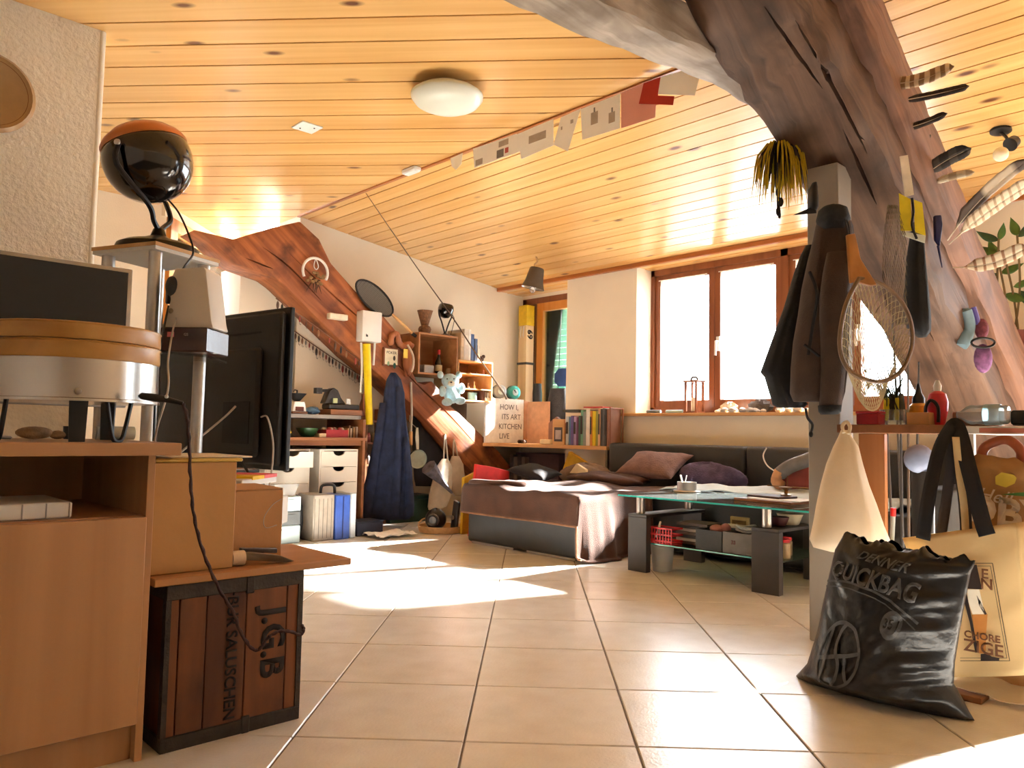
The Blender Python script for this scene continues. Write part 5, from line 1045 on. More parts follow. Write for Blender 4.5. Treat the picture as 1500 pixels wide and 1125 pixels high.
# arm chair corner piece seen beside the post
cs_ = thing('folded_quilt', 'grey and red quilt bundle at the right end of the sofa', 'quilt', (-2.2, 4.95, .42))
q0 = hy(1165, 690, 4.95)
b = nb(); loftpx(b, [(672, 1168, 1215), (682, 1150, 1225), (694, 1142, 1228), (708, 1140, 1230), (716, 1142, 1230)], tdep(q0), [.06, .12, .14, .14, .12], .05, 22); part('red_quilt', b, M('quilt_red', (150, 70, 62), .9, 0, .2, 12, .3), cs_, 2)
b = nb(); tube(b, smooth_path([hy(1140, 696, 4.83), hy(1156, 684, 4.83), hy(1180, 675, 4.83), hy(1215, 662, 4.83)], 5), [.03]+[.045]*14+[.04], 10); part('grey_roll', b, M('quilt_grey', (120, 118, 120), .9, 0, .2, 14, .3), cs_, 2)
b = nb(); tube(b, smooth_path([hy(1142, 690, 4.81), hy(1137, 705, 4.81), hy(1146, 712, 4.81)], 5), .035, 10); part('tan_roll', b, M('quilt_tan', (200, 150, 110), .9, 0, .2, 14, .3), cs_, 2)
b = nb(); tube(b, smooth_path([hy(1123, 656, 5.11), hy(1118, 668, 5.09), hy(1124, 682, 5.06), hy(1138, 692, 5.0)], 6), .005, 6); solo('white_cable', b, WHITEP, 'thin white cable hanging over the sofa back', 'cable')
# ================================================================ COFFEE TABLE
ASH = M('table_charcoal', (62, 58, 56), .5, 0, .12, 10, .08)
TX0, TX1, TY0, TY1 = -2.93, -1.96, 3.77, 4.40
ct_ = thing('coffee_table', 'dark coffee table with glass top on steel studs and glass lower shelf', 'table', ((TX0+TX1)/2, (TY0+TY1)/2, 0))
for x0, x1 in ((TX0, TX0+.135), (TX1-.155, TX1)):
    for y0, y1 in ((TY0, TY0+.045), (TY1-.045, TY1)): part('leg', B((x0, y0, 0), (x1, y1, .32), .002), ASH, ct_)
    part('side_board', B((x0, TY0, .3205), (x1, TY1, .338), .002), ASH, ct_)
    for y in (TY0+.06, TY1-.06): b = nb(); cyl(b, ((x0+x1)/2-.02, y, .338), ((x0+x1)/2-.02, y, .443), .026, n=20); part('stud', b, CHROME, ct_)
TGL = GLASS('table_glass', (.80, .93, .90, 1), .03)
part('glass_top', B((TX0-.03, TY0-.06, .443), (TX1+.22, TY1+.05, .453), .002), TGL, ct_)
EDGE = M('glass_edge_teal', (60, 196, 186), .15, 0, .1, 20, 0, trans=.2)
part('glass_edge', B((TX0-.031, TY0-.0615, .4435), (TX1+.221, TY0-.0595, .4525)), EDGE, ct_, label='teal glass edge'); part('glass_edge', B((TX1+.2195, TY0-.06, .4435), (TX1+.2215, TY1+.05, .4525)), EDGE, ct_, label='teal glass edge')
part('lower_glass', B((TX0+.02, TY0+.046, .165), (TX1-.0, TY1-.046, .173), .001), TGL, ct_); part('lower_edge', B((TX0+.136, TY0+.044, .1655), (TX1-.157, TY0+.0455, .1725)), EDGE, ct_)
part('support_bar', B((TX0+.135, TY1-.06, .120), (TX1-.155, TY1-.03, .160)), ASH, ct_); part('support_bar', B((TX0+.135, TY0+.27, .130), (TX1-.155, TY0+.30, .163)), ASH, ct_)
LG, TG = .1735, .4535
# on the top
c = Vector((-2.862, 4.29, TG)); cn = thing('candle_tin', 'brushed metal tin candle standing on the glass table top', 'candle', c)
b = nb(); lathe(b, [(.085, 0), (.09, .003), (.085, .008), (.062, .010), (.062, .062), (.056, .062), (.056, .03)], c, 28); part('tin', b, CHROME, cn)
for k in range(3): b = nb(); cyl(b, c+Vector((.03*hn(k, 3), .03*hn(k, 5), .04)), c+Vector((.03*hn(k, 3)+.02*hn(k), .03*hn(k, 5), .105)), .003, n=6); part('wick', b, WHITEP, cn)
c = hz(1128, 735, TG); bd_ = thing('serving_board', 'dark wooden board with papers on the glass table top', 'board', c)
part('board', OB((c.x+.02, c.y+.02, TG+.008), (.36, .26, .015), -.1, .002), WALNUT, bd_); part('paper', OB((c.x+.05, c.y+.03, TG+.018), (.30, .22, .004), .05), M('white_paper', (236, 232, 224)), bd_)
part('slate', OB((c.x-.02, c.y+.06, TG+.026), (.22, .16, .012), -.2, .002), M('slate_brown', (72, 48, 40), .6), bd_)
c = Vector((-2.085, 4.19, TG)); ih = thing('incense_stand', 'small brass stand with thin rods on the dark board', 'stand', (c.x, c.y, TG+.033))
b = nb(); lathe(b, [(.03, 0), (.03, .006), (.008, .014), (.007, .03), (.035, .045), (.036, .05)], (c.x-.02, c.y-.06, TG+.0335), 16); part('dish', b, M('brass', (130, 96, 50), .35, .8), ih)
b = nb(); cyl(b, (c.x-.12, c.y-.08, TG+.085), (c.x+.12, c.y-.04, TG+.082), .003, n=6); part('rod', b, M('brass', (130, 96, 50)), ih); b = nb(); cyl(b, (c.x-.01, c.y-.06, TG+.04), (c.x-.01, c.y-.06, TG+.145), .002, n=6); part('rod', b, M('brass', (130, 96, 50)), ih)
for k, (px, py, r) in enumerate(((1056, 722, .018), (1100, 729, .02))):
    c = hz(px, py, TG); b = nb(); tube(b, smooth_path([(c.x-.03, c.y, TG+.004), (c.x, c.y+.01, TG+.007), (c.x+.03, c.y-.01, TG+.004)], 4), .0035, 6); solo('scrap', b, BLACKM, ('short black scrap alone on the glass table top', 'curled black scrap next to the dark board')[k], 'scrap')
# lower shelf
def greybox(x0, x1, y0, y1, z1, mat, lab):
    r = thing('storage_box', lab, 'box', ((x0+x1)/2, (y0+y1)/2, LG)); t = .006
    for nm, lo_, hi_ in (('base', (x0, y0, LG), (x1, y1, LG+t)), ('wall', (x0, y0, LG+t), (x1, y0+t, z1)), ('wall', (x0, y1-t, LG+t), (x1, y1, z1)), ('wall', (x0, y0+t, LG+t), (x0+t, y1-t, z1)), ('wall', (x1-t, y0+t, LG+t), (x1, y1-t, z1))): part(nm, B(lo_, hi_, .001), mat, r)
    return r
ga, gb_, gc_ = hy(1019, 800, 3.83).x, hy(1058, 800, 3.83).x, hy(1106, 800, 3.83).x
greybox(ga, gb_-.004, 3.83, 4.05, hy(1040, 777, 3.83).z, M('box_graphite', (62, 64, 66), .6), 'open graphite storage box on the lower glass shelf')
g2 = greybox(gb_+.002, gc_-.02, 3.83, 4.05, hy(1080, 781, 3.83).z, M('box_grey', (122, 120, 118), .6), 'open mid-grey storage box on the lower glass shelf')
part('lettering', text_bm('33', .028, ((gb_+gc_)/2-.03, 3.829, LG+.06), (1, 0, 0), (0, 0, 1), .001, .001), M('tag_plum', (110, 70, 76), .6), g2, False)
b = nb()
cx_ = (gb_+gc_)/2-.01
for k in range(3): tube(b, [(cx_+.052*math.cos(a)+.008*hn(k), 3.94+.045*math.sin(a), LG+.118+.012*k+.006*math.sin(a*2)) for a in [2*PI*j/20 for j in range(20)]], .007, 6, True)
solo('coiled_cable', b, M('cable_pale', (206, 206, 204), .5), 'coiled pale cable in the mid-grey storage box', 'cable')
b = nb(); ell(b, (ga+.065, 3.95, LG+.11), (.045, .04, .025)); ell(b, (ga+.115, 3.96, LG+.115), (.03, .03, .03)); solo('pink_parts', b, M('pinkish', (226, 150, 150), .6), 'pinkish bits heaped in the graphite storage box', 'clutter')
rbk = thing('red_basket', 'small red perforated plastic basket on the lower glass shelf', 'basket', (-2.75, 3.86, LG)); xa, xb = hy(950, 780, 3.82).x, hy(984, 780, 3.82).x; zt_ = hy(965, 774, 3.82).z
REDP = M('red_plastic', (214, 40, 46), .4)
part('bottom', B((xa, 3.825, LG), (xb, 3.93, LG+.006)), REDP, rbk)
for nz_ in range(3):
    z_ = LG+.012+(zt_-LG-.016)*nz_/2; b = nb()
    for lo_, hi_ in (((xa, 3.822, z_), (xb, 3.827, z_+.009)), ((xa, 3.928, z_), (xb, 3.933, z_+.009)), ((xa, 3.827, z_), (xa+.005, 3.928, z_+.009)), ((xb-.005, 3.827, z_), (xb, 3.928, z_+.009))): box(b, lo_, hi_)
    part('band', b, REDP, rbk, False)
for k in range(9): x_ = xa+(xb-xa-.006)*k/8; part('slat', B((x_, 3.8205, LG), (x_+.006, 3.8255, zt_)), REDP, rbk)
b = nb(); tube(b, [(xa+.03, 3.86, LG+.03), (xa+.05, 3.87, zt_+.035)], [.01, .006]); solo('white_spatula', b, WHITEP, 'small white spatula sticking out of the red basket', 'spatula')
xa, xb = hy(975, 770, 3.86).x, hy(1012, 770, 3.98).x
for k in range(7): solo('magazine', OB((xa+.12+.008*hn(k), 4.03+.01*hn(k, 2), LG+.009+.018*k), (.21, .17, .0165), .04*hn(k, 5), .001), M('mag_%d' % (k % 3), ((96, 80, 72), (196, 188, 180), (60, 52, 50))[k % 3], .5), ('brown magazine in the stack behind the red basket', 'pale magazine in the stack behind the red basket', 'dark magazine in the stack behind the red basket')[k % 3], 'magazine', 'magazine stack, '+('brown', 'pale', 'dark')[k % 3])
xa2 = xa+.25; solo('white_packet', B((xa2, 4.056, LG), (xa2+.13, 4.138, LG+.125), .006), M('white_paper', (236, 232, 224)), 'white paper packet beside the magazine stack', 'packet')
pf2 = thing('stack_frame', 'gilt frame lying in the middle of the lower glass shelf', 'frame', (-2.4, 4.18, LG)); x0 = hy(1070, 770, 4.15).x; x1 = hy(1097, 770, 4.15).x
part('rim', B((x0, 4.145, LG), (x1, 4.165, hy(1080, 757, 4.15).z), .003), M('gilt', (206, 186, 130), .4), pf2); part('picture', B((x0+.015, 4.142, LG+.02), (x1-.015, 4.1455, hy(1080, 757, 4.15).z-.02)), M('pic_brown', (120, 96, 60), .5), pf2)
b = nb(); x0 = hy(1112, 770, 4.0).x; lathe(b, [(.03, 0), (.032, .003), (.032, .10), (.028, .102)], (x0, 4.10, LG), 18); solo('spice_tin', b, M('tin_rust', (160, 96, 66), .45), 'rust-red round tin between the grey box and the table leg', 'tin')
c = hz(1150, 778, .3385); b = nb(); c.z = .3385
# things on the right side board
xq = TX1-.08
for k, (dy, r, h, c_, lab) in enumerate(((.152, .053, .05, (70, 34, 36), 'dark red bowl on the table side board'), (.278, .068, .06, (186, 176, 150), 'pale bowl on the table side board'))):
    b = nb(); lathe(b, [(r*.6, 0), (r*.7, .004), (r, h*.9), (r*1.02, h), (r*.92, h), (r*.55, .01)], (xq, TY0+dy, .3385), 22); solo('bowl', b, M('bowl_%d' % k, c_, .4), lab, 'bowl')
cl = thing('lidded_tub', 'clear tub with a white lid on the table side board', 'tub', (xq, TY0+.47, .3385))
part('tub', B((xq-.07, TY0+.362, .3385), (xq+.07, TY0+.505, .405), .006), GLASS('clear_plastic', (.86, .86, .84, 1)), cl); part('lid', B((xq-.075, TY0+.357, .4055), (xq+.075, TY0+.51, .425), .006), WHITEP, cl)
for k, (dx, dy, c_, lab) in enumerate(((.03, .12, (206, 196, 180), 'cream jar with red lid on the lower shelf by the right table leg'), (.10, .16, (176, 150, 110), 'amber jar with red lid on the lower shelf by the right table leg'), (.06, .26, (150, 132, 104), 'brown jar with red lid on the lower shelf by the right table leg'))):
    x_ = TX1-.15+dx; y_ = TY0+dy; jr = thing('storage_jar', lab, 'jar', (x_, y_, LG)); b = nb(); lathe(b, [(.028, 0), (.03, .004), (.03, .075), (.024, .082)], (x_, y_, LG), 16); part('glass', b, M('jarb_%d' % k, c_, .3), jr)
    b = nb(); lathe(b, [(.027, .0825), (.028, .084), (.027, .10)], (x_, y_, LG), 16); part('lid', b, M('red_plastic', (214, 40, 46)), jr)
# tub with stones on the floor
c = hz(970, 836, 0); bu = thing('stone_bucket', 'translucent plastic bucket with stones on the floor by the table leg', 'bucket', c)
b = nb(); lathe(b, [(.056, .001), (.058, .004), (.070, .150), (.076, .153), (.076, .159), (.067, .157), (.055, .008)], c, 30); part('bucket', b, GLASS('frosted_plastic', (.90, .93, .94, 1), .42, .2), bu)
for k in range(16):
    a = k*2.4; r = .04*math.sqrt((k % 7)/7); b = nb(); ell(b, (c.x+r*math.cos(a), c.y+r*math.sin(a), .02+.018*(k//7)), (.016, .013, .012), 8, 6, Euler((k, k*2, k)).to_matrix()); part('stone', b, M('stone_%d' % (k % 3), ((110, 104, 84), (86, 80, 70), (140, 132, 110))[k % 3], .8), bu)
# ================================================================ UNDER THE BRACE
DKC = M('dark_clothes', (30, 28, 30), .9, 0, .3, 14, .3)
b = nb(); loftx(b, [(606, 604, 606), (625, 604, 618), (650, 604, 640), (672, 605, 658), (690, 606, 672), (702, 607, 674), (712, 609, 672)], -5.74, [.02, .04, .05, .05, .05, .05, .04], .12, 30); solo('dark_coats', b, DKC, 'dark coats hanging in the shadow under the brace', 'clothes', smooth=2)
gb2 = thing('travel_chest', 'dark green trunk on the floor under the brace', 'trunk', (-5.7, 4.15, 0)); y0, y1 = max(hx(571, 760, -5.66).y, a1+.03), hx(634, 760, -5.66).y
part('body', B((-5.90, y0, 0), (-5.66, y1, .20), .006), M('trunk_green', (16, 58, 48), .5), gb2); part('lid', B((-5.905, y0-.004, .2005), (-5.655, y1+.004, .235), .006), M('trunk_green', (16, 58, 48)), gb2)
pn = thing('skillet', 'round metal pan hanging by its handle under the brace', 'pan', hx(610, 690, -5.50)); c = hx(611, 672, -5.47); r_ = (hx(622, 672, -5.47)-hx(600, 672, -5.47)).length/2
b = nb(); lathe(b, [(.0001, 0), (r_*.86, 0), (r_, .02), (r_*1.02, .022), (r_*.9, .012), (.0001, .010)], c, 26, (.95, -.25, -.15)); part('dish', b, M('pan_grey', (190, 206, 190), .3, .35), pn)
b = nb(); lathe(b, [(r_*1.0, -.004), (r_*1.05, .012), (r_*.98, .02), (r_*.95, 0)], c, 26, (.95, -.25, -.15)); part('rim', b, BLACKP, pn)
b = nb(); prism(b, [c+Vector((0, -.012, r_)), c+Vector((0, .012, r_)), c+Vector((-.02, .022, r_+.10)), c+Vector((-.03, .02, r_+.19)), c+Vector((-.03, -.0, r_+.19)), c+Vector((-.02, -.012, r_+.1))], (.008, 0, 0)); part('handle', b, M('pan_pale', (196, 190, 172), .5), pn)
b = nb(); tube(b, [c+Vector((-.03, .01, r_+.185)), Vector((-5.605, c.y+.01, c.z+r_+.24)), Vector((-5.61, c.y+.01, c.z+r_+.30))], .004, 6); part('hook', b, CHROME, pn)
sb = thing('shoulder_strap', 'pale strap with brown end hanging from the brace', 'strap', hx(602, 640, -5.5)); b = nb(); pA = [hx(602, 560, -5.592), hx(603, 600, -5.54), hx(602, 632, -5.52)]; tube(b, smooth_path(pA, 5), .011, 6); part('webbing', b, M('strap_pale', (190, 182, 172), .8), sb)
b = nb(); cyl(b, hx(602, 632, -5.52), hx(602, 652, -5.52), .014, n=8); part('end_piece', b, PINEX, sb)
def totebag(rows, x, thick, mat, label, strapx, name='cloth_bag'):
    r = thing(name, label, 'bag', hx((rows[-1][1]+rows[-1][2])/2, rows[-1][0], x))
    b = nb(); loftx(b, rows, x, thick, .12, 26); part('sack', b, mat, r, 2)
    for s in strapx: b = nb(); tube(b, smooth_path([hx(s[0], rows[0][0]+3, x), hx(s[1], s[2], x-.018), hx(s[3], rows[0][0]+3, x)], 6), .008, 6); part('strap', b, mat, r)
    return r
totebag([(672, 648, 656), (684, 640, 662), (705, 634, 662), (725, 629, 660), (742, 627, 654), (747, 628, 640)], -5.575, [.02, .04, .05, .05, .04, .02], M('canvas_white', (206, 196, 176), .9, 0, .1, 14, .3), 'white canvas bag hanging under the brace', [(650, 652, 636, 656)])
totebag([(668, 662, 672), (680, 658, 678), (700, 656, 680), (718, 660, 680), (726, 664, 678)], -5.575, [.02, .04, .05, .05, .03], M('canvas_beige', (178, 158, 132), .9, 0, .12, 14, .3), 'beige canvas bag hanging beside the white canvas bag', [(664, 665, 644, 671)])
um = thing('folded_umbrella', 'folded grey patterned umbrella slung across the canvas bags', 'umbrella', hx(645, 690, -5.1)); p0, p1 = hx(628, 684, -5.50), hx(662, 722, -5.505)
b = nb(); tube(b, [p0, p0.lerp(p1, .2), p0.lerp(p1, .6), p1], [.075, .06, .028, .012], 9); part('canopy', b, M('umbrella_grey', (110, 112, 128), .7, 0, .5, 18, .3), um); b = nb(); cyl(b, p1, p1+(p1-p0)*.12, .006, n=8); part('tip', b, CHROME, um)
bk = thing('round_basket', 'shallow wooden tray basket on the floor beside the chaise', 'basket', hz(648, 782, 0)); c = hz(648, 781, 0); c.y += .04; c.x -= .07
b = nb(); lathe(b, [(.16, .001), (.175, .004), (.19, .055), (.18, .055), (.165, .012), (.0001, .010)], c, 32); part('bowl', b, M('basket_tan', (206, 168, 122), .7, 0, .15, 30, .3), bk)
b = nb(); tube(b, [c+Vector((-.19+.02*math.sin(a), -.03+.05*math.cos(a), .055+.04*math.sin(a))) for a in [PI*k/10 for k in range(11)]], .006, 6); part('handle', b, M('basket_tan', (206, 168, 122)), bk)
cm = thing('camera_bag', 'black camera and bag with round buckle in the tray basket', 'camera bag', c); 
b = nb(); ell(b, c+Vector((-.05, -.02, .10)), (.085, .085, .085), 16, 10, None, lambda p, t, f: p*(1+.08*math.sin(3*f))); part('camera_body', b, M('camera_dark', (44, 42, 44), .35), cm)
b = nb(); lathe(b, [(.05, 0), (.052, .03), (.042, .035), (.03, .02), (.0001, .018)], c+Vector((-.0, -.08, .10)), 18, (.6, -.8, 0)); part('lens', b, M('lens_grey', (92, 90, 88), .3, .3), cm)
b = nb(); prism(b, [c+Vector((.05, .05, .02)), c+Vector((.13, .05, .02)), c+Vector((.12, .08, .24)), c+Vector((.05, .08, .26))], (-.03, .05, 0)); bv(b, .015, 2); part('bag', b, M('camera_dark', (44, 42, 44)), cm)
b = nb(); lathe(b, [(.0001, .006), (.016, .004), (.018, 0)], c+Vector((.09, .045, .12)), 14, (.1, -1, 0)); part('buckle', b, CHROME, cm)
# ================================================================ WINDOW SILL
SZ = 1.0005
lan = thing('lantern', 'small wooden lantern on the window sill', 'lantern', hy(1017, 600, 5.52)); x0 = hy(1017, 590, 5.50).x; LH = hy(1017, 560, 5.5).z-SZ
for dx in (-.05, .05):
    for dy in (-.05, .05): part('post', B((x0+dx-.008, 5.50+dy-.008, SZ+.015), (x0+dx+.008, 5.50+dy+.008, SZ+LH)), WINWOOD, lan)
part('base', B((x0-.065, 5.435, SZ), (x0+.065, 5.565, SZ+.015), .002), WINWOOD, lan); part('roof', B((x0-.068, 5.432, SZ+LH), (x0+.068, 5.568, SZ+LH+.014), .003), WINWOOD, lan)
b = nb(); tube(b, smooth_path([(x0-.03, 5.5, SZ+LH+.014), (x0-.02, 5.5, SZ+LH+.04), (x0+.02, 5.5, SZ+LH+.04), (x0+.03, 5.5, SZ+LH+.014)], 4), .008, 6); part('handle', b, BLACKP, lan)
b = nb(); cyl(b, (x0, 5.5, SZ+.0155), (x0, 5.5, SZ+.13), .026, n=16); part('candle', b, M('candle_white', (244, 240, 228), .5), lan)
for k, (pa, pb2, c_) in enumerate(((948, 968, (96, 110, 120)), (972, 996, (140, 168, 176)))):
    x0, x1 = hy(pa, 602, 5.42).x, hy(pb2, 602, 5.42).x; b = nb(); cyl(b, (x0, 5.42+.04*k, SZ+.014), (x1, 5.42+.04*k, SZ+.014), .0135, n=12); solo('tube_roll', b, M('roll_%d' % k, c_, .4), ('dark slate tube', 'pale blue tube')[k]+' lying on the window sill', 'tube')
rs = random.Random(4); laid = [(hy(1114, 594, 5.5).x+d_, 5.5, .055) for d_ in (-.06, 0, .06)]+[(hy(1068, 594, 5.5).x+d_, 5.5, .045) for d_ in (-.035, .035)]
for k in range(34):
    px = 1052+135*k/33+rs.uniform(-3, 3); s = .018+.018*rs.random()
    if 17 <= k <= 21: continue
    best = None
    for a_ in range(60):
        yy = 5.375+.21*rs.random(); x0 = hy(px, 600, yy).x; gap = min([math.hypot(x0-q_[0], yy-q_[1])-q_[2]-s*1.3 for q_ in laid])
        if best is None or gap > best[0]: best = (gap, x0, yy)
        if gap > .001: break
    gap, x0, yy = best; laid.append((x0, yy, s*1.3))
    b = nb(); ell(b, (x0, yy, SZ+s*.55), (s*1.2, s, s*.62), 9, 6, Matrix.Rotation(rs.random()*3, 3, 'Z'), lambda p, t, f: p*(1+.12*math.sin(3*f+k)))
    solo('shell', b, M('shell_%d' % (k % 3), ((232, 222, 206), (206, 190, 170), (190, 182, 176))[k % 3], .7), ('cream', 'sandy', 'greyish')[k % 3]+' shell in the row along the window sill', 'shell', ('cream', 'sandy', 'greyish')[k % 3]+' shells on the sill')
x0 = hy(1114, 594, 5.5).x; b = nb(); ell(b, (x0, 5.5, SZ+.045), (.10, .05, .055), 12, 8, None, lambda p, t, f: p*(1+.18*math.sin(3*f+t*5))); solo('grey_rock', b, M('rock_grey', (104, 100, 100), .85, 0, .3, 20, .5), 'jagged grey rock among the shells on the sill', 'rock')
x0 = hy(1068, 594, 5.5).x; b = nb(); ell(b, (x0, 5.5, SZ+.038), (.07, .04, .046), 12, 8, None, lambda p, t, f: p*(1+.2*math.sin(4*f+t*3))); solo('pale_coral', b, M('coral', (214, 198, 176), .85, 0, .3, 30, .5), 'lumpy pale coral piece among the shells on the sill', 'coral')
# gathered valances in the upper panes
VAL = CLOTHT('sheer_white', (248, 240, 228), .55)
for x0, x1, lab in ((-4.02, -3.57, 'sheer white valance over the window sash next to the lantern'), (-3.42, -2.97, 'sheer white valance over the window sash with the handle'), (-2.77, -2.42, 'sheer white valance behind the dark jacket')):
    cu_ = thing('valance', lab, 'curtain', ((x0+x1)/2, 5.6, 2.1)); b = nb(); sheet(b, lambda u, v: (x0+(x1-x0)*u, 5.605+.008*math.sin(u*60), 2.175-.055*v-.01*math.sin(u*25)*v), 50, 3, .0015); part('cloth', b, VAL, cu_)
    b = nb(); cyl(b, (x0-.02, 5.605, 2.178), (x1+.02, 5.605, 2.178), .004, n=8); part('rod', b, WHITEP, cu_)
# ================================================================ RIGHT SIDE: SHELF, BAGS
SHF = hy(1300, 622, 2.97).z
rs_ = thing('side_shelf', 'brown board shelf with a white extension beside the grey post', 'shelf', (-1.0, 3.15, 0))
xl, xm = hy(1226, 628, 2.97).x, hy(1411, 628, 2.97).x
part('front_rail', B((xl, 2.968, SHF-.032), (xm, 3.045, SHF), .002), WALNUT, rs_)
part('top_board', B((-1.325, 3.046, SHF-.022), (xm, 3.36, SHF), .001), WALNUT, rs_)
xa, xb = hy(1258, 700, 3.05).x, hy(1296, 700, 3.05).x
part('leg_panel', B((xa, 3.05, 0), (xb, 3.08, SHF-.033), .002), WOOD('honey_panel', (168, 110, 66), (190, 132, 84), 'Z', .5, 9, .05, 0, bump=.05), rs_)
part('white_top', B((xm+.002, 2.968, SHF-.030), (xm+.55, 3.36, SHF-.004), .002), WHITEP, rs_); part('white_leg', B((xm+.004, 2.975, 0), (xm+.03, 3.0, SHF-.031), .001), WHITEP, rs_); part('white_leg', B((xm+.52, 2.975, 0), (xm+.545, 3.0, SHF-.031), .001), WHITEP, rs_)
part('price_strip', B((xm+.05, 2.9655, SHF-.026), (xm+.50, 2.9679, SHF-.010)), M('strip_red', (196, 120, 100), .7), rs_)
# on the shelf
def onshelf(px, y=3.05): return Vector((hy(px, 620, y).x, y, SHF+.0005))
c = onshelf(1270, 3.02); r_ = thing('red_box', 'small crimson box at the post end of the side shelf', 'box', c); x0, x1 = hy(1254, 610, 2.99).x, hy(1286, 610, 2.99).x
part('body', B((x0, 2.99, SHF+.0005), (x1, 3.06, hy(1270, 606, 2.99).z), .003), M('crimson', (170, 30, 44), .5), r_); part('lid', B((x0-.002, 2.988, hy(1270, 606, 2.99).z+.0005), (x1+.002, 3.062, hy(1270, 603, 2.99).z+.002), .002), M('crimson', (170, 30, 44)), r_)
c = onshelf(1310, 3.125); vs_ = thing('glass_jar', 'ribbed glass jar holding yellow-handled tools', 'jar', c)
b = nb(); lathe(b, [(.05, 0), (.054, .004), (.052, .012), (.054, .02), (.052, .028), (.054, .036), (.052, .06), (.048, .06), (.046, .01)], c, 28); part('jar', b, GLASS('jar_glass', (.9, .93, .92, 1), .15), vs_)
for k, (px, col_) in enumerate(((1299, (236, 222, 20)), (1307, (60, 66, 50)), (1313, (200, 196, 30)), (1320, (70, 74, 66)))):
    b = nb(); d0 = c+Vector((.03*(k-1.5)/1.5, 0, .02)); p1 = hd(px, 583-6*(k % 2), tdep(c)); tube(b, [d0, d0.lerp(p1, .5), p1], [.008, .012, .010], 8); part('tool_handle', b, M('handle_%d' % k, col_, .5), vs_)
b = nb()
for k in range(26):
    p0 = c+Vector((.02*hn(k), .02*hn(k, 2), .06)); p1 = hd(1305+26*hn(k, 3), 560+14*hn(k, 4), tdep(c)+.05*hn(k, 5)); tube(b, [p0, p0.lerp(p1, .6)+Vector((.01*hn(k, 6), 0, 0)), p1], [.002, .003, .001], 4)
part('sprigs', b, M('sprig_dark', (64, 72, 48), .9), vs_)['kind'] = 'stuff'
x0, x1 = hy(1328, 610, 3.0).x, hy(1361, 610, 3.0).x; solo('tan_carton', B((x0, 3.0, SHF+.0005), (x1, 3.09, hy(1345, 604, 3.0).z), .002), M('cardboard', (190, 140, 92)), 'tan carton in the middle of the side shelf', 'box')
c = onshelf(1346, 3.16); gl_ = thing('glue_bottle', 'amber bottle with black pointed cap behind the tan carton', 'bottle', c); b = nb(); lathe(b, [(.03, 0), (.032, .004), (.032, .075), (.022, .085)], c, 18); part('bottle', b, M('amber_glass', (214, 150, 40), .25), gl_); b = nb(); lathe(b, [(.022, .0855), (.022, .105), (.012, .125), (.005, .16)], c, 16); part('cap', b, BLACKP, gl_)
c = onshelf(1374, 3.08); rb_ = thing('red_bottle', 'red squeeze bottle with a curved black neck', 'bottle', c); b = nb(); lathe(b, [(.022, 0), (.024, .004), (.034, .055), (.036, .085), (.028, .115), (.012, .125)], c, 20); part('bottle', b, M('bottle_red', (196, 34, 50), .3), rb_); b = nb(); lathe(b, [(.012, .125), (.014, .145), (.006, .165)], c, 14); part('nozzle', b, WHITEP, rb_)
b = nb(); tube(b, smooth_path([c+Vector((-.025, -.03, .01)), c+Vector((-.03, -.035, .06)), c+Vector((-.01, -.04, .09)), c+Vector((.012, -.035, .065)), c+Vector((.012, -.035, .01))], 5), .006, 6); part('loop', b, BLACKP, rb_)
x0, x1 = hy(1379, 612, 3.1).x, hy(1409, 612, 3.1).x; solo('low_crate', B((x0+.03, 3.12, SHF+.0005), (x1+.10, 3.24, SHF+.05), .002), WALNUT, 'low brown box behind the red squeeze bottle', 'box')
bt2 = thing('water_bottle', 'clear plastic bottle lying on the side shelf', 'bottle', onshelf(1440, 3.0)); z_ = SHF+.038; xA, xB = hy(1402, 606, 3.0).x, hy(1478, 606, 3.0).x
b = nb(); L_ = xB-xA; lathe(b, [(.012, 0), (.014, .012), (.03, L_*.2), (.034, L_*.28), (.032, L_*.4), (.034, L_*.5), (.032, L_*.62), (.034, L_*.8), (.033, L_*.96), (.028, L_)], (xA, 3.0, z_-.002), 22, (1, 0, 0)); part('bottle', b, GLASS('pet_plastic', (.93, .97, .97, 1), .15), bt2)
b = nb(); lathe(b, [(.0355, L_*.55), (.036, L_*.56), (.036, L_*.85), (.0355, L_*.86)], (xA, 3.0, z_-.002), 22, (1, 0, 0)); part('wrap_label', b, GLASS('pale_label_film', (.75, .9, .95, 1), .35), bt2)
x0 = hy(1484, 612, 3.05).x
b = nb(); obox(b, (x0+.05, 3.08, SHF+.026), (.12, .12, .05), .2); bv(b, .006); solo('black_pouch', b, BLACKM, 'black pouch at the end of the white shelf part', 'pouch')
# plastic carrier bag
FILM = CLOTHT('cream_film', (238, 224, 200), .35, .06, 10, .5)
b = nb(); loftpx(b, [(630, 1232, 1243), (640, 1228, 1248), (655, 1221, 1257), (680, 1211, 1263), (710, 1203, 1272), (740, 1197, 1283), (770, 1191, 1294), (790, 1187, 1302), (802, 1192, 1300), (808, 1215, 1280)], 2.88, [.012, .02, .035, .05, .06, .07, .075, .075, .06, .03], .07, 36)
pbg = solo('plastic_bag', b, FILM, 'thin cream plastic bag hanging from the end of the side shelf', 'bag', smooth=2)
b = nb(); tube(b, smooth_path([hd(1236, 634, 2.86), hd(1234, 624, 2.88), hd(1240, 618, 2.93), hd(1245, 625, 2.88), hd(1243, 636, 2.86)], 5), .007, 6); part('handle', b, FILM, pbg)
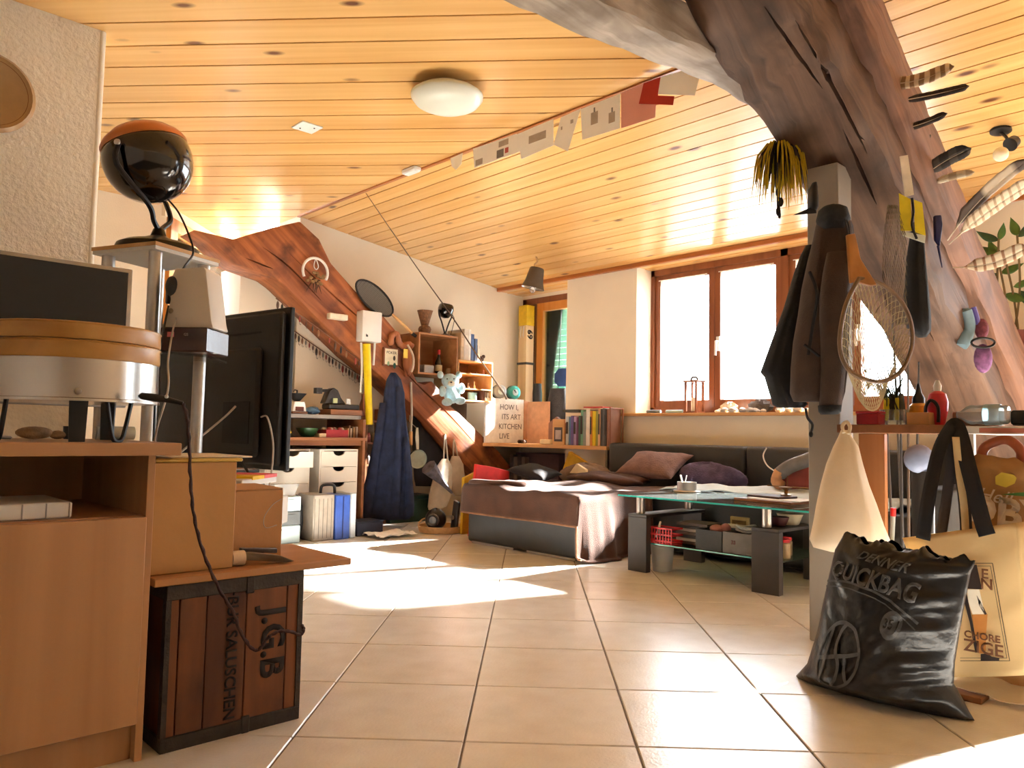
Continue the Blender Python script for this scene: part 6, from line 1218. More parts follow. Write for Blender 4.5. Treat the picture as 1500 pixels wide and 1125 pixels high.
# black refuse sack with printed lettering
SY = 2.56
Lp = [hy(*p, SY) for p in ((1166, 999), (1184, 970), (1198, 925), (1207, 880), (1215, 840), (1223, 805), (1236, 783))]
Rp = [hy(*p, SY) for p in ((1428, 1064), (1397, 1004), (1399, 970), (1406, 925), (1414, 880), (1422, 840), (1429, 823))]
for q in (Lp[0], Rp[0]): q.z = .004
def edge(A, h):
    f = h*(len(A)-1); i = min(int(f), len(A)-2); return A[i].lerp(A[i+1], f-i)
def sack(s, h, side):
    p = edge(Lp, h).lerp(edge(Rp, h), s)
    bul = (max(math.sin(PI*s), 0)**.6)*(.135*(1-h)**.5*min(1, h*7+.35)+.018)
    wr = .004*wav(s*9+h*5)+.0035*wav(h*17+3*math.sin(s*6), 1)+.008*wav(h*34-s*5, 2)*max(0, s-.5)*2
    if h > .97: p.z += .010*wav(s*22)
    z = max(p.z, .004)
    return Vector((p.x, p.y-side*(bul+wr*min(1, 6*s*(1-s)*1.2)*(1 if side > 0 else .4)), z if h > .02 else max(.004, z)))
SACKM = M('refuse_film', (22, 24, 27), .30, 0, .25, 8, .35, bscale=26)
sk = thing('refuse_sack', 'full black refuse sack with grey print on the tiled floor', 'bag', (-.98, SY, 0))
b = nb(); NU, NV = 72, 60
Fv = [[b.verts.new(sack(i/NU, j/NV, 1)) for j in range(NV+1)] for i in range(NU+1)]
Bk = [[(Fv[i][j] if i in (0, NU) else b.verts.new(sack(i/NU, j/NV, -1))) for j in range(NV+1)] for i in range(NU+1)]
for i in range(NU):
    for j in range(NV):
        face(b, (Fv[i][j], Fv[i+1][j], Fv[i+1][j+1], Fv[i][j+1])); face(b, [w for n_, w in enumerate((Bk[i][j], Bk[i][j+1], Bk[i+1][j+1], Bk[i+1][j])) if True])
    face(b, [w for w in (Fv[i][0], Bk[i][0], Bk[i+1][0], Fv[i+1][0]) if w] if i not in (0, NU-1) else ((Fv[0][0], Bk[1][0], Fv[1][0]) if i == 0 else (Fv[NU-1][0], Bk[NU-1][0], Fv[NU][0])))
part('film', b, SACKM, sk, 2)
PRINT = M('sack_print', (74, 77, 80), .5, 0, .15, 40, .1)
def onsack(bm, s0, h0, ang=0, k=2.05):
    """wrap flat print (metres) on the front of the sack"""
    ca, sa = math.cos(ang), math.sin(ang)
    bmesh.ops.subdivide_edges(bm, edges=[e for e in bm.edges if e.calc_length() > .012], cuts=2)
    for v_ in bm.verts:
        x, y, z = v_.co; x, y = x*ca-y*sa, x*sa+y*ca
        v_.co = sack(min(max(s0+x*1.95, .02), .98), min(max(h0+y*2.1, .02), .98), 1)+Vector((0, -.006-z, 0))
    return bm
flat = dict(origin=(0, 0, 0), right=(1, 0, 0), up=(0, 1, 0))
part('lettering', onsack(text_bm('DENNER', .052, depth=.001, bold=.001, shear=.25, **flat), .44, .845, -.08), PRINT, sk, False)
part('lettering', onsack(text_bm('QUICKBAG', .070, depth=.001, bold=.002, arc=-.25, **flat), .40, .715, -.06), PRINT, sk, False)
def flatring(r0, r1, n=40, a0=0, a1=2*PI, cx=0, cy=0):
    b = nb(); A = [b.verts.new((cx+r0*math.cos(a0+(a1-a0)*k/n), cy+r0*math.sin(a0+(a1-a0)*k/n), 0)) for k in range(n+1)]; C2 = [b.verts.new((cx+r1*math.cos(a0+(a1-a0)*k/n), cy+r1*math.sin(a0+(a1-a0)*k/n), 0)) for k in range(n+1)]
    for k in range(n): face(b, (A[k], A[k+1], C2[k+1], C2[k]))
    return b
def flatline(pts, w):
    b = nb(); P = smooth_path([(x, y, 0) for x, y in pts], 5); A, C2 = [], []
    for i, p in enumerate(P):
        d = (P[min(i+1, len(P)-1)]-P[max(i-1, 0)]).normalized(); n_ = Vector((-d.y, d.x, 0)); A.append(b.verts.new(p+n_*w/2)); C2.append(b.verts.new(p-n_*w/2))
    for i in range(len(P)-1): face(b, (A[i], A[i+1], C2[i+1], C2[i]))
    return b
part('arc_line', onsack(flatline([(-.20, -.005), (-.1, .018), (0, .022), (.1, .008), (.20, -.03)], .006), .40, .615, -.06), PRINT, sk, False)
part('arc_line', onsack(flatline([(-.20, -.02), (-.1, .003), (0, .007), (.1, -.007), (.20, -.045)], .003), .40, .615, -.06), PRINT, sk, False)
part('size_disc', onsack(flatring(.0005, .036), .63, .50), PRINT, sk, False)
part('lettering', onsack(text_bm('35 l', .034, depth=.002, bold=.001, **flat), .63, .50, -.05), SACKM, sk, False)
part('logo_ring', onsack(flatring(.082, .092), .30, .27), PRINT, sk, False)
for pts in ([(-.05, .07), (-.05, 0), (-.045, -.075)], [(-.08, -.015), (-.02, .0), (.04, .012), (.082, .025)], [(.01, .088), (-.015, .06), (-.015, .02), (.01, -.01), (.02, -.05), (.005, -.088)], [(.03, .008), (.045, -.03), (.06, -.065)]): part('logo_stroke', onsack(flatline(pts, .011), .30, .27), PRINT, sk, False)
# cream carrier with a printed picture, black handles over the shelf edge
TY = 2.80
def tq3(px, py): return hy(px, py, TY)
tt_ = thing('printed_carrier', 'cream carrier bag printed with a leg picture and hung by black handles', 'bag', tq3(1440, 990))
q = [tq3(1322, 788), tq3(1488, 766), tq3(1512, 988), tq3(1392, 992)]
CREAM = CLOTHT('cream_paper', (232, 204, 150), .25, .05, 6, .7)
def carrier(u, v):
    p = (q[0].lerp(q[1], u)).lerp(q[3].lerp(q[2], u), v); return p+Vector((0, -.012*math.sin(PI*u)*v+.006*wav(v*8+u*3)*.5, 0))
b = nb(); sheet(b, carrier, 24, 24, .004); part('front', b, CREAM, tt_, 2)
b = nb(); sheet(b, lambda u, v: carrier(u, v)+Vector((.01, .10+.02*math.sin(PI*v), 0)), 16, 16, .004); part('back', b, CREAM, tt_, 2)
b = nb(); sheet(b, lambda u, v: carrier(1, v)+Vector((.012*math.sin(PI*u), .10*u, 0)), 6, 16, .004); part('gusset', b, CREAM, tt_, 2)
b = nb(); sheet(b, lambda u, v: carrier(u, .985)+Vector((0, .10*v, 0)), 12, 4, .004); part('bottom', b, CREAM, tt_, 2)
INK = M('ink_brown', (110, 66, 34), .8); INKB = M('ink_black', (44, 30, 26), .8); OR = M('ink_orange', (196, 128, 58), .8)
TP = lambda px, py: tq3(px, py)+Vector((0, -.022, 0))
def tline(pts, w, mat, name='frame_line'):
    P = [TP(*p) for p in pts]
    for a_, c_ in zip(P[:-1], P[1:]):
        d = (c_-a_).normalized(); n_ = Vector((-d.z, 0, d.x)); b = nb(); prism(b, [a_+n_*w/2, c_+n_*w/2, c_-n_*w/2, a_-n_*w/2], (0, -.001, 0)); part(name, b, mat, tt_, False)
tline([(1412, 824), (1457, 824), (1482, 966), (1410, 966)], .0018, INKB); tline([(1412, 828), (1454, 828), (1478, 962), (1410, 962)], .0012, INKB)
def tpoly(pts, mat, name, off=.0015):
    b = nb(); prism(b, [TP(*p)+Vector((0, -off, 0)) for p in pts], (0, -.001, 0)); part(name, b, mat, tt_, False)
tpoly([(1420, 862), (1438, 862), (1442, 880), (1446, 898), (1428, 898), (1422, 880)], M('print_white', (240, 232, 214), .8), 'printed_knee')
tpoly([(1427, 899), (1450, 898), (1448, 925), (1447, 955), (1438, 955), (1432, 930)], OR, 'printed_boot'); tpoly([(1440, 956), (1450, 955), (1456, 960), (1467, 962), (1467, 966), (1440, 966)], INKB, 'printed_shoe')
tpoly([(1422, 826), (1434, 826), (1442, 862), (1420, 861)], INKB, 'printed_skirt'); tpoly([(1418, 862), (1422, 880), (1431, 925), (1436, 954), (1432, 954), (1424, 910), (1416, 880)], INKB, 'printed_shadow'); tpoly([(1434, 870), (1440, 880), (1449, 898), (1446, 899), (1438, 886)], INKB, 'printed_seam')
for tx, sz, px, py in (('E', .042, 1446, 840), ('N', .046, 1449, 855), ('CHORE', .030, 1442, 931), ('ZIGE', .052, 1444, 948)): part('lettering', text_bm(tx, sz, TP(px, py)+Vector((0, -.003, 0)), (1, 0, 0), (0, 0, 1), .001, .0008), INK, tt_, False)
BST = M('strap_black', (20, 20, 26), .8)
for pts, w in (([(1352, 790, -.01), (1360, 730, .0), (1374, 665, .06), (1388, 634, .10), (1398, 622, .13), (1406, 634, .10), (1420, 690, .04), (1438, 760, .0), (1446, 784, -.01)], .030), ([(1378, 790, .05), (1388, 720, .08), (1394, 660, .10), (1399, 624, .14), (1403, 660, .10), (1412, 730, .08), (1416, 785, .05)], .022)):
    P = smooth_path([hy(px, py, TY+o_) for px, py, o_ in pts], 6); b = nb()
    def strap(u, v, P=P, w=w):
        f = u*(len(P)-1); i = min(int(f), len(P)-2); p = P[i].lerp(P[i+1], f-i); d = (P[i+1]-P[i]).normalized(); n_ = Vector((-d.z, .25, d.x)).normalized(); return p+n_*(v-.5)*w*1.6
    sheet(b, strap, 50, 3, .004); part('handle', b, BST if w > .025 else M('strap_dark_grey', (58, 54, 58), .8), tt_, 2)
b = nb(); P = smooth_path([hy(px, py, 2.85) for px, py in ((1400, 640), (1405, 690), (1412, 740), (1415, 786))], 6); sheet(b, lambda u, v: P[int(round(u*(len(P)-1)))]+Vector((.022*(v-.5), 0, 0)), len(P)-1, 2, .003); part('lining_strip', b, CREAM, tt_, 2)
# white envelope corner and plank end under the carrier
b = nb(); c = hz(1445, 1000, .03); sheet(b, lambda u, v: (c.x-.12+.26*u, c.y-.115+.14*v, .022+.02*v+.006*wav(u*6)), 10, 6, .003); solo('white_wrapper', b, FILM, 'crumpled pale wrapper on the floor under the printed carrier', 'wrapper')
c = hz(1425, 1027, 0); solo('wood_offcut', B((c.x-.10, c.y-.02, 0), (c.x+.03, c.y+.06, .018), .002), WALNUT, 'small brown wood offcut on the floor behind the refuse sack', 'wood')
# kraft paper bag
KY = 2.93; KR = M('kraft', (176, 128, 76), .85, 0, .1, 8, .25)
kb = thing('kraft_bag', 'brown kraft paper bag with white lettering behind the printed carrier', 'bag', hy(1470, 980, KY)); x0 = hy(1423, 700, KY).x; x1 = x0+.34; zt_ = hy(1450, 672, KY).z
for nm, f in (('front', lambda u, v: (x0+(x1-x0)*u, KY-.006*wav(u*7+v*5), zt_*(1-v)+.001+.012*wav(u*9)*(1-v))), ('back', lambda u, v: (x0+(x1-x0)*u, KY+.11, (zt_-.02)*(1-v)+.001)), ('side', lambda u, v: (x0, KY+.11*u, (zt_-.01)*(1-v)+.001)), ('side', lambda u, v: (x1, KY+.11*u, (zt_-.01)*(1-v)+.001))): b = nb(); sheet(b, f, 16, 16, .002); part(nm, b, KR, kb, 2)
WLET = M('print_cream', (226, 206, 180), .8)
part('lettering', text_bm('OBY', .125, hy(1473, 752, KY)+Vector((0, -.018, 0)), (1, 0, -.08), (.08, 0, 1), .001, .005), WLET, kb, False); part('lettering', text_bm('Hell', .06, hy(1458, 727, KY)+Vector((0, -.018, 0)), (1, 0, -.12), (.12, 0, 1), .001, 0, shear=.3), WLET, kb, False)
b = nb(); c = hy(1476, 702, KY); prism(b, [c+Vector((a, -.018, e)) for a, e in ((-.03, -.018), (.0, -.026), (.024, -.012), (.03, .006), (.022, .016), (-.012, .022), (-.03, .008))], (0, -.0012, 0)); part('yellow_emblem', b, M('emblem_yellow', (206, 178, 60), .7), kb, False)
b = nb(); c = hy(1494, 724, KY); prism(b, [c+Vector((a, -.018, e)) for a, e in ((-.05, -.003), (.05, -.006), (.05, .012), (.0, .006))], (0, -.0012, 0)); part('green_emblem', b, M('emblem_green', (70, 130, 60), .7), kb, False)
b = nb(); tube(b, smooth_path([hy(1437, 690, KY+.027), hy(1440, 660, KY+.027), hy(1456, 648, KY+.027), hy(1478, 645, KY+.027), hy(1496, 662, KY+.027), hy(1494, 685, KY+.027)], 6), [.012]+[.016]*29+[.012], 10); lg_ = solo('leather_belt', b, WOOD('leather_tan', (150, 76, 46), (190, 110, 72), 'Z', .5, 10, .3, 0, bump=.1), 'coil of reddish leather sticking out of the kraft bag', 'leather')
# rods, scoop and felt pen between shelf and bags
for k, (px0, py0, px1, py1, c_) in enumerate(((1312, 790, 1296, 560, (60, 48, 40)), (1322, 790, 1318, 540, (40, 36, 34)), (1330, 790, 1330, 520, (84, 66, 50)), (1337, 790, 1346, 530, (50, 44, 40)), (1326, 790, 1308, 470, (70, 60, 50)))):
    b = nb(); A = hd(px0, py0, 3.32+.045*k); A.z = .003; cyl(b, A, hd(px1, py1, 3.36+.045*k), .008, .004, 8); solo('rod', b, M('rodm_%d' % k, c_, .5), ('umber rod', 'black rod', 'tan rod', 'charcoal rod', 'grey-brown rod')[k]+' standing behind the side shelf', 'rod', 'rods behind the side shelf')
b = nb(); loftpx(b, [(690, 1338, 1366), (730, 1338, 1366), (800, 1340, 1366), (900, 1342, 1364)], 2.98, .05, .02, 20); solo('black_quiver', b, BLACKM, 'black cylindrical bag standing under the side shelf', 'bag')
b = nb(); ell(b, hd(1346, 672, 2.96), (.055, .03, .055), 16, 10, Euler((0, .7, .6)).to_matrix()); solo('blue_scoop', b, M('scoop_blue', (126, 146, 186), .4), 'pale blue scoop sticking out of the black cylindrical bag', 'scoop')
c = hd(1308, 760, 2.93); mp = thing('marker_pen', 'marker pen with a red cap standing behind the refuse sack', 'pen', (c.x, c.y, .2)); b = nb(); cyl(b, hd(1306, 800, 2.93), hd(1308, 756, 2.93), .009, n=12); part('barrel', b, M('pen_grey', (150, 160, 166), .4), mp); b = nb(); cyl(b, hd(1308, 756, 2.93), hd(1308.5, 744, 2.93), .010, n=12); part('cap', b, M('red_plastic', (214, 40, 46)), mp)
pd = hd(1306, 800, 2.93); solo('carton_base', B((pd.x-.006, pd.y-.05, 0), (pd.x+.07, pd.y+.02, pd.z-.002), .003), BLACKM, 'narrow black carton under the marker pen', 'box')
# ================================================================ HANGING ON THE KNEE TIMBER
BRJ = M('brown_softshell', (66, 50, 42), .85, 0, .2, 14, .3, bscale=240); BLJ = M('black_fabric', (24, 26, 30), .85, 0, .25, 14, .3)
jk = thing('brown_jacket', 'dark brown soft jacket hanging on the grey post', 'jacket', hd(1205, 596, 2.93))
b = nb(); loftpx(b, [(306, 1203, 1234), (318, 1199, 1243), (332, 1196, 1248), (352, 1191, 1250), (380, 1185, 1249), (420, 1177, 1246), (460, 1170, 1243), (500, 1164, 1240), (540, 1160, 1238), (575, 1158, 1236), (588, 1164, 1232)], 2.95, [.03, .045, .055, .065, .075, .085, .09, .09, .09, .085, .06], .20, 48); part('body', b, BRJ, jk, 2)
b = nb(); loftpx(b, [(370, 1212, 1246), (400, 1206, 1246), (440, 1201, 1244), (490, 1201, 1241), (540, 1203, 1238), (580, 1202, 1234), (600, 1200, 1231), (606, 1202, 1228)], 2.86, [.03, .04, .045, .045, .042, .04, .038, .03], .08, 24); sl_ = part('sleeve', b, BRJ, jk, 2)
b = nb(); loftpx(b, [(594, 1199, 1232), (603, 1200, 1231), (607, 1203, 1227)], 2.86, [.041, .041, .03], .04, 20); part('cuff', b, BLJ, sl_, 2)
b = nb(); loftpx(b, [(303, 1206, 1230), (308, 1200, 1240), (322, 1197, 1244), (338, 1200, 1238)], 2.935, [.04, .06, .065, .05], .10, 24); part('collar', b, BLJ, jk, 2)
b = nb(); tube(b, smooth_path([hd(1186, 398, 2.86), hd(1197, 432, 2.84), hd(1190, 480, 2.84), hd(1184, 520, 2.85)], 6), .006, 6); part('seam', b, BLJ, jk); b = nb(); tube(b, smooth_path([hd(1178, 505, 2.85), hd(1188, 512, 2.84), hd(1200, 522, 2.84)], 5), .006, 6); part('pocket_zip', b, BLJ, jk)
bj = thing('black_jacket', 'black jacket hanging behind the brown jacket', 'jacket', hd(1150, 596, 3.0))
b = nb(); loftpx(b, [(360, 1180, 1192), (376, 1172, 1192), (400, 1164, 1190), (450, 1149, 1182), (500, 1131, 1174), (545, 1115, 1168), (552, 1120, 1166), (575, 1128, 1166), (592, 1132, 1182), (597, 1138, 1178)], 3.085, [.02, .03, .045, .055, .06, .06, .055, .055, .05, .03], .22, 40); part('body', b, BLJ, bj, 2)
b = nb(); tube(b, smooth_path([hd(1180, 598, 3.0), hd(1183, 612, 3.0), hd(1190, 622, 3.0), hd(1188, 634, 3.0)], 5), .005, 6); part('drawstring', b, BLJ, bj); b = nb(); ell(b, hd(1188, 636, 3.0), (.008, .008, .012)); part('toggle', b, BLJ, bj)
# wooden hand net
hn_ = thing('hand_net', 'pale mesh hand net with a wooden frame hanging by the jacket', 'net', hd(1290, 590, 2.86)); NT = 2.76
b = nb(); prism(b, [hd(1238, 345, NT+.09), hd(1250, 343, NT+.09), hd(1258, 380, NT+.05), hd(1282, 418, NT+.01), hd(1272, 420, NT+.01), hd(1250, 414, NT+.015), hd(1243, 416, NT+.015)], -FF*.018); bv(b, .003); part('handle', b, WOOD('net_wood', (150, 98, 52), (184, 130, 78), 'Z', .4, 9, .1, 0, bump=.05), hn_)
b = nb(); tube(b, smooth_path([hd(1243, 352, NT+.075), hd(1241, 335, NT+.09), hd(1237, 318, NT+.13), hd(1243, 330, NT+.11), hd(1246, 352, NT+.075)], 4), .003, 6); part('hanging_loop', b, BLACKM, hn_)
hp = [(1258, 408, 0), (1238, 450, -.04), (1230, 505, -.05), (1242, 540, -.05), (1268, 556, -.05), (1296, 558, -.03), (1322, 541, 0), (1336, 505, .04), (1332, 465, .06), (1312, 432, .05), (1282, 412, .03)]
HP = smooth_path([hd(x, y, NT+o_) for x, y, o_ in hp+[hp[0]]], 6)[:-1]; b = nb(); tube(b, HP, .008, 8, True); part('hoop', b, M('hoop_brown', (122, 96, 70), .5), hn_)
b = nb(); m_ = len(HP); tip = hd(1285, 585, NT+.02); cen_ = sum(HP, Vector())/m_
def netp(u, v):
    f = (u % 1)*m_; i = int(f) % m_; e = HP[i].lerp(HP[(i+1) % m_], f-int(f)); t = 1-v
    c2 = cen_.lerp(tip, min(1, v*1.3)); return c2+(e-c2)*(t**.6)+Vector((FF.x, FF.y, 0))*(.05*math.sin(PI*min(v, 1)*.8))+Vector((0, 0, -.06*v))
NUU, NVV = 44, 13
for i in range(NUU):
    for j in range(NVV):
        u0 = (i+.5*(j % 2))/NUU; a_ = netp(u0, j/NVV*.92); 
        for du in (-.5, .5): tube(b, [a_, netp(u0+du/NUU, (j+1)/NVV*.92)], .0013, 3)
part('netting', b, M('net_cream', (186, 170, 130), .8), hn_)['kind'] = 'stuff'
# draped second net on the timber
b = nb()
def net2(u, v):
    P = [(1300, 1316, 300), (1294, 1330, 350), (1292, 1330, 400), (1298, 1330, 450), (1316, 1330, 480)]; f = v*(len(P)-1); i = min(int(f), len(P)-2); g_ = f-i; x0 = P[i][0]+(P[i+1][0]-P[i][0])*g_; x1 = P[i][1]+(P[i+1][1]-P[i][1])*g_; y = P[i][2]+(P[i+1][2]-P[i][2])*g_
    return hd(x0+(x1-x0)*u, y, 3.06+.02*wav(u*9+v*6))
for i in range(12):
    for j in range(26):
        a_ = net2((i+.5*(j % 2))/12.5, j/27)
        for du in (-.5, .5): tube(b, [a_, net2(max(0, min(1, (i+.5*(j % 2)+du)/12.5)), (j+1)/27)], .0011, 3)
n2_ = solo('fish_net', b, M('net_olive', (104, 88, 60), .85), 'olive-brown fishing net draped on the knee timber', 'net'); n2_['kind'] = 'stuff'
b = nb(); loftpx(b, [(326, 1338, 1350), (345, 1334, 1352), (380, 1329, 1354), (420, 1327, 1358), (450, 1325, 1361), (470, 1326, 1362), (485, 1334, 1362), (494, 1346, 1356)], 3.18, [.02, .03, .04, .045, .05, .05, .04, .02], .08, 26); solo('black_hood', b, BLJ, 'limp black cloth hood hanging from the timber', 'clothes', smooth=2)
def tag_(pts, t, mat, name, label, cat): b = nb(); prism(b, [hd(x, y, t) for x, y in pts], FF*.004); return solo(name, b, mat, label, cat)
tag_([(1318, 229), (1330, 227), (1339, 285), (1326, 288)], 3.12, M('label_white', (236, 228, 212), .8), 'price_label', 'white paper label hanging on the timber above the yellow card', 'label')
yc = thing('yellow_card', 'yellow folded card pinned to the timber', 'card', hd(1333, 345, 3.1)); b = nb(); prism(b, [hd(1317, 283, 3.10), hd(1334, 292, 3.10), hd(1336, 338, 3.10), hd(1320, 338, 3.10)], FF*.003); part('left_half', b, M('card_lemon', (226, 206, 40), .7), yc); b = nb(); prism(b, [hd(1338, 292, 3.11), hd(1351, 297, 3.11), hd(1356, 345, 3.11), hd(1341, 340, 3.11)], FF*.003); part('right_half', b, M('card_lemon', (226, 206, 40)), yc)
b = nb(); prism(b, [hd(1320, 338, 3.10), hd(1356, 345, 3.10), hd(1355, 356, 3.10), hd(1322, 345, 3.10)], FF*.003); part('white_edge', b, M('label_pale', (222, 226, 214), .7), yc)
b = nb(); tube(b, smooth_path([hd(1336, 290, 3.09), hd(1338, 310, 3.09), hd(1336, 330, 3.09), hd(1343, 350, 3.09)], 4), .005, 6); part('cord', b, BLACKM, yc)
pk = thing('pocket_knife', 'dark blue folded tool hanging on the straight brace', 'tool', hd(1372, 390, 3.5)); b = nb(); prism(b, [hd(1366, 317, 3.42), hd(1376, 316, 3.42), hd(1378, 330, 3.42), hd(1374, 362, 3.42), hd(1367, 352, 3.42)], -FF*.02); bv(b, .004); part('body', b, M('tool_navy', (30, 30, 70), .5), pk); b = nb(); cyl(b, hd(1374, 360, 3.41), hd(1380, 392, 3.41), .006, .002, 8); part('blade', b, M('tool_navy', (30, 30, 70)), pk)
# goggles and dried flowers
gg = thing('swim_goggles', 'blue and purple goggles and blossoms hung on the straight brace', 'goggles', hd(1430, 560, 3.72)); GT = 3.70
b = nb(); tube(b, smooth_path([hd(1414, 452, GT), hd(1420, 475, GT), hd(1416, 495, GT), hd(1410, 505, GT), hd(1418, 480, GT)], 5), [.012]+[.026]*18+[.02, .012], 10); part('blue_pad', b, M('pad_blue', (112, 138, 150), .6), gg)
b = nb(); tube(b, smooth_path([hd(1426, 450, GT), hd(1432, 470, GT), hd(1436, 490, GT)], 5), .012, 8); part('violet_strap', b, M('strap_violet', (90, 80, 150), .6), gg)
b = nb(); ell(b, hd(1438, 482, GT), (.03, .03, .05)); part('red_blossom', b, M('blossom_red', (120, 56, 70), .8, 0, .4, 40, .4), gg); b = nb(); ell(b, hd(1440, 525, GT-.02), (.04, .035, .07)); part('purple_blossom', b, M('blossom_purple', (124, 80, 124), .8, 0, .4, 40, .4), gg)
b = nb(); tube(b, [hd(1440+17*math.cos(a), 502+7*math.sin(a), GT-.05) for a in [2*PI*k/20 for k in range(20)]], .006, 6, True); part('rim', b, BLACKP, gg)
# ================================================================ FEATHERS
def FEATH(name, c0, c1, scale, mixpos=.5):
    if name in MATS: return MATS[name]
    m, t, p = nt(name); N = t.nodes; K = t.links; tc = N.new('ShaderNodeTexCoord'); w = N.new('ShaderNodeTexWave'); w.inputs['Scale'].default_value = scale; w.inputs['Distortion'].default_value = 3; K.new(tc.outputs['Object'], w.inputs['Vector'])
    cr_ = N.new('ShaderNodeValToRGB'); cr_.color_ramp.elements[0].position = mixpos-.12; cr_.color_ramp.elements[1].position = mixpos+.12; cr_.color_ramp.elements[0].color = L(*c0); cr_.color_ramp.elements[1].color = L(*c1); K.new(w.outputs[0], cr_.inputs[0]); K.new(cr_.outputs[0], p.inputs['Base Color']); p.inputs['Roughness'].default_value = .7; MATS[name] = m; return m
def feather(p0, p1, w, t0, t1, mat, label, bend=.06, tipw=.75, seed=0):
    A, C2 = hd(*p0, t0), hd(*p1, t1); d = C2-A; Ln = d.length; d.normalize(); n_ = d.cross(FF).normalized()
    r = thing('feather', label, 'feather', A)
    ax_ = lambda u: A+d*(Ln*u)+n_*(bend*Ln*math.sin(PI*u))
    W2 = w/FPX*(t0+t1)/2/2
    prof = lambda u: 0 if u < .16 else W2*min(1, (u-.16)*5)*(1 if u < tipw else max(.15, math.sqrt(max(0, 1-((u-tipw)/(1.001-tipw))**2))))
    for s in (1, -1):
        b = nb(); sheet(b, lambda u, v: ax_(.14+.86*u)+n_*(s*v*prof(.14+.86*u)*(1 if s > 0 else .75)*(1+.06*hn(round(u*26), seed)))+FF*(.010*v*v), 26, 3, .0016); part('vane', b, mat, r, 2)
    b = nb(); tube(b, [ax_(k/10) for k in range(11)], [.0028-.0021*k/10 for k in range(11)], 5); part('quill', b, M('quill_pale', (206, 190, 164), .5), r)
BARW = FEATH('feather_barred', (216, 194, 160), (136, 104, 74), 9); DKF = FEATH('feather_dark', (34, 24, 20), (52, 38, 30), 5); GRF = FEATH('feather_grey', (78, 72, 66), (40, 36, 34), 4); PALE = FEATH('feather_pale', (238, 228, 206), (200, 180, 150), 4, .6); BARB = FEATH('feather_banded', (226, 206, 176), (178, 148, 116), 10, .74)
feather((1276, 120), (1398, 97), 22, 3.25, 3.05, BARW, 'barred brown and white feather at the top of the brace', -.10, .85, 1)
feather((1302, 150), (1420, 126), 13, 3.27, 3.07, DKF, 'long black-brown feather below the barred feather', -.02, .92, 2)
feather((1304, 193), (1388, 166), 12, 3.32, 3.15, DKF, 'shorter black-brown feather on the brace', -.04, .9, 3)
feather((1328, 222), (1343, 178), 11, 3.36, 3.3, GRF, 'tiny upright grey feather on the brace', 0, .8, 4)
feather((1340, 250), (1364, 197), 7, 3.4, 3.35, GRF, 'thin upright grey feather on the brace', .03, .9, 5)
feather((1348, 262), (1423, 217), 24, 3.42, 3.2, GRF, 'broad dark grey feather on the brace', .04, .85, 6)
feather((1356, 272), (1428, 252), 12, 3.44, 3.25, PALE, 'pale blurred feather beside the broad dark grey feather', .03, .85, 7)
feather((1388, 352), (1508, 232), 24, 3.55, 3.1, FEATH('feather_two', (200, 182, 156), (84, 68, 56), 1.1, .45), 'large cream feather with dark tip', .05, .9, 8)
feather((1390, 358), (1520, 262), 26, 3.56, 3.1, BARB, 'large banded feather below the cream feather', .03, .9, 9)
feather((1396, 392), (1506, 362), 24, 3.62, 3.2, FEATH('feather_white_bar', (240, 226, 198), (168, 122, 88), 7, .78), 'white feather with brown bars near the plant', -.06, .85, 10)
# ================================================================ PLANT
PYY = 5.12
psh = thing('plant_shelf', 'pine bracket shelf on the wall under the potted plant', 'shelf', hy(1490, 540, 5.25)); zp = hy(1480, 527, PYY).z; xp = hy(1484, 510, PYY).x
part('board', B((xp-.16, 4.98, zp-.03), (xp+.6, 5.398, zp), .002), PINEX, psh); part('bracket', B((xp-.05, 5.2, zp-.16), (xp-.03, 5.398, zp-.031)), PINEX, psh)
pp = thing('potted_plant', 'tall leafy green plant in a brown pot on the bracket shelf', 'plant', (xp, PYY, zp)); zr = hy(1480, 487, PYY).z-zp; rp_ = 28/FPX*tdep(Vector((xp, PYY, zp)))
b = nb(); lathe(b, [(rp_*.85, .0005), (rp_*.88, .004), (rp_*1.05, zr*.2), (rp_, zr*.22), (rp_*1.12, zr*.95), (rp_*1.15, zr), (rp_*1.05, zr), (rp_*1.0, zr*.8), (.001, zr*.8)], (xp, PYY, zp), 28); part('pot', b, M('pot_brown', (124, 62, 42), .5), pp)
LEAF = CLOTHT('leaf_green', (92, 128, 58), .3, .3, 20, .4)
LEAF2 = CLOTHT('leaf_dark', (58, 92, 56), .3, .3, 20, .4)
stems = [((1466, 488), (1461, 420), (1463, 350)), ((1478, 488), (1472, 430), (1462, 380)), ((1492, 488), (1484, 430), (1470, 370)), ((1470, 488), (1440, 440), (1428, 350)), ((1486, 488), (1494, 420), (1490, 345))]
for s in stems: b = nb(); tube(b, smooth_path([hy(*p, PYY+.02) for p in s], 6), .006, 6); part('stem', b, M('stem_brown', (110, 92, 56), .8), pp)
rs = random.Random(11); lv = [((1463, 352), (1430, 338)), ((1463, 352), (1470, 326)), ((1490, 345), (1480, 318)), ((1490, 347), (1508, 325)), ((1462, 372), (1420, 358)), ((1463, 378), (1448, 350)), ((1472, 372), (1500, 362)), ((1428, 352), (1398, 345)), ((1466, 400), (1500, 385)), ((1462, 400), (1428, 410)), ((1484, 420), (1510, 408)), ((1472, 430), (1502, 440)), ((1445, 445), (1426, 470)), ((1440, 440), (1432, 480)), ((1448, 440), (1450, 412)), ((1494, 425), (1512, 450)), ((1430, 400), (1418, 398)), ((1432, 420), (1416, 418))]
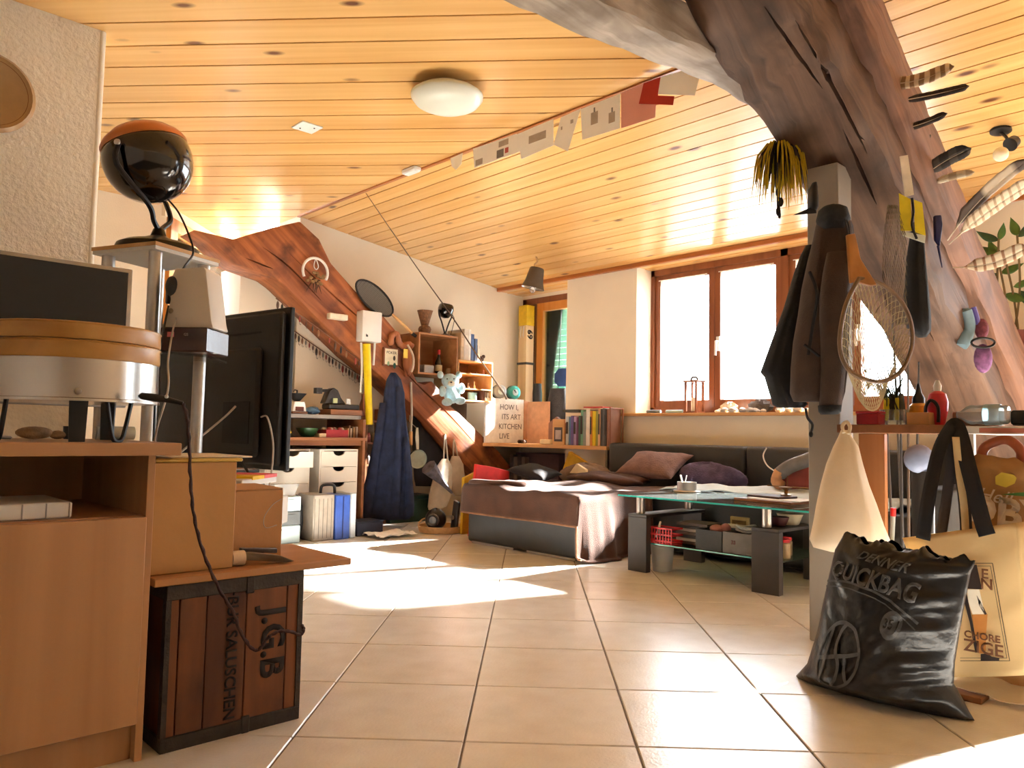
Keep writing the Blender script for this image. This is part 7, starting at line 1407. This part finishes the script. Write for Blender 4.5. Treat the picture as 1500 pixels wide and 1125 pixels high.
for k, (a_, c_) in enumerate(lv):
    A, C2 = hy(*a_, PYY+.02), hy(*c_, PYY+.02-.12*rs.uniform(-.5, 1)); d = C2-A; side = d.cross(Vector((rs.uniform(-.3, .3), -1, rs.uniform(.0, .6)))).normalized(); w_ = d.length*.17+.006; up_ = d.cross(side).normalized(); b = nb()
    sheet(b, lambda u, v: A+d*u+side*((v-.5)*2*w_*max(0, math.sin(PI*min(1, u**.8)))*(1-.2*u))+up_*(.10*d.length*math.sin(PI*u)+.25*w_*abs(v-.5)), 10, 4, .001); part('leaf', b, LEAF if k % 3 else LEAF2, pp, 2)
# ================================================================ UNDER THE CEILING
lc2 = hz(655, 137, 2.56); cl_ = thing('ceiling_lamp', 'white opal glass dome lamp on the flat ceiling', 'lamp', (lc2.x, lc2.y, 2.6)); RC = .188
b = nb(); lathe(b, [(.05, 2.599), (.10, 2.598), (.10, 2.575), (.05, 2.574)], (lc2.x, lc2.y, 0), 30); part('mount', b, WHITEP, cl_)
b = nb(); lathe(b, [(RC*.55, 2.574), (RC*.85, 2.568), (RC, 2.548), (RC*.99, 2.535), (RC*.88, 2.508), (RC*.65, 2.487), (RC*.35, 2.475), (.002, 2.471)], (lc2.x, lc2.y, 0), 44); part('dome', b, M('opal_glass', (226, 228, 214), .3, 0, .02, 5, 0), cl_, 2)
pc = hz(450, 188, 2.59); hp_ = thing('ceiling_plate', 'square white cover plate with two screws on the flat ceiling', 'cover plate', (pc.x, pc.y, 2.6)); part('plate', OB((pc.x, pc.y, 2.5955), (.135, .135, .009), .0, .003), WHITEP, hp_)
for s in (-1, 1): b = nb(); cyl(b, (pc.x+s*.03, pc.y+s*.03, 2.588), (pc.x+s*.03, pc.y+s*.03, 2.5915), .005, n=10); part('screw', b, BLACKP, hp_)
pc = hz(617, 254, 2.585); wl = thing('junction_box', 'small white box fixed at the fold of the ceiling', 'box', (pc.x, pc.y, 2.6)); part('housing', OB((pc.x, min(pc.y, FOLD-.05), 2.583), (.15, .06, .03), 0, .006), WHITEP, wl); part('lid', OB((pc.x, min(pc.y, FOLD-.05), 2.5665), (.13, .05, .003), 0, .001), WHITEP, wl)
PF = FOLD-.022
def paper(pts, mat, label, marks=(), off=0):
    P = [hy(x, y, PF-off) for x, y in pts]
    for p in P: p.z = min(p.z, 2.588)
    c = sum(P, Vector())/len(P); r = thing('hanging_sheet', label, 'paper', c); b = nb(); prism(b, P, (0, -.0015, 0)); part('sheet', b, mat, r, False)
    for x0, y0, x1, y1, m_ in marks:
        a_, e = hy(x0, y0, PF-off), hy(x1, y1, PF-off); b = nb(); box(b, (a_.x, PF-off-.0022, e.z), (e.x, PF-off-.0016, a_.z)); part('print_mark', b, m_, r, False)
GP = CLOTHT('paper_white', (238, 231, 218), .25, .03, 10, .8); PK = CLOTHT('paper_pink', (226, 168, 150), .25, .04, 10, .8); MK = M('mark_grey', (166, 150, 132), .8); MD = M('mark_dark', (112, 106, 98), .8); MR = M('mark_red', (170, 80, 70), .8)
paper([(660, 232), (678, 224), (676, 240), (668, 249), (662, 244)], GP, 'small tongue-shaped paper hanging from the ceiling fold')
paper([(693, 218), (757, 196), (762, 222), (695, 246)], GP, 'long paper with a dark stamp hanging from the ceiling fold', ((728, 221, 738, 229, MD), (740, 217, 745, 223, MR), (697, 235, 707, 240, MK), (731, 208, 745, 211, MK)))
paper([(757, 197), (811, 174), (811, 213), (764, 233)], GP, 'plain grey paper beside the stamped paper', ((775, 200, 800, 202, MK),), .004)
paper([(822, 172), (851, 159), (832, 222), (811, 212)], GP, 'crooked patterned paper tilted between its neighbours', ((822, 186, 824, 190, MK), (836, 176, 840, 180, MK)), .008)
paper([(851, 160), (909, 137), (908, 188), (853, 205)], GP, 'paper with two small sketched figures', ((870, 158, 872, 164, MD), (866, 166, 876, 180, MK), (896, 158, 898, 164, MD), (892, 166, 901, 178, MK)), .004)
paper([(910, 137), (942, 122), (961, 150), (960, 172), (910, 188)], PK, 'pink paper hanging beside the sketched figures')
paper([(943, 122), (970, 112), (964, 140), (988, 141), (986, 154), (936, 152)], CLOTHT('paper_red', (190, 54, 36), .2, .04, 10, .8), 'bright red L-shaped paper over the pink paper', (), .008)
paper([(968, 113), (1006, 102), (1026, 108), (1018, 140), (964, 138)], GP, 'pale paper at the end of the row by the limewashed collar beam', (), .014)
# feather tuft on a cord
FT = 3.28; ft = thing('feather_tuft', 'yellow and black tuft hanging on a cord from the collar beam', 'ornament', hd(1145, 320, FT)); top_ = hd(1144, 216, FT)
b = nb(); tube(b, [hd(1145, 150, FT), top_], .005, 6); part('cord', b, M('cord_tan', (96, 76, 52), .8), ft)
b = nb(); ell(b, top_+Vector((0, 0, -.015)), (.03, .03, .025)); part('knob', b, M('tuft_gold', (176, 132, 30), .8), ft)
rs = random.Random(3)
for nm, mat_, n_, l0, l1 in (('yellow_plumes', CLOTHT('plume_yellow', (222, 190, 40), .3, .2, 30, .8), 120, .10, .26), ('black_plumes', M('plume_black', (36, 30, 20), .8, 0, .4, 30, .2), 110, .08, .20)):
    b = nb()
    for k in range(n_):
        a_ = rs.random()*2*PI; sp_ = rs.uniform(.2, 1); ln = rs.uniform(l0, l1); d = Vector((math.cos(a_), math.sin(a_), 0)); R0 = .13*sp_ if nm[0] == 'y' else .11*sp_
        tube(b, [top_+d*.01, top_+d*R0*.5+Vector((0, 0, .012*sp_)), top_+d*R0*.85+Vector((0, 0, -ln*.35)), top_+d*R0*1.0+Vector((0, 0, -ln))], [.003, .0045, .004, .0008], 4)
    part(nm, b, mat_, ft)['kind'] = 'stuff'
b = nb(); tube(b, smooth_path([top_+Vector((0, 0, -.1)), hd(1140, 290, FT), hd(1142, 320, FT)], 4), [.004]+[.007]*7+[.004], 6); part('tail_cord', b, M('plume_black', (36, 30, 20)), ft)
for k in range(3): b = nb(); ell(b, hd(1140+2*(k % 2)*2, 282+14*k, FT-.01), (.010, .010, .02)); part('tail_bead', b, M('plume_black', (36, 30, 20)), ft)
# small dark ornament fixed on the post
bo_ = thing('bird_ornament', 'black bird ornament with a pointed tail on the grey post', 'ornament', hd(1190, 308, 3.08)); b = nb(); loftpx(b, [(268, 1190, 1196), (276, 1186, 1197), (292, 1184, 1198), (304, 1184, 1198), (308, 1188, 1196)], 3.06, [.015, .025, .03, .03, .02], .03, 14); part('body', b, BLACKM, bo_, 2); b = nb(); prism(b, [hd(1162, 315, 3.02), hd(1187, 304, 3.05), hd(1196, 308, 3.05), hd(1196, 312, 3.05)], FF*.006); part('tail', b, BLACKM, bo_)
# spotlight on the sloping ceiling
sc2 = hs(1466, 190); tS = tdep(sc2); sl2 = thing('spotlight', 'black ceiling spotlight with a round frosted bulb', 'spotlight', sc2); nS = -sn
b = nb(); lathe(b, [(.05, .001), (.05, .012), (.03, .02)], sc2, 24, nS); part('base', b, BLACKP, sl2)
b = nb(); tube(b, [sc2+nS*.015, hd(1473, 200, tS-.05), hd(1478, 207, tS-.08)], .008, 8); part('arm', b, BLACKP, sl2)
hd0, hd1 = hd(1488, 205, tS-.10), hd(1470, 220, tS-.13); b = nb(); lathe(b, [(.012, 0), (.03, .01), (.036, .05), (.03, .052)], hd0, 20, hd1-hd0); part('socket', b, BLACKP, sl2); b = nb(); ell(b, hd(1466, 226, tS-.13), (.036, .036, .036)); part('bulb', b, M('bulb_frost', (250, 236, 206), .4), sl2, 2)
for o in bpy.data.objects:
    if '_b' in o: del o['_b']
